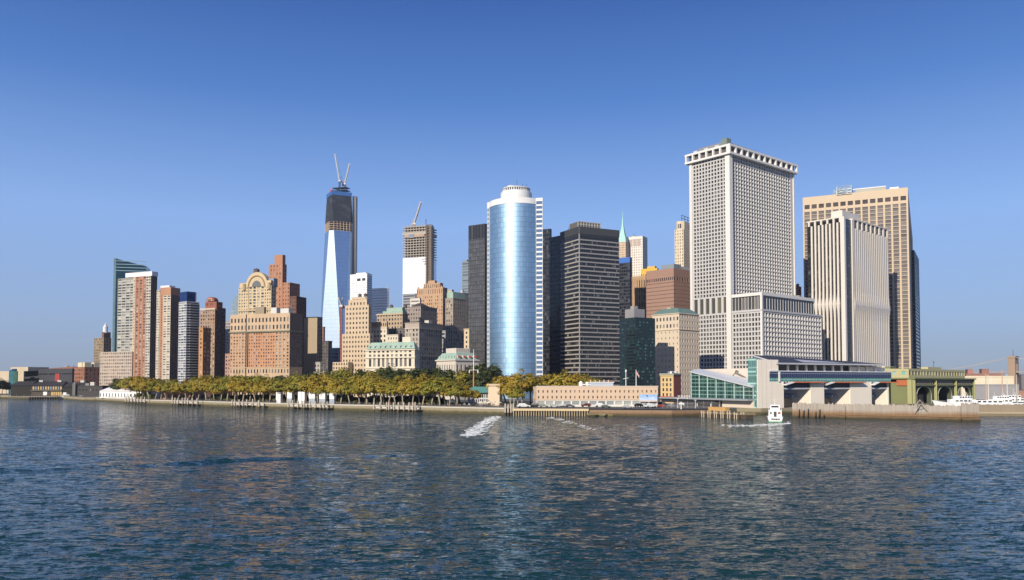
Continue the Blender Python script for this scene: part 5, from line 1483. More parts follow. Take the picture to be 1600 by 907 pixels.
for px_ in (1190, 1197, 1205): b.box('panel_joint', paint((.5, .44, .37)), b.rx(px_), b.rx(px_) + .12, -.05, -.01, .2, b.H - .4)
# interior floor
b.box('slip_floor', paint((.2, .17, .13), .9), xs, xE, 4.5, 19.8, -.3, .02)
# clerestory: teal glass below, dark blue cells above, white cap
zm_ = zb0 + (zb1 - zb0) * .42
b.part(MB().prism([(x0, -.02), (xE + 1.5, -.02), (xE + 1.5, 10), (x0, 10)], zb0 + .01, zm_), 'teal_glass', curtain((.10, .28, .25), 2.2, 1.6, (.30, .5, .44), .22, .12, .4))
b.part(MB().prism([(x0, -.35), (xE + 1.5, -.35), (xE + 1.5, 10), (x0, 10)], zm_ + .01, zb1), 'blue_glass', curtain((.02, .03, .09), 1.15, 2.6, (.22, .25, .32), .16, .2, .3))
b.box('clerestory_cap', paint((.5, .52, .56), .5), x0 - .3, xE + 1.8, -.7, 10.2, zb1 + .01, zb1 + .5)
b.box('white_post', WHITE, b.rx(1215) , b.rx(1217), -.75, -.36, zb0, zb1)
b.box('clerestory_end', TW, x0 - .01 - .5, x0 - .01, .2, 9, zb0, zb1)
# upper gallery with posts
zg = zr(572, 1213)
b.box('gallery_wall', paint((.25, .24, .22), .7), b.rx(1216), b.rx(1388), 7, 7.4, zb1 + .52, zg + 1.2)
for k in range(12):
    x = b.rx(1236) + (b.rx(1386) - b.rx(1236)) * k / 11
    b.box('post', TW, x, x + .9, 2.2, 3.0, zb1 + .52, zg + .6)
for k in (0, 1, 2, 3): 
    pass
b.box('gallery_panel', TW, b.rx(1335), b.rx(1386), 3.2, 3.5, zb1 + .52, zg + .2)
# solar roof: one tilted plane rising away from the water
za = zr(567, 1213); zt_ = zr(554, 1200) 
roofm, nt, bb = new_mat('solar_panels')
br = nt.nodes.new('ShaderNodeTexBrick'); br.offset = 0; br.inputs['Scale'].default_value = 1; br.inputs['Brick Width'].default_value = 1.7; br.inputs['Row Height'].default_value = 1.0; br.inputs['Mortar Size'].default_value = .05
br.inputs['Color1'].default_value = (.018, .020, .026, 1); br.inputs['Color2'].default_value = (.028, .03, .038, 1); br.inputs['Mortar'].default_value = (.1, .11, .13, 1)
tcn = nt.nodes.new('ShaderNodeTexCoord'); nt.links.new(tcn.outputs['UV'], br.inputs['Vector']); nt.links.new(br.outputs['Color'], bb.inputs['Base Color']); bb.inputs['Roughness'].default_value = .55
xa, xb = b.rx(1213), b.rx(1378) + 1.0
yd = 13
mb = MB(); A = [(xa, -1.0, za), (xb, -1.0, za), (xb - 5, yd, zt_ - 2.2), (xa - 2, yd, zt_ + .2)]
mb.quad(*A, uv=((0, 0), (xb - xa, 0), (xb - xa - 5, 14), (-2, 14)))
b.part(mb, 'solar_roof', roofm)
mb = MB(); mb.prism([(p[0], p[1]) for p in A], [p[2] - .75 for p in A], [p[2] - .02 for p in A], cap=False, bottom=True); b.part(mb, 'roof_edge', paint((.42, .43, .46), .5))
mb = MB().poly([(xa - .05, -1, za - .7), (xa - 2.05, yd, zt_ - .4), (xa - .05, yd - 2, za - .7)]); b.part(mb, 'gable_glass', curtain((.10, .16, .2), 2, 2, (.4, .42, .45), .2, .15, .4))
# ---- glass wing on the other side of the tower
zw0 = 0
wy1 = b.ly(1083)
def zl(py, px):
    y = b.Y + b.ly(px) * b.ca
    return Z(py, y) - b.z0
h_near, h_far = zl(605, 1177), zl(581, 1085)
ye = b.ly(1079.5)
g0 = zl(622.5, 1130)
gw = curtain((.03, .085, .075), 3.0, 1.9, (.26, .42, .37), .2, .1, .25, .01, None, .3, .35)
yn = b.ly(1180)
mb = MB(); mb.quad((-1.2, wy1, g0), (-1.2, yn, g0), (-1.2, yn, h_near - .3), (-1.2, wy1, h_far - .3), ((0, g0), (wy1 - yn, g0), (wy1 - yn, h_near), (0, h_far)))
mb.quad((5, ye, g0 - 1), (-1.2, wy1, g0), (-1.2, wy1, h_far - .3), (5, ye, h_far + 1.2), ((0, 0), (7, 0), (7, h_far), (0, h_far)))
b.part(mb, 'wing_glass', gw)
mb = MB()
for k in range(8):
    f = k / 7; y = wy1 + (yn - wy1) * f; hz = h_far + (h_near - h_far) * f
    b.box('mullion', paint((.5, .63, .58), .5), -1.5, -1.21, y - .14, y + .14, g0, hz - .3)
mb = MB(); mb.prism([(-2.0, wy1 + .3), (-2.0, yn), (5, yn), (5, ye)][::-1], [h_far + 1.0, h_near + 1.8, h_near - .3, h_far - .3][0:1] + [h_near + 1.7, h_near - .3, h_far - .3], [h_far + 1.6, h_near + 2.2, h_near + .25, h_far + .25], bottom=True); b.part(mb, 'wing_roof', paint((.52, .54, .55), .5))
zc_ = zl(576, 1130)
b.box('wing_wall', wall((.66, .57, .47), .8, .05), 6, 7, 1, ye + 6, 0, zc_)
b.box('wing_base', wall((.66, .56, .44), .8, .05), -1.2, 4, yn + .2, b.ly(1126), 0, g0 - .9)
b.box('base_opening', DARK, -1.3, -1.21, b.ly(1126) - 2.2, b.ly(1126) - .4, .1, g0 - 1.4)
b.box('canopy', paint((.30, .32, .34), .5), -4.5, 6, yn + .1, b.ly(1040), g0 - .85, g0 - .05)
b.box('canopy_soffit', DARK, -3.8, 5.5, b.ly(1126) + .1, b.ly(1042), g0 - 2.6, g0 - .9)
for k in range(4):
    y = b.ly(1126) + (b.ly(1044) - b.ly(1126)) * (k + .3) / 4
    b.part(MB().cyl(-3.5, y, 0, g0 - .86, .25, n=8), 'column', WHITE)
# emblem on the wing wall: a dark leaping curl of metal
pe = lambda px, py: (5.9, b.ly(px) * 1.0, zl(py, px))
mb = MB()
mb.tube([pe(1130, 586), pe(1134, 583), pe(1139, 585), pe(1145, 588), pe(1150, 590)], [.12, .35, .5, .4, .1], 5)
mb.tube([pe(1133, 582), pe(1135, 579.5), pe(1138, 581), pe(1136, 584)], [.3, .55, .5, .3], 5)
mb.tube([pe(1128, 587.5), pe(1131, 586.5)], [.2, .1], 4)
b.part(mb, 'emblem', paint((.2, .19, .17), .5))
# the letters of the ferry sign, seen from behind on the canopy edge
cu = bpy.data.curves.new('lettering', 'FONT'); cu.body = 'FERRY'; cu.size = 6.4; cu.extrude = .25; cu.space_character = 1.12
to = bpy.data.objects.new('lettering_tmp', cu); COL.objects.link(to)
bpy.context.view_layer.update()
me = bpy.data.meshes.new_from_object(to.evaluated_get(bpy.context.evaluated_depsgraph_get())); bpy.data.objects.remove(to)
me.name = 'lettering'; me.materials.clear(); me.materials.append(paint((.68, .62, .56), .5))
L = max(v.co.x for v in me.vertices)
lt_ = tag(link('ferry_sign', me, None, (0, 0, 0)), 'large pale letters of the ferry sign seen reversed on the dark canopy', 'sign')
pl_, pr_ = P(1060, 621, 376), P(1083, 621, 372)
# text faces the street: seen from the harbour it is mirrored
lt_.location = (pr_.x, 378, b.z0 + g0 + .05); s_ = (pr_.x - pl_.x) / L
lt_.scale = (s_, s_ * 1.15, 1); lt_.rotation_euler = (R(90), 0, R(180))
lt_.location.z = T.z0 + g0 - .04
b.finish()

# ---- timber fender wall in front of the slips
FEND = stone_wall_mat('fender_timber', (.40, .35, .29), (.06, .05, .025), 1.0, 1.0, (.30, .18, .09), 3.3)
def fender(line, label, ztop, lean=0.0):
    t = thing('timber_fender', label, 'fender wall', (line[0][0], line[0][1], 0))
    o0 = Vector((*line[0], 0))
    mbp = MB(); mbw = MB(); r_ = random.Random(len(line) * 7 + int(line[0][0]))
    for a, c in zip(line, line[1:]):
        a, c = Vector((*a, 0)) - o0, Vector((*c, 0)) - o0; L = (c - a).length; d = (c - a) / L; nrm = Vector((d.y, -d.x, 0))
        n = int(L / .48)
        for k in range(n):
            p = a + d * (k * L / n); q = a + d * ((k + .94) * L / n); h = ztop + r_.uniform(-.35, .35); o_ = nrm * r_.uniform(0, .12)
            mbp.prism([(p + o_)[:2], (q + o_)[:2], (q - nrm * .25)[:2], (p - nrm * .25)[:2]], 1.5 + r_.uniform(-.1, .1), h)
        for z, w_ in ((.4, .5), (1.15, .55), (2.4, .14)):
            mbw.prism([(a + nrm * w_)[:2], (c + nrm * w_)[:2], (c - nrm * .3)[:2], (a - nrm * .3)[:2]], z - .9 if z < 2 else z - .2, z, bottom=True)
        mbw.prism([(a - nrm * .3)[:2], (c - nrm * .3)[:2], (c - nrm * 3.4)[:2], (a - nrm * 3.4)[:2]], -2, ztop - 1.0)
    build(mbp, 'plank', FEND, t)
    build(mbw, 'wale', FEND, t)
    return t
f0, f1, f2 = S(1238, 652.5), S(1322, 654.8), S(1530, 658.8)
fender([f0, (f1[0] - .2, f1[1])], 'weathered timber fender wall with gaps and dark piles beside the small white boat', 6.0)
fender([f1, (f2[0] - 6.5, f2[1] + .6)], 'long grey-brown timber fender wall standing before the ferry slips', 5.9)
fender([(f2[0] - 6.4, f2[1] + .3), f2, (f2[0] + 2.0, f2[1] + 7)], 'taller end block of the timber fender wall below the green pier building', 6.6)
for k, px in enumerate((1244, 1251, 1258, 1270, 1276, 1283)):
    q = S(px, 653.2 + (px - 1238) * .03); o = build(MB().cyl(0, 0, -3, random.uniform(3.5, 6.2), .33, .28, 8), 'fender_pile', FEND, None, (q[0], q[1] - .9, 0))
    tag(o, 'dark round timber pile standing against the gapped fender wall', 'pile', 'piles against the fender wall')
t = thing('timber_brace', 'leaning timber tripod brace on the fender wall before the green arches', 'brace', (f2[0] - 20, f2[1] + 4, 4.9))
for k, (x, y) in enumerate(((-2.4, 0), (2.6, 0), (0, 2))): build(MB().tube([(x, y, -.2), (0, 0, 3.0)], .15, 5), 'strut', paint((.36, .32, .26), .9), t)
build(MB().tube([(-1.4, .2, 1.2), (1.5, .2, 1.2)], .11, 5), 'crossbar', paint((.3, .27, .22), .9), t)
# low jetty with white posts beside the glass wing
ja, jb = S(1092, 651.5), S(1168, 655.8)
t = thing('jetty', 'low broken timber jetty with pale posts before the glass wing', 'jetty', (ja[0], ja[1], 0))
dv = Vector((jb[0] - ja[0], jb[1] - ja[1])); Lj = dv.length; ang = math.atan2(dv.y, dv.x)
t.rotation_euler = (0, 0, ang)
build(MB().box(0, Lj, 0, 4, 1.7, 2.2, bottom=True), 'deck', stone_wall_mat('jetty_timber', (.42, .30, .16), (.12, .09, .04), .6), t)
build(MB().box(0, Lj * .96, 1, 4, -2, 1.1, bottom=True), 'rubble_core', SEAW, t)
for k in range(22):
    x = Lj * (k + .5) / 22
    o = build(MB().cyl(0, 0, -2.5, random.uniform(2.2, 3.2), .26, n=7), 'pile', paint((.45, .38, .28) if k % 3 else (.08, .06, .04), .9), t, (x, -.1, 0))
build(MB().box(Lj - 3.2, Lj, -.6, 3, -1, 1.9, bottom=True), 'crib', paint((.07, .055, .035), .9), t)
build(MB().box(1, Lj * .4, 4.2, 6.4, 2.6, 4.2, bottom=True), 'timber_stack', paint((.5, .3, .1), .9), t)

# ---- green pier building with three arches
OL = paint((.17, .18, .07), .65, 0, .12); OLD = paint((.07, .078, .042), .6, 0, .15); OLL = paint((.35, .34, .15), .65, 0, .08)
b = Bld('pier_building', 'ornate olive-green pier building with three tall dark arches', 1391, 1427, 1521, 590.5, 442, 42)
zc = b.H; W_, D_ = b.W, b.D
b.box('side_wall', OL, .5, 6, .6, D_, 0, zc - 2.4)
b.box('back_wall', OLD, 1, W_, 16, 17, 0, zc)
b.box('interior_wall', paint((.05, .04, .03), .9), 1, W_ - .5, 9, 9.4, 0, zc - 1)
b.box('interior_crate', paint((.40, .24, .15), .9), W_ * .22, W_ * .29, 5, 8, 0, 5)
nb = 3
bw = W_ / nb
for k in range(nb):
    a, c = k * bw, (k + 1) * bw
    ax0, ax1 = a + bw * .17, c - bw * .15; r0 = (ax1 - ax0) / 2; xm = (ax0 + ax1) / 2; zs = zc * .30; ry = zc * .68 - zs
    arc_ = [(xm + r0 * math.cos(t_), zs + ry * math.sin(t_)) for t_ in [math.pi * i / 16 for i in range(17)]]
    mb = MB(); zt2 = zc * .72
    # wall around the arch
    mb.quad((a, .6, 0), (ax0, .6, 0), (ax0, .6, zt2), (a, .6, zt2)); mb.quad((ax1, .6, 0), (c, .6, 0), (c, .6, zt2), (ax1, .6, zt2))
    for i in range(16):
        (xa_, za_), (xb_, zb_) = arc_[i], arc_[i + 1]
        mb.quad((xb_, .6, zb_), (xa_, .6, za_), (xa_, .6, zt2), (xb_, .6, zt2)); mb.quad((xb_, .6, zb_), (xb_, 3, zb_), (xa_, 3, za_), (xa_, .6, za_))
    mb.quad((ax0, .6, 0), (ax0, 3, 0), (ax0, 3, zs), (ax0, .6, zs)); mb.quad((ax1, 3, 0), (ax1, .6, 0), (ax1, .6, zs), (ax1, 3, zs))
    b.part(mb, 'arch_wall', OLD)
    b.part(MB().tube([(x, .45, z) for x, z in [(ax1, 0)] + arc_ + [(ax0, 0)]], .28, 5), 'arch_moulding', paint((.3, .32, .22), .6))
    # bracketed frieze above
    b.box('frieze', OLD, a, c, .4, .9, zt2 + .01, zc - .8)
    for j in range(9):
        x = a + bw * (.17 + .7 * j / 8)
        b.part(MB().tube([(x, .2, zt2 + .6), (x + .5, -.2, zc - 1.2)], .16, 4), 'bracket', paint((.42, .36, .28), .7))
    b.box('lattice_panel', paint((.2, .17, .13), .7), ax0, ax1, .3, .38, zt2 + .4, zc - 1.0)
for k in range(nb + 1):
    x = min(W_ - .9, max(.2, k * bw))
    b.part(MB().box(x - .6, x + .9, -.35, .39, 0, zc - .8), 'pier', OLL if k < 3 else OL)
    b.part(MB().cyl(x + .2, -.5, .2, zc - 1.0, .42, n=10), 'column', OLL)
b.box('string_course', OLL, -.3, W_ + .3, -.5, .38, zc * .72 - .25, zc * .72 + .2)
b.box('cornice', OL, -1.0, W_ + 1, -1.3, D_ + .3, zc - .79, zc)
b.box('corner_pier', OLL, -.6, .45, .7, 3.0, 0, zc - .8)
b.box('plaque', paint((.42, .12, .04), .7), -.15, .44, 3.2, D_ * .72, zc - 4.3, zc - 1.2)
zu = b.z(576)
YL = wall((.44, .40, .21), .75, .06)
b.block(1.5, W_ * .94, 3, D_ + 6, zc + .01, zu, YL, [(zc + .01, zu - 2, 0, 0, 0, 0) if False else (zc + .01, zc + 1.2, 0, 0, 0, 0), (zc + 1.2, zu - 1.0, 20, 1, .7, .8, GLASS), (zu - 1.0, zu, 0, 0, 0, 0)],
        [(zc + .01, zc + 1.4, 0, 0, 0, 0), (zc + 1.4, zu - 1.2, 3, 1, .34, .8, glass((.10, .3, .27), (.3, .5, .45), .4)), (zu - 1.2, zu, 0, 0, 0, 0)], name='upper_storey')
b.box('roof_block', YL, W_ * .4, W_ * .62, 6, 10, zu - .9, zu + 1.4)
b.part(MB().tube([(W_ * .52, 7, zu + 1.3), (W_ * .52, 7, zu + 5)], .12, 5), 'flagpole', DARK)
b.part(MB().box(W_ * .52, W_ * .52 + 1.1, 6.95, 7.05, zu + 4.0, zu + 4.8, bottom=True), 'flag', paint((.3, .1, .08)))
b.finish(640)
# olive shed between terminal and pier building
b = simple('olive_shed', 'olive-green shed roof between the terminal and the green pier building', 1375, 1391, 1399, 573, 478, 42, (.26, .27, .15), 4, 4, .2, .3)

# ---- peach three-storey station with white arcade
b = Bld('peach_station', 'long peach three-storey station with small square windows and a white ground floor', 826, 838, 1028, 604.5, 388, 5)
PE = wall((.62, .46, .32), .85, .05); z1 = b.z(625.6)
b.block(0, b.W, 0, 14, z1, b.H, PE, [(z1, b.H - .9, 27, 2, .3, .42, glass((.05, .035, .03), (.3, .22, .16), .4)), (b.H - .9, b.H, 0, 0, 0, 0)], [(z1, b.H, 4, 2, .3, .4)])
b.block(.2, b.W - .2, .3, 13.8, 0, z1 - .01, wall((.72, .68, .6), .8, .04), [(0, .7, 0, 0, 0, 0), (.7, z1 - .3, 14, 1, .82, .78, glass((.18, .2, .2), (.5, .5, .45), .5), 'arcade_window'), (z1 - .3, z1 - .01, 0, 0, 0, 0)], None, parapet=.02, name='ground_floor')
b.box('parapet', paint((.66, .58, .5), .8), -.2, b.W + .2, -.2, .1, b.H + .01, b.H + .35)
rx0, rx1 = b.rx(924), b.rx(961)
b.box('roof_house', paint((.44, .49, .54), .6), rx0, rx1, 4, 11, b.H - .9, b.z(598.3))
b.box('roof_house_cap', WHITE, rx0 - .4, rx1 + .4, 3.7, 11.2, b.z(598.3), b.z(597))
b.part(MB().cyl(b.rx(911), 6, b.H - .9, b.z(598), 1.0, n=12).cyl(b.rx(911), 6, b.z(598), b.z(595.5), 1.0, .3, 12), 'roof_vent', WHITE)
b.box('roof_duct', WHITE, b.rx(913), rx0 - .02, 5, 6.4, b.z(602), b.z(600.3))
b.part(MB().cyl(b.rx(921), 6, b.H - .9, b.z(597.5), .8, n=10), 'roof_vent', WHITE)
for i in range(5): b.part(MB().cyl(rx0 + 1 + 2.2 * i, 7, b.z(597), b.z(595) + random.uniform(0, .6), .28, n=8), 'chimney', paint((.6, .35, .2)))
bbx0, bbx1 = b.rx(998.5), b.rx(1026.5)
m, nt, bb = new_mat('billboard_print')
uvn = nt.nodes.new('ShaderNodeTexCoord'); sp = nt.nodes.new('ShaderNodeSeparateXYZ'); nt.links.new(uvn.outputs['UV'], sp.inputs[0])
skyc = ramp(nt, sp.outputs['Y'], [(0, (.55, .42, .34)), (.15, (.62, .55, .5)), (.3, (.5, .62, .78)), (1, (.22, .42, .75))])
nt.links.new(mixrgb(nt, ramp(nt, noise(nt, 3, 4, uvn.outputs['UV']), [(.5, (0,) * 3), (.65, (.7,) * 3)]), skyc, (.75, .75, .76)), bb.inputs['Base Color'])
mb = MB(); mb.box(bbx0, bbx1, -.55, -.36, b.z(628.5), b.z(617)); mb.uv[0] = ((0, 0), (1, 0), (1, 1), (0, 1))
bl = b.part(mb, 'billboard', m)
mb = MB().tube([(bbx0 + 3.2, -.6, b.z(619)), (bbx0 + 3.9, -.6, b.z(618.3)), (bbx0 + 4.3, -.6, b.z(619.4)), (bbx0 + 3.7, -.6, b.z(620.2))], .16, 5); b.part(mb, 'emblem', DARK, parent=bl)
b.finish(640)
for px, nm, lb in ((978, 'signal_mast', 'white signal mast with a crossarm behind the peach station roof'), (994, 'flagpole', 'white flagpole with a furled red and white flag behind the peach station roof')):
    d = 396; p = P(px, 606, d); zt = Z(578, d)
    t = thing(nm, lb, 'mast', (p.x, d, 3)); build(MB().tube([(0, 0, 0), (0, 0, zt - 3)], [.3, .14], 6), 'pole', WHITE, t)
    if px == 978:
        build(MB().tube([(-1.4, 0, zt - 7.5), (1.2, 0, zt - 7.0)], .12, 5), 'crossarm', WHITE, t)
        build(MB().box(-.3, .3, -.3, .3, zt - 4.2, zt - 3, bottom=True), 'lantern', WHITE, t)
    else:
        mb = MB()
        for k in range(4): mb.quad((.1 + .35 * k, -.1 * (k % 2), zt - 5 - .5 * k), (.1 + .35 * (k + 1), -.1 * ((k + 1) % 2), zt - 5.5 - .5 * k), (.1 + .35 * (k + 1), -.1 * ((k + 1) % 2), zt - 4.0 - .6 * k), (.1 + .35 * k, -.1 * (k % 2), zt - 3.5 - .55 * k), m=k % 2)
        build(mb, 'flag', [paint((.5, .08, .07)), WHITE], t)

# ---- restaurant with teal roof, beige vent tower, tall flagpole
b = Bld('restaurant', 'park restaurant with a teal hipped roof and white gridded windows', 733, 736, 766, 614, 415, 14)
zr_ = b.z(604.5)
b.block(0, b.W, 0, 9, 0, b.H, WHITE, [(0, .8, 0, 0, 0, 0), (.8, b.H - .3, 9, 2, .68, .74, GLASS), (b.H - .3, b.H, 0, 0, 0, 0)], [(0, .8, 0, 0, 0, 0), (.8, b.H - .3, 5, 2, .68, .74, GLASS), (b.H - .3, b.H, 0, 0, 0, 0)])
mb = MB(); o_ = [(-1.2, -1.2), (b.W + 1, -1.2), (b.W + 1, 10), (-1.2, 10)]; n_ = [(2.5, 3), (b.W - 1.5, 3), (b.W - 1.5, 6), (2.5, 6)]
for k in range(4): mb.quad((*o_[k], b.H + .02), (*o_[(k + 1) % 4], b.H + .02), (*n_[(k + 1) % 4], zr_), (*n_[k], zr_))
mb.poly([(*p, zr_) for p in n_]); b.part(mb, 'roof', paint((.10, .27, .22), .6)); b.finish(640)
b = Bld('vent_tower', 'plain beige stone ventilation tower with a flat projecting cap', 763, 780.5, 783.5, 602, 405, 62)
b.box('shaft', wall((.62, .48, .34), .85, .05), 0, max(3, b.W), 0, b.D, 0, b.H - .5)
b.box('cap', wall((.5, .4, .28), .85, .05), -.5, max(3, b.W) + .5, -.5, b.D + .5, b.H - .49, b.H + .6)
d = 440; p = P(740, 600, d); zt = Z(546, d) - 3
t = thing('flagpole', 'tall flagpole with yardarm, orange below and white above, over the park restaurant', 'flagpole', (p.x, d, 3))
build(MB().tube([(0, 0, 0), (0, 0, zt * .62)], [.36, .3], 7), 'lower_pole', paint((.62, .25, .12)), t)
build(MB().tube([(0, 0, zt * .6), (0, 0, zt)], [.3, .12], 7), 'upper_pole', WHITE, t)
build(MB().tube([(-2.4, 0, zt * .62), (2.4, 0, zt * .62)], .15, 5), 'yardarm', WHITE, t)
for x in (-2.3, 2.3): build(MB().box(x - .25, x + .25, -.25, .25, zt * .62 - 1.6, zt * .62 - .1, bottom=True), 'lantern', WHITE, t)
for px in (752, 758, 765, 772, 779):
    d = 385; p = P(px, 630, d); t = thing('parasol', 'cream café parasol on the terrace below the beige vent tower', 'parasol', (p.x, d + random.uniform(-2, 2), 3), 0, 'cream parasols on the restaurant terrace')
    build(MB().tube([(0, 0, 0), (0, 0, 2.6)], .05, 5), 'pole', WHITE, t); build(MB().cyl(0, 0, 2.0, 2.9, 1.8, .1, 8, cap=False), 'canopy', paint((.66, .6, .44), .8), t)

# ---- old round fort and park bits
t = thing('round_fort', 'low round red sandstone fort half hidden behind the plane trees', 'fort', ((283 - 800) / FPX * 560, 590, 3))
rf = 24
mb = MB().cyl(0, 0, 0, 7.2, rf, n=48); build(mb, 'wall', wall((.36, .19, .13), .9, .12), t)
build(MB().cyl(0, 0, 7.21, 7.8, rf + .4, n=48), 'coping', wall((.42, .27, .2)), t)
for k in range(9):
    a = R(-150 + 15 * k); build(MB().box(-1.1, 1.1, -.15, .3, 1.2, 3.6), 'gun_port', DARK, t, (rf * math.cos(a), rf * math.sin(a), 0), a + R(90))
build(MB().tube([(-7, -6, 7), (-7, -6, 17)], [.35, .2], 6), 'flagpole', WHITE, t)
t = thing('park_canopy', 'flat white park shelter on thin posts under the plane trees', 'shelter', (P(614, 625, 438).x, 438, 3))
build(MB().box(-5.4, 5.4, -2.5, 2.5, 4.4, 4.8, bottom=True), 'roof', WHITE, t)
for x in (-4.6, 4.6):
    for y in (-2, 2): build(MB().cyl(x, y, 0, 4.4, .14, n=6), 'post', GREY, t)
WL_ = lambda px: np.interp(px, [150, 230, 440, 640, 790], [627.2, 632, 639, 644.5, 648.6])
panels = [(436.5, 9, 612.8, 0, 'plain white standing panel, the first of the six before the trees'), (454, 9, 612.8, 1, 'white standing panel with a short grey foot, second of the six'), (472.5, 13, 612.5, 0, 'widest white panel, made of two leaves, third of the six'),
          (489, 11.5, 612, 1, 'white panel over a grey foot, fourth of the six'), (505, 11.5, 613, 1, 'white panel over a grey foot, fifth of the six'), (520, 9, 613, 2, 'white panel with a ragged top edge, last of the six')]
for px, w, yt, kind, lb in panels:
    d = DW(WL_(px)) + 9.5; p = P(px, 625, d); k = d / FPX; h = Z(yt, d) - 3
    t = thing('display_panel', lb, 'panel', (p.x, d, 3), R(-25), 'six white panels along the promenade')
    g = h * .42 if kind else 0
    if kind: build(MB().box(-w * k / 2, w * k / 2, -.9, .9, 0, g), 'foot', paint((.3, .34, .38), .7), t)
    if kind == 2:
        n = 6; build(MB().prism([(-w * k / 2 + w * k * i / n, -1) for i in range(n + 1)] + [(w * k / 2, 1), (-w * k / 2, 1)], g + .01, [h - .3 - (.5 if i % 2 else 0) for i in range(n + 1)] + [h - .3] * 2, bottom=True), 'panel', WHITE, t)
    else: build(MB().box(-w * k / 2, w * k / 2, -1, 1, g + .01, h, bottom=True), 'panel', WHITE, t)
    if w > 12: build(MB().box(-.12, .12, -1.08, -1.01, .3, h - .2, bottom=True), 'joint', GREY, t)

# ---- marquee
d0 = 618
t = thing('marquee', 'long white marquee tent with arched windows at the end of the seawall', 'tent', (P(155.5, 620, 640).x, 640, 3))
pa, pb = P(155.5, 620, 640), P(222, 620, 596); Lm = math.hypot(pb.x - pa.x, pb.y - pa.y); t.rotation_euler = (0, 0, math.atan2(pb.y - pa.y, pb.x - pa.x))
he, hr = 5.2, 9.2; CV = paint((.76, .74, .70), .7, 0, .04)
mb = MB(); mb.box(0, Lm, 0, 16, 0, he); build(mb, 'wall', CV, t)
mb = MB(); mb.quad((-.4, -.4, he + .02), (Lm + .4, -.4, he + .02), (Lm - 4, 8, hr), (4, 8, hr)); mb.quad((Lm + .4, 16.4, he + .02), (-.4, 16.4, he + .02), (4, 8, hr), (Lm - 4, 8, hr)); mb.poly([(-.4, 16.4, he + .02), (-.4, -.4, he + .02), (4, 8, hr)]); mb.poly([(Lm + .4, -.4, he + .02), (Lm + .4, 16.4, he + .02), (Lm - 4, 8, hr)])
build(mb, 'roof', CV, t)
for k in range(14):
    x = 1.6 + (Lm - 3.2) * k / 13; mb = MB(); fo = [(x - .75, -.03, .9), (x + .75, -.03, .9)] + [(x + .75 * math.cos(a), -.03, 3.1 + .75 * math.sin(a)) for a in [math.pi * i / 8 for i in range(9)]]
    mb.poly(fo); build(mb, 'window', GLASS, t)

# ---- old harbour pier on piles with its long sheds
dP = 742
def PX(px): return (px - 800) / FPX * dP
t = thing('harbour_pier', 'long dark-roofed harbour pier on piles with lit upper windows', 'pier building', (PX(16), dP, 0))
X = lambda px: PX(px) - PX(16)
build(MB().box(0, X(132), -2, 24, 1.9, 2.7, bottom=True), 'deck', paint((.22, .2, .16), .9), t)
dk_ = paint((.026, .022, .019), .9); rfm = paint((.032, .028, .028), .9)
def shed(px0, px1, z0, ze, zr, wm):
    w_ = build(MB().box(X(px0), X(px1), 0, 18, z0, ze), 'wall', wm, t)
    mb = MB(); a, c = X(px0) - .6, X(px1) + .6
    mb.quad((a, -.8, ze + .01), (c, -.8, ze + .01), (c - 2, 9, zr), (a + 2, 9, zr)); mb.quad((c, 18.8, ze + .01), (a, 18.8, ze + .01), (a + 2, 9, zr), (c - 2, 9, zr)); mb.poly([(a, 18.8, ze + .01), (a, -.8, ze + .01), (a + 2, 9, zr)]); mb.poly([(c, -.8, ze + .01), (c, 18.8, ze + .01), (c - 2, 9, zr)])
    build(mb, 'roof', rfm, t); return w_
z_ = lambda y: Z(y, dP)
shed(18, 50, 2.71, z_(603), z_(596), dk_); shed(50.1, 98, 2.71, z_(603.5), z_(596), paint((.08, .065, .05), .9)); shed(98.1, 132, 2.71, z_(605), z_(597.5), dk_)
fr = paint((.52, .36, .14), .8); 
for k in range(12):
    a = X(52 + 3.9 * k); build(MB().box(a, a + 1.25, -.12, -.01, z_(609), z_(604.2), bottom=True), 'upper_panel', fr if k % 3 != 1 else paint((.16, .22, .33)), t)
    build(MB().box(a + 1.3, a + 1.9, -.1, -.01, z_(609), z_(604.2), bottom=True), 'upper_window', GLASS_DARK, t)
for k in range(5):
    a = X(81 + 3.4 * k); build(MB().box(a, a + 1.5, -.12, -.01, z_(618.5), z_(612.5), bottom=True), 'lower_panel', fr, t)
build(MB().box(X(50), X(98), -1.6, -.13, z_(611), z_(610), bottom=True), 'balcony', paint((.1, .09, .08)), t)
build(MB().box(X(68.5), X(74.5), -.2, -.13, z_(618), z_(612.5), bottom=True), 'signboard', WHITE, t)
for p in (57, 86, 122): build(MB().box(X(p) - 1.6, X(p) + 1.6, 7.6, 10.4, z_(598), z_(595), bottom=True).prism([(X(p) - 1.9, 7.3), (X(p) + 1.9, 7.3), (X(p) + 1.9, 10.7), (X(p) - 1.9, 10.7)], z_(595), z_(594.3)), 'roof_vent', paint((.5, .49, .45)), t)
mb = MB().box(X(115), X(119.6), -1.4, 1.4, 2.71, z_(599.5)); build(mb, 'clock_tower', paint((.14, .14, .13), .8), t)
build(MB().cyl(X(117.3), 0, z_(599.5), z_(597.5), 1.2, .1, 8), 'tower_cap', paint((.25, .27, .25)), t)
for k in range(30):
    x = X(16.5) + (X(131.5) - X(16.5)) * k / 29; build(MB().cyl(x, -1.8, -3, 3.4 if k % 3 else 4.4, .26, n=6), 'pile', paint((.2, .18, .15), .9), t)
simple('long_shed', 'low dark shed between the old pier and the white marquee', 122, 160, 176, 603, 720, 60, (.05, .045, .042), 5, 4, .3, .3)

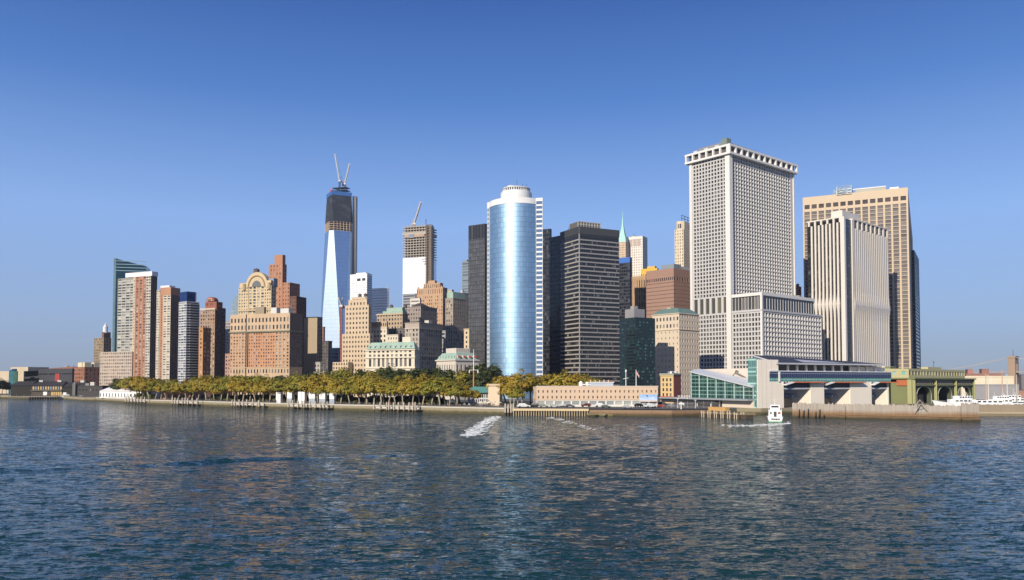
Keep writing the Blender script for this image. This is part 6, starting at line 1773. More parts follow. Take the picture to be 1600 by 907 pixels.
# ================================================================== BOATS
HULLW = paint((.74, .74, .72), .35, 0, .04)
def hull(L, B, h, bow=.3, n=14, draft=.8):
    """lofted hull, bow towards +x"""
    mb = MB(); rings = []
    for i in range(n + 1):
        f = i / n; x = -L / 2 + L * f
        w = B / 2 * (1 - max(0, (f - (1 - bow * 1.6)) / (bow * 1.6)) ** 2.2) * (.9 + .1 * min(1, f * 4))
        s = h * (1 + .35 * max(0, f - .5) ** 2 * 4)
        w = max(w, .04)
        rings.append([(x + (.6 * (f ** 3)) * h * .8, -w, s), (x, -w * .9, s * .35), (x, -w * .62, -draft * .6), (x, 0, -draft), (x, w * .62, -draft * .6), (x, w * .9, s * .35), (x + (.6 * (f ** 3)) * h * .8, w, s)])
    for a, c in zip(rings, rings[1:]):
        for k in range(6): mb.quad(a[k], c[k], c[k + 1], a[k + 1])
        mb.quad(a[6], c[6], c[0], a[0])
    mb.poly(rings[0][::-1]); 
    return mb
def yacht(label, px, py_base, d, L, rot, h=2.2, tiers=2, mat=None, group=None):
    p = P(px, py_base, d)
    t = thing('motor_yacht', label, 'yacht', (p.x, d, 0), rot, group)
    build(hull(L, L * .24, h), 'hull', mat or HULLW, t)
    z = h; l0, l1 = -L * .36, L * .2
    for k in range(tiers):
        hh = 1.9 - .2 * k; w = L * (.095 - .018 * k)
        c = build(MB().prism([(l0, -w), (l1 - 1.2, -w), (l1, -w * .5), (l1, w * .5), (l1 - 1.2, w), (l0, w)], z, z + hh), 'cabin', HULLW, t)
        mb = MB()
        for s in (-1, 1):
            for q in range(5):
                a = l0 + (l1 - 1.6 - l0) * (q + .15) / 5; e = l0 + (l1 - 1.6 - l0) * (q + .8) / 5
                mb.box(a, e, s * w - .03 if s > 0 else s * w - .04, s * w + .04 if s > 0 else s * w + .03, z + hh * .42, z + hh * .78, bottom=True)
        build(mb, 'window', GLASS_DARK, t, ) if False else build(mb, 'glazing', GLASS_DARK, c)
        z += hh; l0, l1 = l0 + L * .07, l1 - L * .12
    mb = MB(); mb.tube([(l0 + .5, -L * .05, z), (l0 + 1.2, -L * .05, z + 1.6), (l0 + 1.2, L * .05, z + 1.6), (l0 + .5, L * .05, z)], .12, 5); mb.tube([(l0 + 1.2, 0, z + 1.6), (l0 + 1.1, 0, z + 4)], .06, 4); build(mb, 'radar_arch', WHITE, t)
    mb = MB(); mb.tube([(L * .2, -L * .1, h + .9), (L * .5, 0, h + 1.5), (L * .2, L * .1, h + .9)], .05, 4)
    for q in range(5): mb.tube([(L * (.2 + .07 * q), -L * (.1 - .022 * q), h), (L * (.2 + .07 * q), -L * (.1 - .022 * q), h + 1.0)], .04, 4)
    build(mb, 'bow_rail', STEEL, t)
    return t
yacht('white motor yacht with its wheelhouse before the second green arch', 1496, 630, 405, 24, R(-170), 4.4, 2)
yacht('long white motor yacht moored just beyond the end of the fender wall', 1534, 630, 395, 24, R(172), 4.2, 1)
yacht('white yacht with a raised flybridge moored among the masts', 1556, 628, 425, 20, R(168), 4.0, 2)
yacht('low white cabin cruiser at the outer end of the marina', 1588, 632, 400, 18, R(175), 2.6, 1)
yacht('dark-hulled yacht with long cabin behind the white cruisers', 1570, 628, 455, 26, R(170), 4.0, 2, paint((.1, .12, .13), .4))
# far marina pier wall
pa, pb = S(1528, 649.6), S(1760, 650.2)
t = thing('breakwater', 'long brown timber breakwater in front of the moored yachts', 'breakwater', (pa[0], pa[1], 0), math.atan2(pb[1] - pa[1], pb[0] - pa[0]))
Lb = math.hypot(pb[0] - pa[0], pb[1] - pa[1])
BW = stone_wall_mat('breakwater_timber', (.33, .26, .18), (.3, .24, .14), .4)
build(MB().box(0, Lb, 0, 3, -2, 2.0), 'foot', BW, t); mb = MB()
for k in range(int(Lb / .6)): mb.box(k * .6, k * .6 + .55, -.15, .2, 1.2, 4.9 + random.uniform(-.2, .2))
build(mb, 'plank', BW, t); build(MB().box(0, Lb, -.6, -.16, .9, 1.3, bottom=True), 'wale', paint((.5, .42, .26), .9), t)
for px, zt, c in ((1541, 584, (.5, .36, .26)), (1544.5, 586, (.6, .58, .52)), (1566.5, 577, (.5, .3, .22)), (1574, 585, (.62, .6, .5)), (1589, 586, (.55, .45, .33))):
    d = 430; p = P(px, 620, d); o = build(MB().tube([(0, 0, 0), (0, 0, Z(zt, d))], [.32, .16], 6), 'mast_pole', paint(c), None, (p.x, d, 0))
    tag(o, {1541: 'thin brown mast, first beyond the green pier building', 1544.5: 'thin white mast beside a brown one', 1566.5: 'tallest reddish mast among the yachts', 1574: 'pale mast just before the bridge tower', 1589: 'tan mast just past the bridge tower'}[px], 'mast', 'masts in the marina')

# small white workboat seen from the stern
pw = DW(660); p = P(1220.5, 650, pw)
t = thing('fishing_boat', 'small white boat with a green waterline heading for the slips, seen from its stern', 'boat', (p.x, pw + 7, 0), R(73))
build(hull(15, 5.8, 1.9, .34), 'hull', HULLW, t); build(MB().box(-7.62, 7.0 * .35, -2.72, 2.72, -.2, .28, bottom=True), 'waterline_stripe', paint((.06, .22, .1)), t)
c = build(MB().prism([(-6.2, -2.3), (3.4, -2.3), (4.2, -1.2), (4.2, 1.2), (3.4, 2.3), (-6.2, 2.3)], 1.7, 4.3), 'cabin', HULLW, t)
build(MB().box(-6.26, -6.21, -.5, .5, 1.8, 3.8, bottom=True), 'door', DARK, c)
for y in (-1.6, 1.2): build(MB().box(-6.26, -6.21, y, y + .6, 2.9, 3.6, bottom=True), 'window', GLASS_DARK, c)
wh = build(MB().prism([(-1.5, -1.7), (3, -1.7), (3, 1.7), (-1.5, 1.7)], 4.31, 6.2), 'wheelhouse', HULLW, t)
build(MB().box(-1.56, -1.51, -1.3, 1.3, 5.1, 5.8, bottom=True), 'window', GLASS_DARK, wh)
mb = MB()
for y in (-2.2, 2.2): 
    mb.tube([(-6.2, y, 5.3), (-1.6, y, 5.3)], .05, 4)
    for x in (-6.2, -4.6, -3.1): mb.tube([(x, y, 4.3), (x, y, 5.3)], .05, 4)
mb.tube([(-6.2, -2.2, 5.3), (-6.2, 2.2, 5.3)], .05, 4); build(mb, 'railing', WHITE, t)
build(MB().tube([(.5, 0, 6.2), (.3, 0, 9.2)], [.1, .05], 5).tube([(.4, -1, 8), (.4, 1, 8)], .05, 4), 'mast', WHITE, t)
mb = MB(); mb.tube([(-6.3, -1.6 + .35 * math.cos(a), 3.4 + .35 * math.sin(a)) for a in [2 * math.pi * i / 12 for i in range(13)]], .09, 5); build(mb, 'life_ring', paint((.7, .12, .04)), t)
mb = MB()
for i, (y0, y1) in enumerate(((-1.5, -1.1), (-1.0, -.75), (-.6, -.1), (0, .4), (.5, .75), (.85, 1.4))): mb.box(-7.66, -7.61, y0, y1, .75 + .1 * (i % 2), 1.35, bottom=True)
build(mb, 'lettering', DARK, t)
# workboat and tender by the old pier
pw = 735; p = P(108, 624, pw)
t = thing('workboat', 'dark-hulled workboat with white cabin lying at the old pier', 'boat', (p.x, pw - 6, 0), R(172))
build(hull(14, 4.6, 1.9, .3), 'hull', paint((.03, .03, .035), .5), t)
c = build(MB().box(-5, 2.2, -1.8, 1.8, 1.7, 4.4), 'cabin', paint((.55, .53, .48)), t)
mb = MB()
for k in range(5): mb.box(-4.5 + 1.35 * k, -3.7 + 1.35 * k, -1.86, -1.81, 2.9, 3.8, bottom=True); mb.box(-4.5 + 1.35 * k, -3.7 + 1.35 * k, 1.81, 1.86, 2.9, 3.8, bottom=True)
build(mb, 'glazing', GLASS_DARK, c); build(MB().box(-1.5, 1.5, -1.2, 1.2, 4.41, 6.2), 'wheelhouse', WHITE, t); build(MB().tube([(0, 0, 6.2), (0, 0, 9)], .08, 4), 'mast', DARK, t)
p = P(129, 624, pw)
t = thing('tender', 'small lime-yellow tender moored beside the dark workboat', 'boat', (p.x, pw - 4, 0), R(178))
build(hull(9, 2.8, 1.2, .35), 'hull', paint((.03, .03, .03), .5), t); build(MB().box(-4.2, 3.0, -1.25, 1.25, 1.15, 1.7), 'fender_tube', paint((.42, .44, .05)), t); build(MB().box(-2.5, .5, -1, 1, 1.71, 3.2), 'cabin', WHITE, t)
for k, px in enumerate((136, 143)):
    p = P(px, 624, 700); t = thing('launch', ('white launch with a blue canopy between tender and marquee', 'small white launch moored closest to the marquee')[k], 'boat', (p.x, 690 - 8 * k, 0), R(150))
    build(hull(8, 2.6, 1.3, .35), 'hull', HULLW, t); build(MB().box(-2, 1.2, -.9, .9, 1.2, 2.6), 'cabin', paint((.2, .28, .4)) if k == 0 else WHITE, t); build(MB().box(-2.2, 1.4, -1, 1, 2.61, 2.75, bottom=True), 'roof', WHITE, t)

# ---- white flecks: sun glitter added as meshes, and the boat's wake
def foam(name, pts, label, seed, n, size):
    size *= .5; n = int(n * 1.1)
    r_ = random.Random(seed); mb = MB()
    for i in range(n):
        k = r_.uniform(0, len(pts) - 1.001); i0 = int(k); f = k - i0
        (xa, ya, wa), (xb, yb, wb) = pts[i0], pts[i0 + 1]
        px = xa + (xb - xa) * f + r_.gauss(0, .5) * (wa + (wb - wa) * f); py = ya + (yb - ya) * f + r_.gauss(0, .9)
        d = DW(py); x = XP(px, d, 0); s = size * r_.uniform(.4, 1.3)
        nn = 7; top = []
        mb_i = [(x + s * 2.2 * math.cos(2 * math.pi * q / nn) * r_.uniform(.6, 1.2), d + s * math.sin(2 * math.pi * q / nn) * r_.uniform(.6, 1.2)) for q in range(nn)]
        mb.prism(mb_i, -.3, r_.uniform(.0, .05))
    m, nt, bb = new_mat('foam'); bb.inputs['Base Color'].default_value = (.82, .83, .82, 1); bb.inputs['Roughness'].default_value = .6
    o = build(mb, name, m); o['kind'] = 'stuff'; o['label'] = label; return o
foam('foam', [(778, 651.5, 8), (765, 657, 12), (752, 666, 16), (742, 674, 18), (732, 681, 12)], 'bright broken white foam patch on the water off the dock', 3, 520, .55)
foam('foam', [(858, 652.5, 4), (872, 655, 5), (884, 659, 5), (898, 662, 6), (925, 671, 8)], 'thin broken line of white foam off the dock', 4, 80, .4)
foam('foam', [(1234, 661.5, 3), (1222, 662.5, 8), (1200, 664, 10), (1160, 665.5, 14), (1130, 666, 14)], 'pale wake trailing behind the small white boat', 5, 240, .42)

# ================================================================== MOORING PILES along the seawall
def pile_mesh():
    mb = MB().cyl(0, 0, -3, 1.2, .44, .42, 9, m=1); mb.cyl(0, 0, 1.2, 4.75, .42, .40, 9, m=0); mb.cyl(0, 0, 4.75, 5.0, .3, .12, 9, m=0)
    return mb.mesh('mooring_pile', [paint((.46, .40, .32), .85, 0, .2), paint((.07, .05, .03), .9)])
pm = pile_mesh()
beam = MB().box(-1.9, 1.9, -.28, .28, 1.7, 2.5, bottom=True).mesh('crossbeam', paint((.52, .48, .42), .85))
WL = lambda px: np.interp(px, [150, 230, 440, 640, 790], [627.2, 632, 639, 644.5, 648.6])
groups = [('beside the white marquee', [196.5, 201, 206, 211, 215.5, 220.5, 226]), ('before the round red fort', [269.5, 273.5, 278, 285, 289.5, 293.5, 300.5, 307.5]), ('west of the white panels', [362.5, 367, 374, 379.5, 385.5, 394.5, 404]),
          ('below the first white panels', [404.8, 450.5, 457, 465.5, 471.5, 475]), ('below the last white panels', [484.5, 492.5, 500.5, 505.5, 511.5]), ('west of the park shelter', [584.5, 594, 604, 607.5]), ('east of the park shelter', [615.5, 622.5, 631, 639, 645, 649]),
          ('at the mouth of the dock notch', [789.5, 794, 798.5, 802.5])]
ords = ['first', 'second', 'third', 'fourth', 'fifth', 'sixth', 'seventh', 'eighth']
fp = None
for gl_, pxs in groups:
    pxs = sorted(pxs)
    for i, px in enumerate(pxs):
        d = DW(WL(px) + .5) - 1.2; x = XP(px, d, 0)
        if i == 0 or True:
            t = thing('mooring_pile', f'pale mooring pile {gl_}, {ords[i]} from the west end', 'pile', (x, d, 0), 0, 'mooring piles along the seawall')
        c = link('shaft', pm, t); c.scale.z = random.uniform(.93, 1.08); c.rotation_euler = (random.uniform(-.03, .03), random.uniform(-.03, .03), 0)
        if i < len(pxs) - 1 and px > 200 and gl_ != 'at the mouth of the dock notch': link('crossbeam', beam, t, (1.6, .1, 0), R(-35))

# ================================================================== CARS
def car_mesh():
    prof = [(-2.2, .45), (-2.25, .8), (-2.0, .98), (-1.55, 1.42), (.35, 1.45), (1.05, 1.0), (2.0, .85), (2.22, .62), (2.2, .42)]
    mb = MB(); secs = []
    for y, ins in ((-.86, 0), (-.8, .04), (.8, .04), (.86, 0)):
        secs.append([(x, y * (.82 if z > 1.2 else 1), z + (.02 if ins else 0)) for x, z in prof])
    for a, c in zip(secs, secs[1:]):
        for i in range(len(prof) - 1): mb.quad(a[i], a[i + 1], c[i + 1], c[i])
    mb.poly(secs[0]); mb.poly(secs[-1][::-1]); mb.quad((-2.2, -.86, .45), (-2.2, .86, .45), (2.2, .86, .42), (2.2, -.86, .42))
    return mb
CARP = tinted('car_paint', .3)
car_body = car_mesh().mesh('body', CARP)
mbg = MB()
for s in (-1, 1):
    y = s * .79
    mbg.poly([(x, y + s * .02 - s * .09 * (z > 1.2), z) for x, z in [(-1.75, 1.02), (-1.42, 1.34), (.25, 1.36), (.8, 1.02)][::s]])
mbg.quad((.44, -.62, 1.40), (.98, -.74, 1.05), (.98, .74, 1.05), (.44, .62, 1.40)); mbg.quad((-1.95, -.7, 1.04), (-1.6, -.62, 1.38), (-1.6, .62, 1.38), (-1.95, .7, 1.04))
mbg.v = [(x * 1.01, y, z + .012) for x, y, z in mbg.v]
car_glass = mbg.mesh('glazing', GLASS_DARK)
mw_ = MB(); mw_.tube([(0, -.12, 0), (0, .12, 0)], .34, 12); wheel = mw_.mesh('wheel', paint((.02, .02, .02), .8))
lamp = MB().box(-.03, .03, -.18, .18, -.08, .08, bottom=True).mesh('headlight', paint((.7, .7, .65), .2))
def car(label, px, py, col, rot=0, sc=1.0, d=None):
    d = d or (P(px, py, 1).z - CAM_H and (CAM_H - GZ) / -(ray(px, py)[2] / ray(px, py)[1]))
    t = thing('parked_car', label, 'car', (P(px, py, d).x, d, GZ + .01), rot, 'cars parked along the quay'); t.scale = (sc, sc, sc * (1.12 if sc > 1.05 else 1))
    o = link('body', car_body, t); o.color = (*col, 1); link('glazing', car_glass, t)
    for x in (-1.4, 1.38):
        for y in (-.8, .8): link('wheel', wheel, t, (x, y, .34))
    for y in (-.6, .6): link('headlight', lamp, t, (2.2, y, .68))
SILV, WHT, BLK, REDC, GRN = (.4, .4, .4), (.72, .72, .7), (.02, .02, .025), (.28, .05, .04), (.12, .14, .12)
for a in [('large white van parked first on the dock, by the notch', 818, 638, WHT, R(8), 1.35), ('black sport utility car by the peach station end wall', 834, 636.5, BLK, R(170), 1.15), ('silver-green hatchback before the peach station arcade', 850, 637, (.24, .26, .2), R(4), 1), ('grey saloon parked nose to tail with a pale one', 866, 637, SILV, R(4), 1),
          ('pale silver saloon partly behind the grey one', 876, 636, (.55, .55, .53), R(184), 1), ('dark grey hatchback alone in the middle of the dock', 891, 637, (.1, .1, .11), R(5), 1), ('dark maroon car parked well apart from the grey hatchback', 915.5, 636.3, (.1, .03, .03), R(182), 1.08), ('white pickup-sized car before the station', 938, 636.5, WHT, R(4), 1.2),
          ('dark green car tucked close to the white pickup-sized car', 947, 638, GRN, R(10), 1), ('silver saloon near the rusty quay edge', 981, 638.6, SILV, R(4), 1), ('black estate car below the blue billboard', 999, 636.5, BLK, R(30), 1.1), ('white box van below the billboard', 1016, 638, WHT, R(20), 1.3), ('dark blue car at the gap beside the station', 1035, 634, (.03, .04, .08), R(40), 1.15),
          ('red car past the corner of the station', 1034, 637.2, REDC, R(12), 1), ('grey car beside the red one near the canopy', 1050, 637, (.2, .2, .21), R(6), 1)]: car(*a)
# lamp posts on the quay and gate
for px, lb in ((1059, 'slim white street lamp by the rusty quay under the sign letters'), (1086.5, 'slim white street lamp under the dark canopy edge')):
    d = 366; p = P(px, 640, d); t = thing('street_lamp', lb, 'street lamp', (p.x, d, 3)); h = Z(624 if px < 1070 else 626, d) - 3
    build(MB().tube([(0, 0, 0), (0, 0, h)], [.12, .08], 6), 'pole', WHITE, t); build(MB().box(-.45, .45, -.2, .2, h, h + .25, bottom=True), 'lamp_head', WHITE, t)
t = thing('navigation_post', 'stout yellow-white post at the water edge of the rusty quay', 'post', (P(1066, 645, 352).x, 354, 0))
build(MB().cyl(0, 0, -2, 6.2, .35, n=8), 'shaft', paint((.6, .56, .42)), t); build(MB().box(-1.0, 1.0, -.4, .4, 5.0, 5.7, bottom=True), 'head_board', WHITE, t)
t = thing('chain_fence', 'long grey chain-link fence along the quay below the canopy', 'fence', (P(1036, 640, 372).x, 372, 3))
Lf = P(1125, 640, 372).x - t.location.x; mb = MB()
for k in range(int(Lf / .5)): mb.tube([(k * .5, 0, 0), (k * .5, 0, 2.6)], .05, 3, cap=False)
build(mb, 'mesh_panel', paint((.33, .3, .28), .7), t)
for k in range(8): build(MB().cyl(Lf * k / 7, .1, 0, 2.9, .1, n=6), 'post', GREY, t)

# ================================================================== far east: viaduct, brick houses, bridge
d = 900
simple('viaduct_shed', 'long cream shed wall on the elevated road beyond the pier building', 1500, 1582, 1584, 588, 640, 78, (.66, .58, .42), 60, 5, .2, .2, R_=False)
simple('brown_terrace', 'low reddish brick houses with stepped roofs beyond the cream shed', 1505, 1562, 1568, 584, 1100, 74, (.30, .16, .12), 5, 4, .4, .4, group='far brick houses')
simple('brown_house', 'taller reddish brick block rising from the far brick houses', 1530, 1541, 1545, 577, 1150, 70, (.30, .15, .11), 5, 4, .4, .4)
simple('brown_gable', 'small pink brick block just past the green pier building', 1508, 1516, 1520, 577.5, 1120, 70, (.36, .17, .13), 5, 4, .4, .4)
simple('tram_shed', 'long low shed with red and white panels behind the yachts', 1555, 1660, 1664, 611, 620, 80, (.36, .2, .14), 5, 5, .5, .5, glass((.5, .48, .42), (.7, .68, .6), .6), R_=False, zmin=1)
simple('grey_shed', 'low grey-roofed shed below the cream elevated wall', 1512, 1590, 1592, 601, 580, 78, (.28, .27, .27), 4, 4, .4, .4, R_=False)
simple('far_block', 'low dark block past the bridge tower', 1592, 1640, 1644, 585, 1500, 76, (.18, .16, .15), 5, 4, .4, .4)
d = 1700
t = thing('bridge_tower', 'tall brown stone suspension bridge tower with a projecting cap', 'bridge', (P(1584, 600, d).x, d, 3), R(48))
zt = Z(557, d) - 3
st = wall((.34, .24, .16), .9, .12)
w, dp = 18, 13
mb = MB(); 
mb.box(-w, -w * .55, -dp / 2, dp / 2, 0, zt - 4); mb.box(-w * .16, w * .16, -dp / 2, dp / 2, 0, zt - 4); mb.box(w * .55, w, -dp / 2, dp / 2, 0, zt - 4); mb.box(-w + .02, w - .02, -dp / 2 + .02, dp / 2 - .02, zt - 14, zt - 4.01); mb.box(-w + .02, w - .02, -dp / 2 + .02, dp / 2 - .02, 0, zt * .45)
build(mb, 'shaft', st, t); build(MB().box(-w - 1.2, w + 1.2, -dp / 2 - 1.2, dp / 2 + 1.2, zt - 3.99, zt, bottom=True), 'cap', st, t)
build(MB().tube([(0, 0, zt), (0, 0, zt + 14)], .5, 5), 'flagpole', DARK, t)
for s in (-1, 1):
    a0, a1 = Vector((s * w * .6, -dp / 2, zt - 3)), Vector((s * w * .6, -320, 38)); b0, b1 = Vector((s * w * .6, dp / 2, zt - 3)), Vector((s * w * .6, 420, 40))
    for p, q in ((a0, a1), (b0, b1)):
        pts = [p + (q - p) * (i / 14) - Vector((0, 0, 22 * math.sin(math.pi * i / 14))) for i in range(15)]
        build(MB().tube(pts, .55, 5), 'main_cable', paint((.4, .38, .36)), t)
build(MB().box(-9, 9, -520, -dp / 2 - .1, 34, 37, bottom=True).box(-9, 9, dp / 2 + .1, 520, 34, 37, bottom=True), 'deck', paint((.3, .27, .25)), t)

# ================================================================== PEOPLE on the promenade and the terrace
PCL = tinted('clothing', .85); PSK = paint((.42, .26, .17), .6); PTR = paint((.05, .06, .1), .85); PHR = paint((.04, .025, .015), .8)
def person_mesh(pose):
    bm = bmesh.new()
    me = bpy.data.meshes.new('person_skin')
    J = {'pel': (0, 0, .95, .15), 'sp': (0, .0, 1.18, .135), 'ch': (0, 0, 1.38, .155), 'nk': (0, 0, 1.52, .06), 'hd0': (0, -.01, 1.60, .085), 'hd': (0, -.015, 1.70, .095), 'tp': (0, -.005, 1.775, .05)}
    if pose == 'walk': st = .28
    else: st = .03
    J.update({'hl': (-.1, 0, .9, .1), 'kl': (-.11, -st * .7, .5, .068), 'al': (-.11, -st * .8 if pose == 'walk' else 0, .08, .045), 'tl': (-.12, -st - .16, .03, .035),
              'hr': (.1, 0, .9, .1), 'kr': (.11, st * .1 - .04, .5, .068), 'ar': (.11, st, .1, .045), 'tr': (.12, st - .15, .03, .035),
              'sl': (-.19, 0, 1.42, .065), 'el': (-.25, .05 + st * .5, 1.13, .045), 'wl': (-.25, -.08 + st * .6, .90, .035), 'fl': (-.245, -.11 + st * .6, .80, .03),
              'sr': (.19, 0, 1.42, .065), 'er': (.25, .05 - st * .5, 1.13, .045), 'wr': (.25, -.1 - st * .6, .90, .035), 'fr': (.245, -.13 - st * .6, .80, .03)})
    if pose == 'phone':
        J['er'] = (.25, .0, 1.14, .045); J['wr'] = (.14, -.24, 1.28, .035); J['fr'] = (.08, -.28, 1.36, .03)
    ks = list(J); E = [('pel', 'sp'), ('sp', 'ch'), ('ch', 'nk'), ('nk', 'hd0'), ('hd0', 'hd'), ('hd', 'tp'), ('pel', 'hl'), ('hl', 'kl'), ('kl', 'al'), ('al', 'tl'), ('pel', 'hr'), ('hr', 'kr'), ('kr', 'ar'), ('ar', 'tr'),
         ('ch', 'sl'), ('sl', 'el'), ('el', 'wl'), ('wl', 'fl'), ('ch', 'sr'), ('sr', 'er'), ('er', 'wr'), ('wr', 'fr')]
    me.from_pydata([J[k][:3] for k in ks], [(ks.index(a), ks.index(c)) for a, c in E], [])
    o = bpy.data.objects.new('person_tmp', me); COL.objects.link(o)
    md = o.modifiers.new('skin', 'SKIN')
    lay = me.skin_vertices[0] if me.skin_vertices else None
    for i, k in enumerate(ks):
        r_ = J[k][3]; me.skin_vertices[0].data[i].radius = (r_, r_ * (.7 if k in ('sp', 'ch', 'pel') else 1)); me.skin_vertices[0].data[i].use_root = (k == 'pel')
    sd = o.modifiers.new('sub', 'SUBSURF'); sd.levels = 1; sd.render_levels = 1
    bpy.context.view_layer.update()
    out = bpy.data.meshes.new_from_object(o.evaluated_get(bpy.context.evaluated_depsgraph_get()))
    bpy.data.objects.remove(o)
    out.name = 'person'; out.materials.clear()
    for m_ in (PCL, PSK, PTR, PHR): out.materials.append(m_)
    for p in out.polygons:
        c = p.center; hand = abs(c.x) > .2 and c.z < .95 or (pose == 'phone' and c.y < -.2 and c.z > 1.2)
        p.material_index = 3 if (c.z > 1.72 or (c.z > 1.58 and c.y > .03)) else 1 if (c.z > 1.5 or hand) else 2 if c.z < .96 else 0
        p.use_smooth = True
    return out
pmesh = [person_mesh(k) for k in ('stand', 'walk', 'phone')]
cols = [((.7, .7, .68), 'white'), ((.35, .05, .05), 'red'), ((.05, .09, .25), 'blue'), ((.03, .03, .03), 'black'), ((.42, .36, .26), 'beige'), ((.16, .16, .17), 'grey'), ((.5, .35, .06), 'yellow'), ((.08, .18, .09), 'green')]
prom = offset(SHORE[2:], 4)
def prom_at(px):
    """point on the promenade seen at column px"""
    for a, c in zip(SHORE[2:], SHORE[3:]):
        for k in range(60):
            q = (a[0] + (c[0] - a[0]) * k / 60, a[1] + (c[1] - a[1]) * k / 60)
            if 800 + FPX * q[0] / q[1] >= px: return q
    return SHORE[-1]
where = [((150, 230), 'by the white marquee'), ((230, 340), 'before the round red fort'), ((340, 430), 'before the orange brick hotel block'), ((430, 530), 'beside the white panels'), ((530, 600), 'below the cream mansard building'), ((600, 660), 'near the park shelter'), ((660, 735), 'near the restaurant terrace'), ((735, 796), 'below the beige vent tower')]
cnt = {}
for i in range(110):
    px = random.uniform(236, 790); q = prom_at(px)
    k = random.uniform(2.2, 12)
    x, y = q[0] + k * .62, q[1] + k * .78
    pose = random.choice((0, 0, 1, 2)); col, cn = random.choice(cols)
    wz = [w for (r, w) in where if r[0] <= 800 + FPX * x / y < r[1]]
    if not wz: continue
    lb = f"person in {cn} top {('standing', 'walking', 'holding a phone')[pose]} {wz[0]}"
    cnt[lb] = cnt.get(lb, 0) + 1
    o = link('person', pmesh[pose], None, (x, y, GZ + .01), random.uniform(0, 6.28)); o.color = (*col, 1); s = random.uniform(.93, 1.05); o.scale = (s, s, s)
    tag(o, lb, 'person', 'people strolling on the promenade')

# benches along the promenade
bs_ = MB().box(-1, 1, -.25, .25, .42, .48, bottom=True).mesh('seat', paint((.2, .13, .07))); bb_ = MB().box(-1, 1, .22, .28, .5, .9, bottom=True).mesh('backrest', paint((.2, .13, .07))); bl_ = MB().box(-.05, .05, -.22, .26, 0, .42).mesh('leg', GREY)
for i in range(34):
    px = 245 + i * 15.8; q = prom_at(px); k = 13.2
    w_ = [w for (r, w) in where if r[0] <= px < r[1]] or ['near the dock notch']
    t = thing('park_bench', f'dark slatted park bench at the tree line {w_[0]}', 'bench', (q[0] + k * .62, q[1] + k * .78, GZ + .012), R(-38), 'benches along the promenade')
    link('seat', bs_, t); link('backrest', bb_, t)
    for x in (-.85, .85): link('leg', bl_, t, (x, 0, 0))

# ================================================================== TREES
def leaf_mat(name, stops):
    m, nt, b = new_mat(name)
    g = nt.nodes.new('ShaderNodeNewGeometry'); oi = nt.nodes.new('ShaderNodeObjectInfo')
    n1 = noise(nt, .28, 3, objcoord(nt)); ad = nt.nodes.new('ShaderNodeMath'); ad.operation = 'MULTIPLY_ADD'; ad.inputs[1].default_value = .5
    nt.links.new(g.outputs['Random Per Island'], ad.inputs[0]); nt.links.new(n1, ad.inputs[2])
    a2 = nt.nodes.new('ShaderNodeMath'); a2.operation = 'MULTIPLY_ADD'; a2.inputs[1].default_value = .22; nt.links.new(oi.outputs['Random'], a2.inputs[0]); nt.links.new(ad.outputs[0], a2.inputs[2])
    mr = nt.nodes.new('ShaderNodeMapRange'); mr.inputs['From Min'].default_value = .3; mr.inputs['From Max'].default_value = 1.15; nt.links.new(a2.outputs[0], mr.inputs['Value'])
    c = ramp(nt, mr.outputs[0], stops)
    nt.links.new(c, b.inputs['Base Color']); b.inputs['Roughness'].default_value = .65
    tr = nt.nodes.new('ShaderNodeBsdfTranslucent'); nt.links.new(c, tr.inputs['Color'])
    mx = nt.nodes.new('ShaderNodeMixShader'); mx.inputs[0].default_value = .3
    nt.links.new(b.outputs[0], mx.inputs[1]); nt.links.new(tr.outputs[0], mx.inputs[2]); nt.links.new(mx.outputs[0], nt.nodes['Material Output'].inputs['Surface'])
    return m
LEAF = {'golden': leaf_mat('golden_leaves', [(0, (.13, .13, .014)), (.35, (.28, .24, .018)), (.7, (.42, .31, .022)), (1, (.40, .23, .027))]),
        'olive': leaf_mat('olive_leaves', [(0, (.08, .10, .014)), (.4, (.19, .20, .02)), (.75, (.32, .28, .022)), (1, (.32, .22, .027))]),
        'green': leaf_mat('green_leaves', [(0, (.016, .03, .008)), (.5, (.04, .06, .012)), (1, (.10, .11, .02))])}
BARK = {'pale': paint((.33, .28, .21), .9, 0, .25), 'dark': paint((.12, .09, .06), .9, 0, .2)}
def crown_mesh(seed, rx, rz, z0, leaf=.55, nc=46, per=44, flat=1.0):
    r_ = np.random.default_rng(seed); V, F, UV = [], [], []
    cs = []
    for i in range(nc):
        u = r_.normal(size=3); u /= np.linalg.norm(u); rad = r_.uniform(.35, 1.0) ** .55
        if u[2] < -.35: u[2] *= .5
        bump = 1 + .22 * math.sin(3 * math.atan2(u[1], u[0]) + seed) + r_.uniform(-.16, .16)
        cs.append((u * rad * bump * np.array([rx, rx, rz]) + np.array([0, 0, z0 + rz]), r_.uniform(.8, 1.75) * rx * .23, u))
    mb = MB()
    for c, cr_, u in cs:
        for k in range(per):
            v = r_.normal(size=3); v /= np.linalg.norm(v); p = c + v * cr_ * r_.uniform(.4, 1.0) * np.array([1.15, 1.15, .75])
            n = v * .7 + u * .75 + np.array([0, 0, .4]) + r_.normal(size=3) * .35; n /= np.linalg.norm(n)
            a = np.cross(n, r_.normal(size=3)); a /= np.linalg.norm(a); b_ = np.cross(n, a); s = leaf * r_.uniform(.6, 1.35)
            mb.quad(p - a * s, p - b_ * s * .62, p + a * s, p + b_ * s * .62)
    return mb, cs
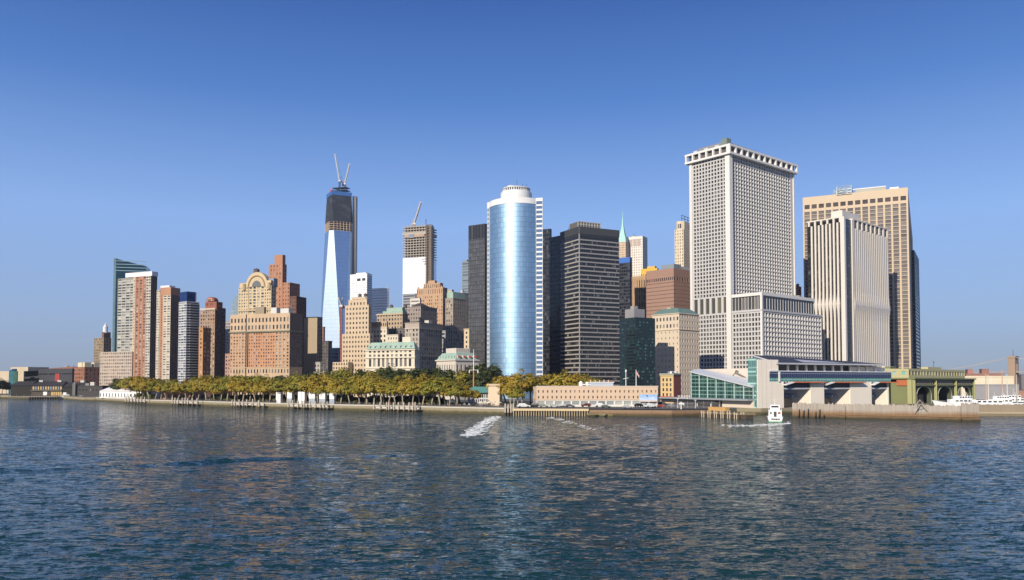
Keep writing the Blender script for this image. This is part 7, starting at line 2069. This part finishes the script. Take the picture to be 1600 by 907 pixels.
def trunk_mesh(seed, h, cs, lean, mat, r0=.34):
    r_ = random.Random(seed); mb = MB()
    f = Vector((lean * h * .45, r_.uniform(-.3, .3), h * .42))
    mb.tube([(0, 0, -.1), (lean * h * .12, 0, h * .16), f], [r0 * 1.25, r0, r0 * .85], 8)
    pick = sorted(cs, key=lambda c: r_.random())[:9]
    for c, _, u in pick:
        c = Vector(c); m = f + (c - f) * .5 + Vector((r_.uniform(-.5, .5), r_.uniform(-.5, .5), r_.uniform(.1, .8)))
        mb.tube([f, f + (m - f) * .5 + Vector((0, 0, .25)), m, f + (c - f) * .92], [r0 * .62, r0 * .45, r0 * .3, r0 * .1], 6)
    return mb.mesh('trunk', BARK[mat], True)
VAR = {}
for kind, n, rx, rz, z0, bark, lf in (('golden', 5, 5.6, 4.2, 4.6, 'pale', .50), ('olive', 4, 5.8, 4.6, 5.0, 'pale', .52), ('green', 4, 6.4, 6.6, 4.2, 'dark', .62)):
    for i in range(n):
        mb, cs = crown_mesh(100 + i * 7 + len(kind), rx, rz, z0, lf, 50 if kind != 'green' else 64)
        VAR.setdefault(kind, []).append((mb.mesh('crown', LEAF[kind]), trunk_mesh(i + 3, z0 + 2 * rz, cs, (-.12, .1, .22, -.2, .03)[i % 5], bark)))
VIEW = [(215, 'below the brick apartment tower'), (262, 'below the striped cream tower'), (300, 'below the white banded tower'), (350, 'below the arched brick tower'), (410, 'before the orange block, west half'), (462, 'before the orange block, east half'), (515, 'below the beige slab'), (570, 'below the tan stepped tower'),
        (650, 'before the copper mansard building'), (722, 'before the customs palace'), (760, 'below the dark grid tower'), (835, 'below the curved blue tower'), (905, 'before the black office tower'), (2000, 'beyond the marina')]
tno = {}
def tree(px, dback, hgt, kind, row, d=None, z=GZ):
    if d is None:
        q = prom_at(px); x, y = q[0] + dback * .62, q[1] + dback * .78
        # slide along so that it stands in that column
        y0 = y; x = (px - 800) / FPX * y0
    else: y = d; x = (px - 800) / FPX * d
    vs = VAR[kind]; cm, tm = vs[random.randrange(len(vs))]
    v = next(s for p, s in VIEW if px < p)
    kn = {'golden': 'golden plane tree', 'olive': 'olive-tinged plane tree', 'green': 'dark green tree'}[kind]
    key = (kn, row, v); tno[key] = tno.get(key, 0) + 1
    lb = f'{kn} {row} {v}' + ('' if tno[key] == 1 else f', {ords[min(7, tno[key] - 1)]} one')
    base = {'golden': 13.0, 'olive': 14.2, 'green': 17.4}[kind]
    s = hgt / base
    t = thing('plane_tree' if kind != 'green' else 'park_tree', lb, 'tree', (x, y, z), random.uniform(0, 6.28), 'trees of the waterfront park')
    sw = s * random.uniform(.98, 1.24); t.scale = (sw, sw, s)
    link('crown', cm, t); link('trunk', tm, t)
px = 214
while px < 720:      # edge of the promenade
    r_ = random.random(); hh = random.uniform(10.2, 14.2) if px < 420 else random.uniform(10.8, 15.2)
    if not (688 < px < 694): tree(px, 16 + random.uniform(-2, 3), hh, 'golden' if r_ < .68 else 'olive', 'in the front row')
    px += 12.4 * random.uniform(.8, 1.3) * (px / 800 * .5 + .62)
px = 188
while px < 700:
    if not 244 < px < 326: tree(px, 31 + random.uniform(-3, 4), random.uniform(12, 16.5), 'golden' if random.random() < .45 else ('olive' if random.random() < .75 else 'green'), 'in the middle row')
    px += 14 * random.uniform(.8, 1.25)
px = 200
while px < 704:
    big = 470 < px
    tree(px, (52 if big else 46) + random.uniform(-5, 8), random.uniform(16.5, 20) if big else random.uniform(13.5, 16.5), 'green' if (random.random() < (.75 if big else .35)) else 'olive', 'in the rear row')
    px += 17 * random.uniform(.8, 1.2)
for px, d, h, k, row in ((690, 440, 16, 'green', 'alone among golden ones'), (686, 452, 16, 'green', 'in the dark clump'), (600, 520, 21, 'green', 'tall at the back'), (622, 530, 20, 'green', 'tall at the back'), (645, 525, 20, 'green', 'tall at the back'), (662, 520, 21, 'green', 'tall at the back'), (718, 470, 19, 'olive', 'behind the restaurant'), (757, 455, 21, 'green', 'behind the restaurant'), (744, 470, 21, 'green', 'behind the flagpole'), (770, 470, 20, 'green', 'behind the vent tower'),
                         (727, 400, 9, 'golden', 'small on the restaurant terrace'), (742, 402, 8, 'golden', 'small on the restaurant terrace'), (714, 425, 13, 'golden', 'at the end of the front row'), (791, 412, 15.5, 'golden', 'behind the vent tower'), (803, 402, 15.5, 'golden', 'broad beside the dock notch'), (816, 408, 16.5, 'golden', 'broad beside the peach station'), (829, 425, 15, 'golden', 'behind the station end wall'), (809, 380, 9, 'olive', 'low beside the dock notch'), (798, 386, 11, 'golden', 'low by the vent tower'),
                         (862, 435, 16.5, 'golden', 'over the peach station roof'), (874, 437, 16.8, 'olive', 'over the peach station roof'), (886, 434, 16.5, 'golden', 'over the peach station roof'), (902, 440, 16.5, 'golden', 'over the peach station roof'), (916, 438, 16, 'olive', 'over the peach station roof'), (848, 436, 15, 'golden', 'over the peach station roof')):
    tree(px, 0, h, k, row, d)
for px, d, h in ((52, 800, 14), (64, 805, 14), (72, 803, 13), (132, 790, 14), (4, 790, 15), (-6, 780, 16), (12, 800, 13)):
    v = 'behind the old harbour pier'; t = None
    vs = VAR['green']; cm, tm = random.choice(vs)
    t = thing('park_tree', f'dark green tree half hidden behind the old pier sheds, beside the museum' , 'tree', ((px - 800) / FPX * d, d, 3), random.uniform(0, 6), 'trees behind the old pier'); s = h / 17.4; t.scale = (s, s, s); link('crown', cm, t); link('trunk', tm, t)
# dark understorey between the trunks
und = []
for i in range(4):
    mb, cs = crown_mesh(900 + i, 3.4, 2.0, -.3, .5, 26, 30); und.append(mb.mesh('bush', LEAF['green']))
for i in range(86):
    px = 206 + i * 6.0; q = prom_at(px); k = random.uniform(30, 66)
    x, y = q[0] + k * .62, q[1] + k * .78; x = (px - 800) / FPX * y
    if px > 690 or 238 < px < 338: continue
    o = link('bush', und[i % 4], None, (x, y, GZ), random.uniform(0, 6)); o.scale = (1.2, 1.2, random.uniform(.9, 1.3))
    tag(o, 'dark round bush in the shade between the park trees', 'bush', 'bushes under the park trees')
# hedges along the promenade edge of the lawn
for i in range(26):
    px = 240 + i * 18.5; q = prom_at(px); k = 18
    mb, cs = crown_mesh(700 + i % 4, 2.4, .75, -.1, .3, 18, 20) if i < 4 else (None, None)
    if i < 4: VAR.setdefault('hedge', []).append(mb.mesh('shrub', LEAF['green']))
    o = link('shrub', VAR['hedge'][i % 4], None, (q[0] + k * .62, q[1] + k * .78, GZ), random.uniform(0, 6)); o.scale = (1.3, 1.3, random.uniform(.7, 1.2))
    tag(o, 'low clipped green shrub at the lawn edge behind the promenade', 'shrub', 'shrubs along the promenade')
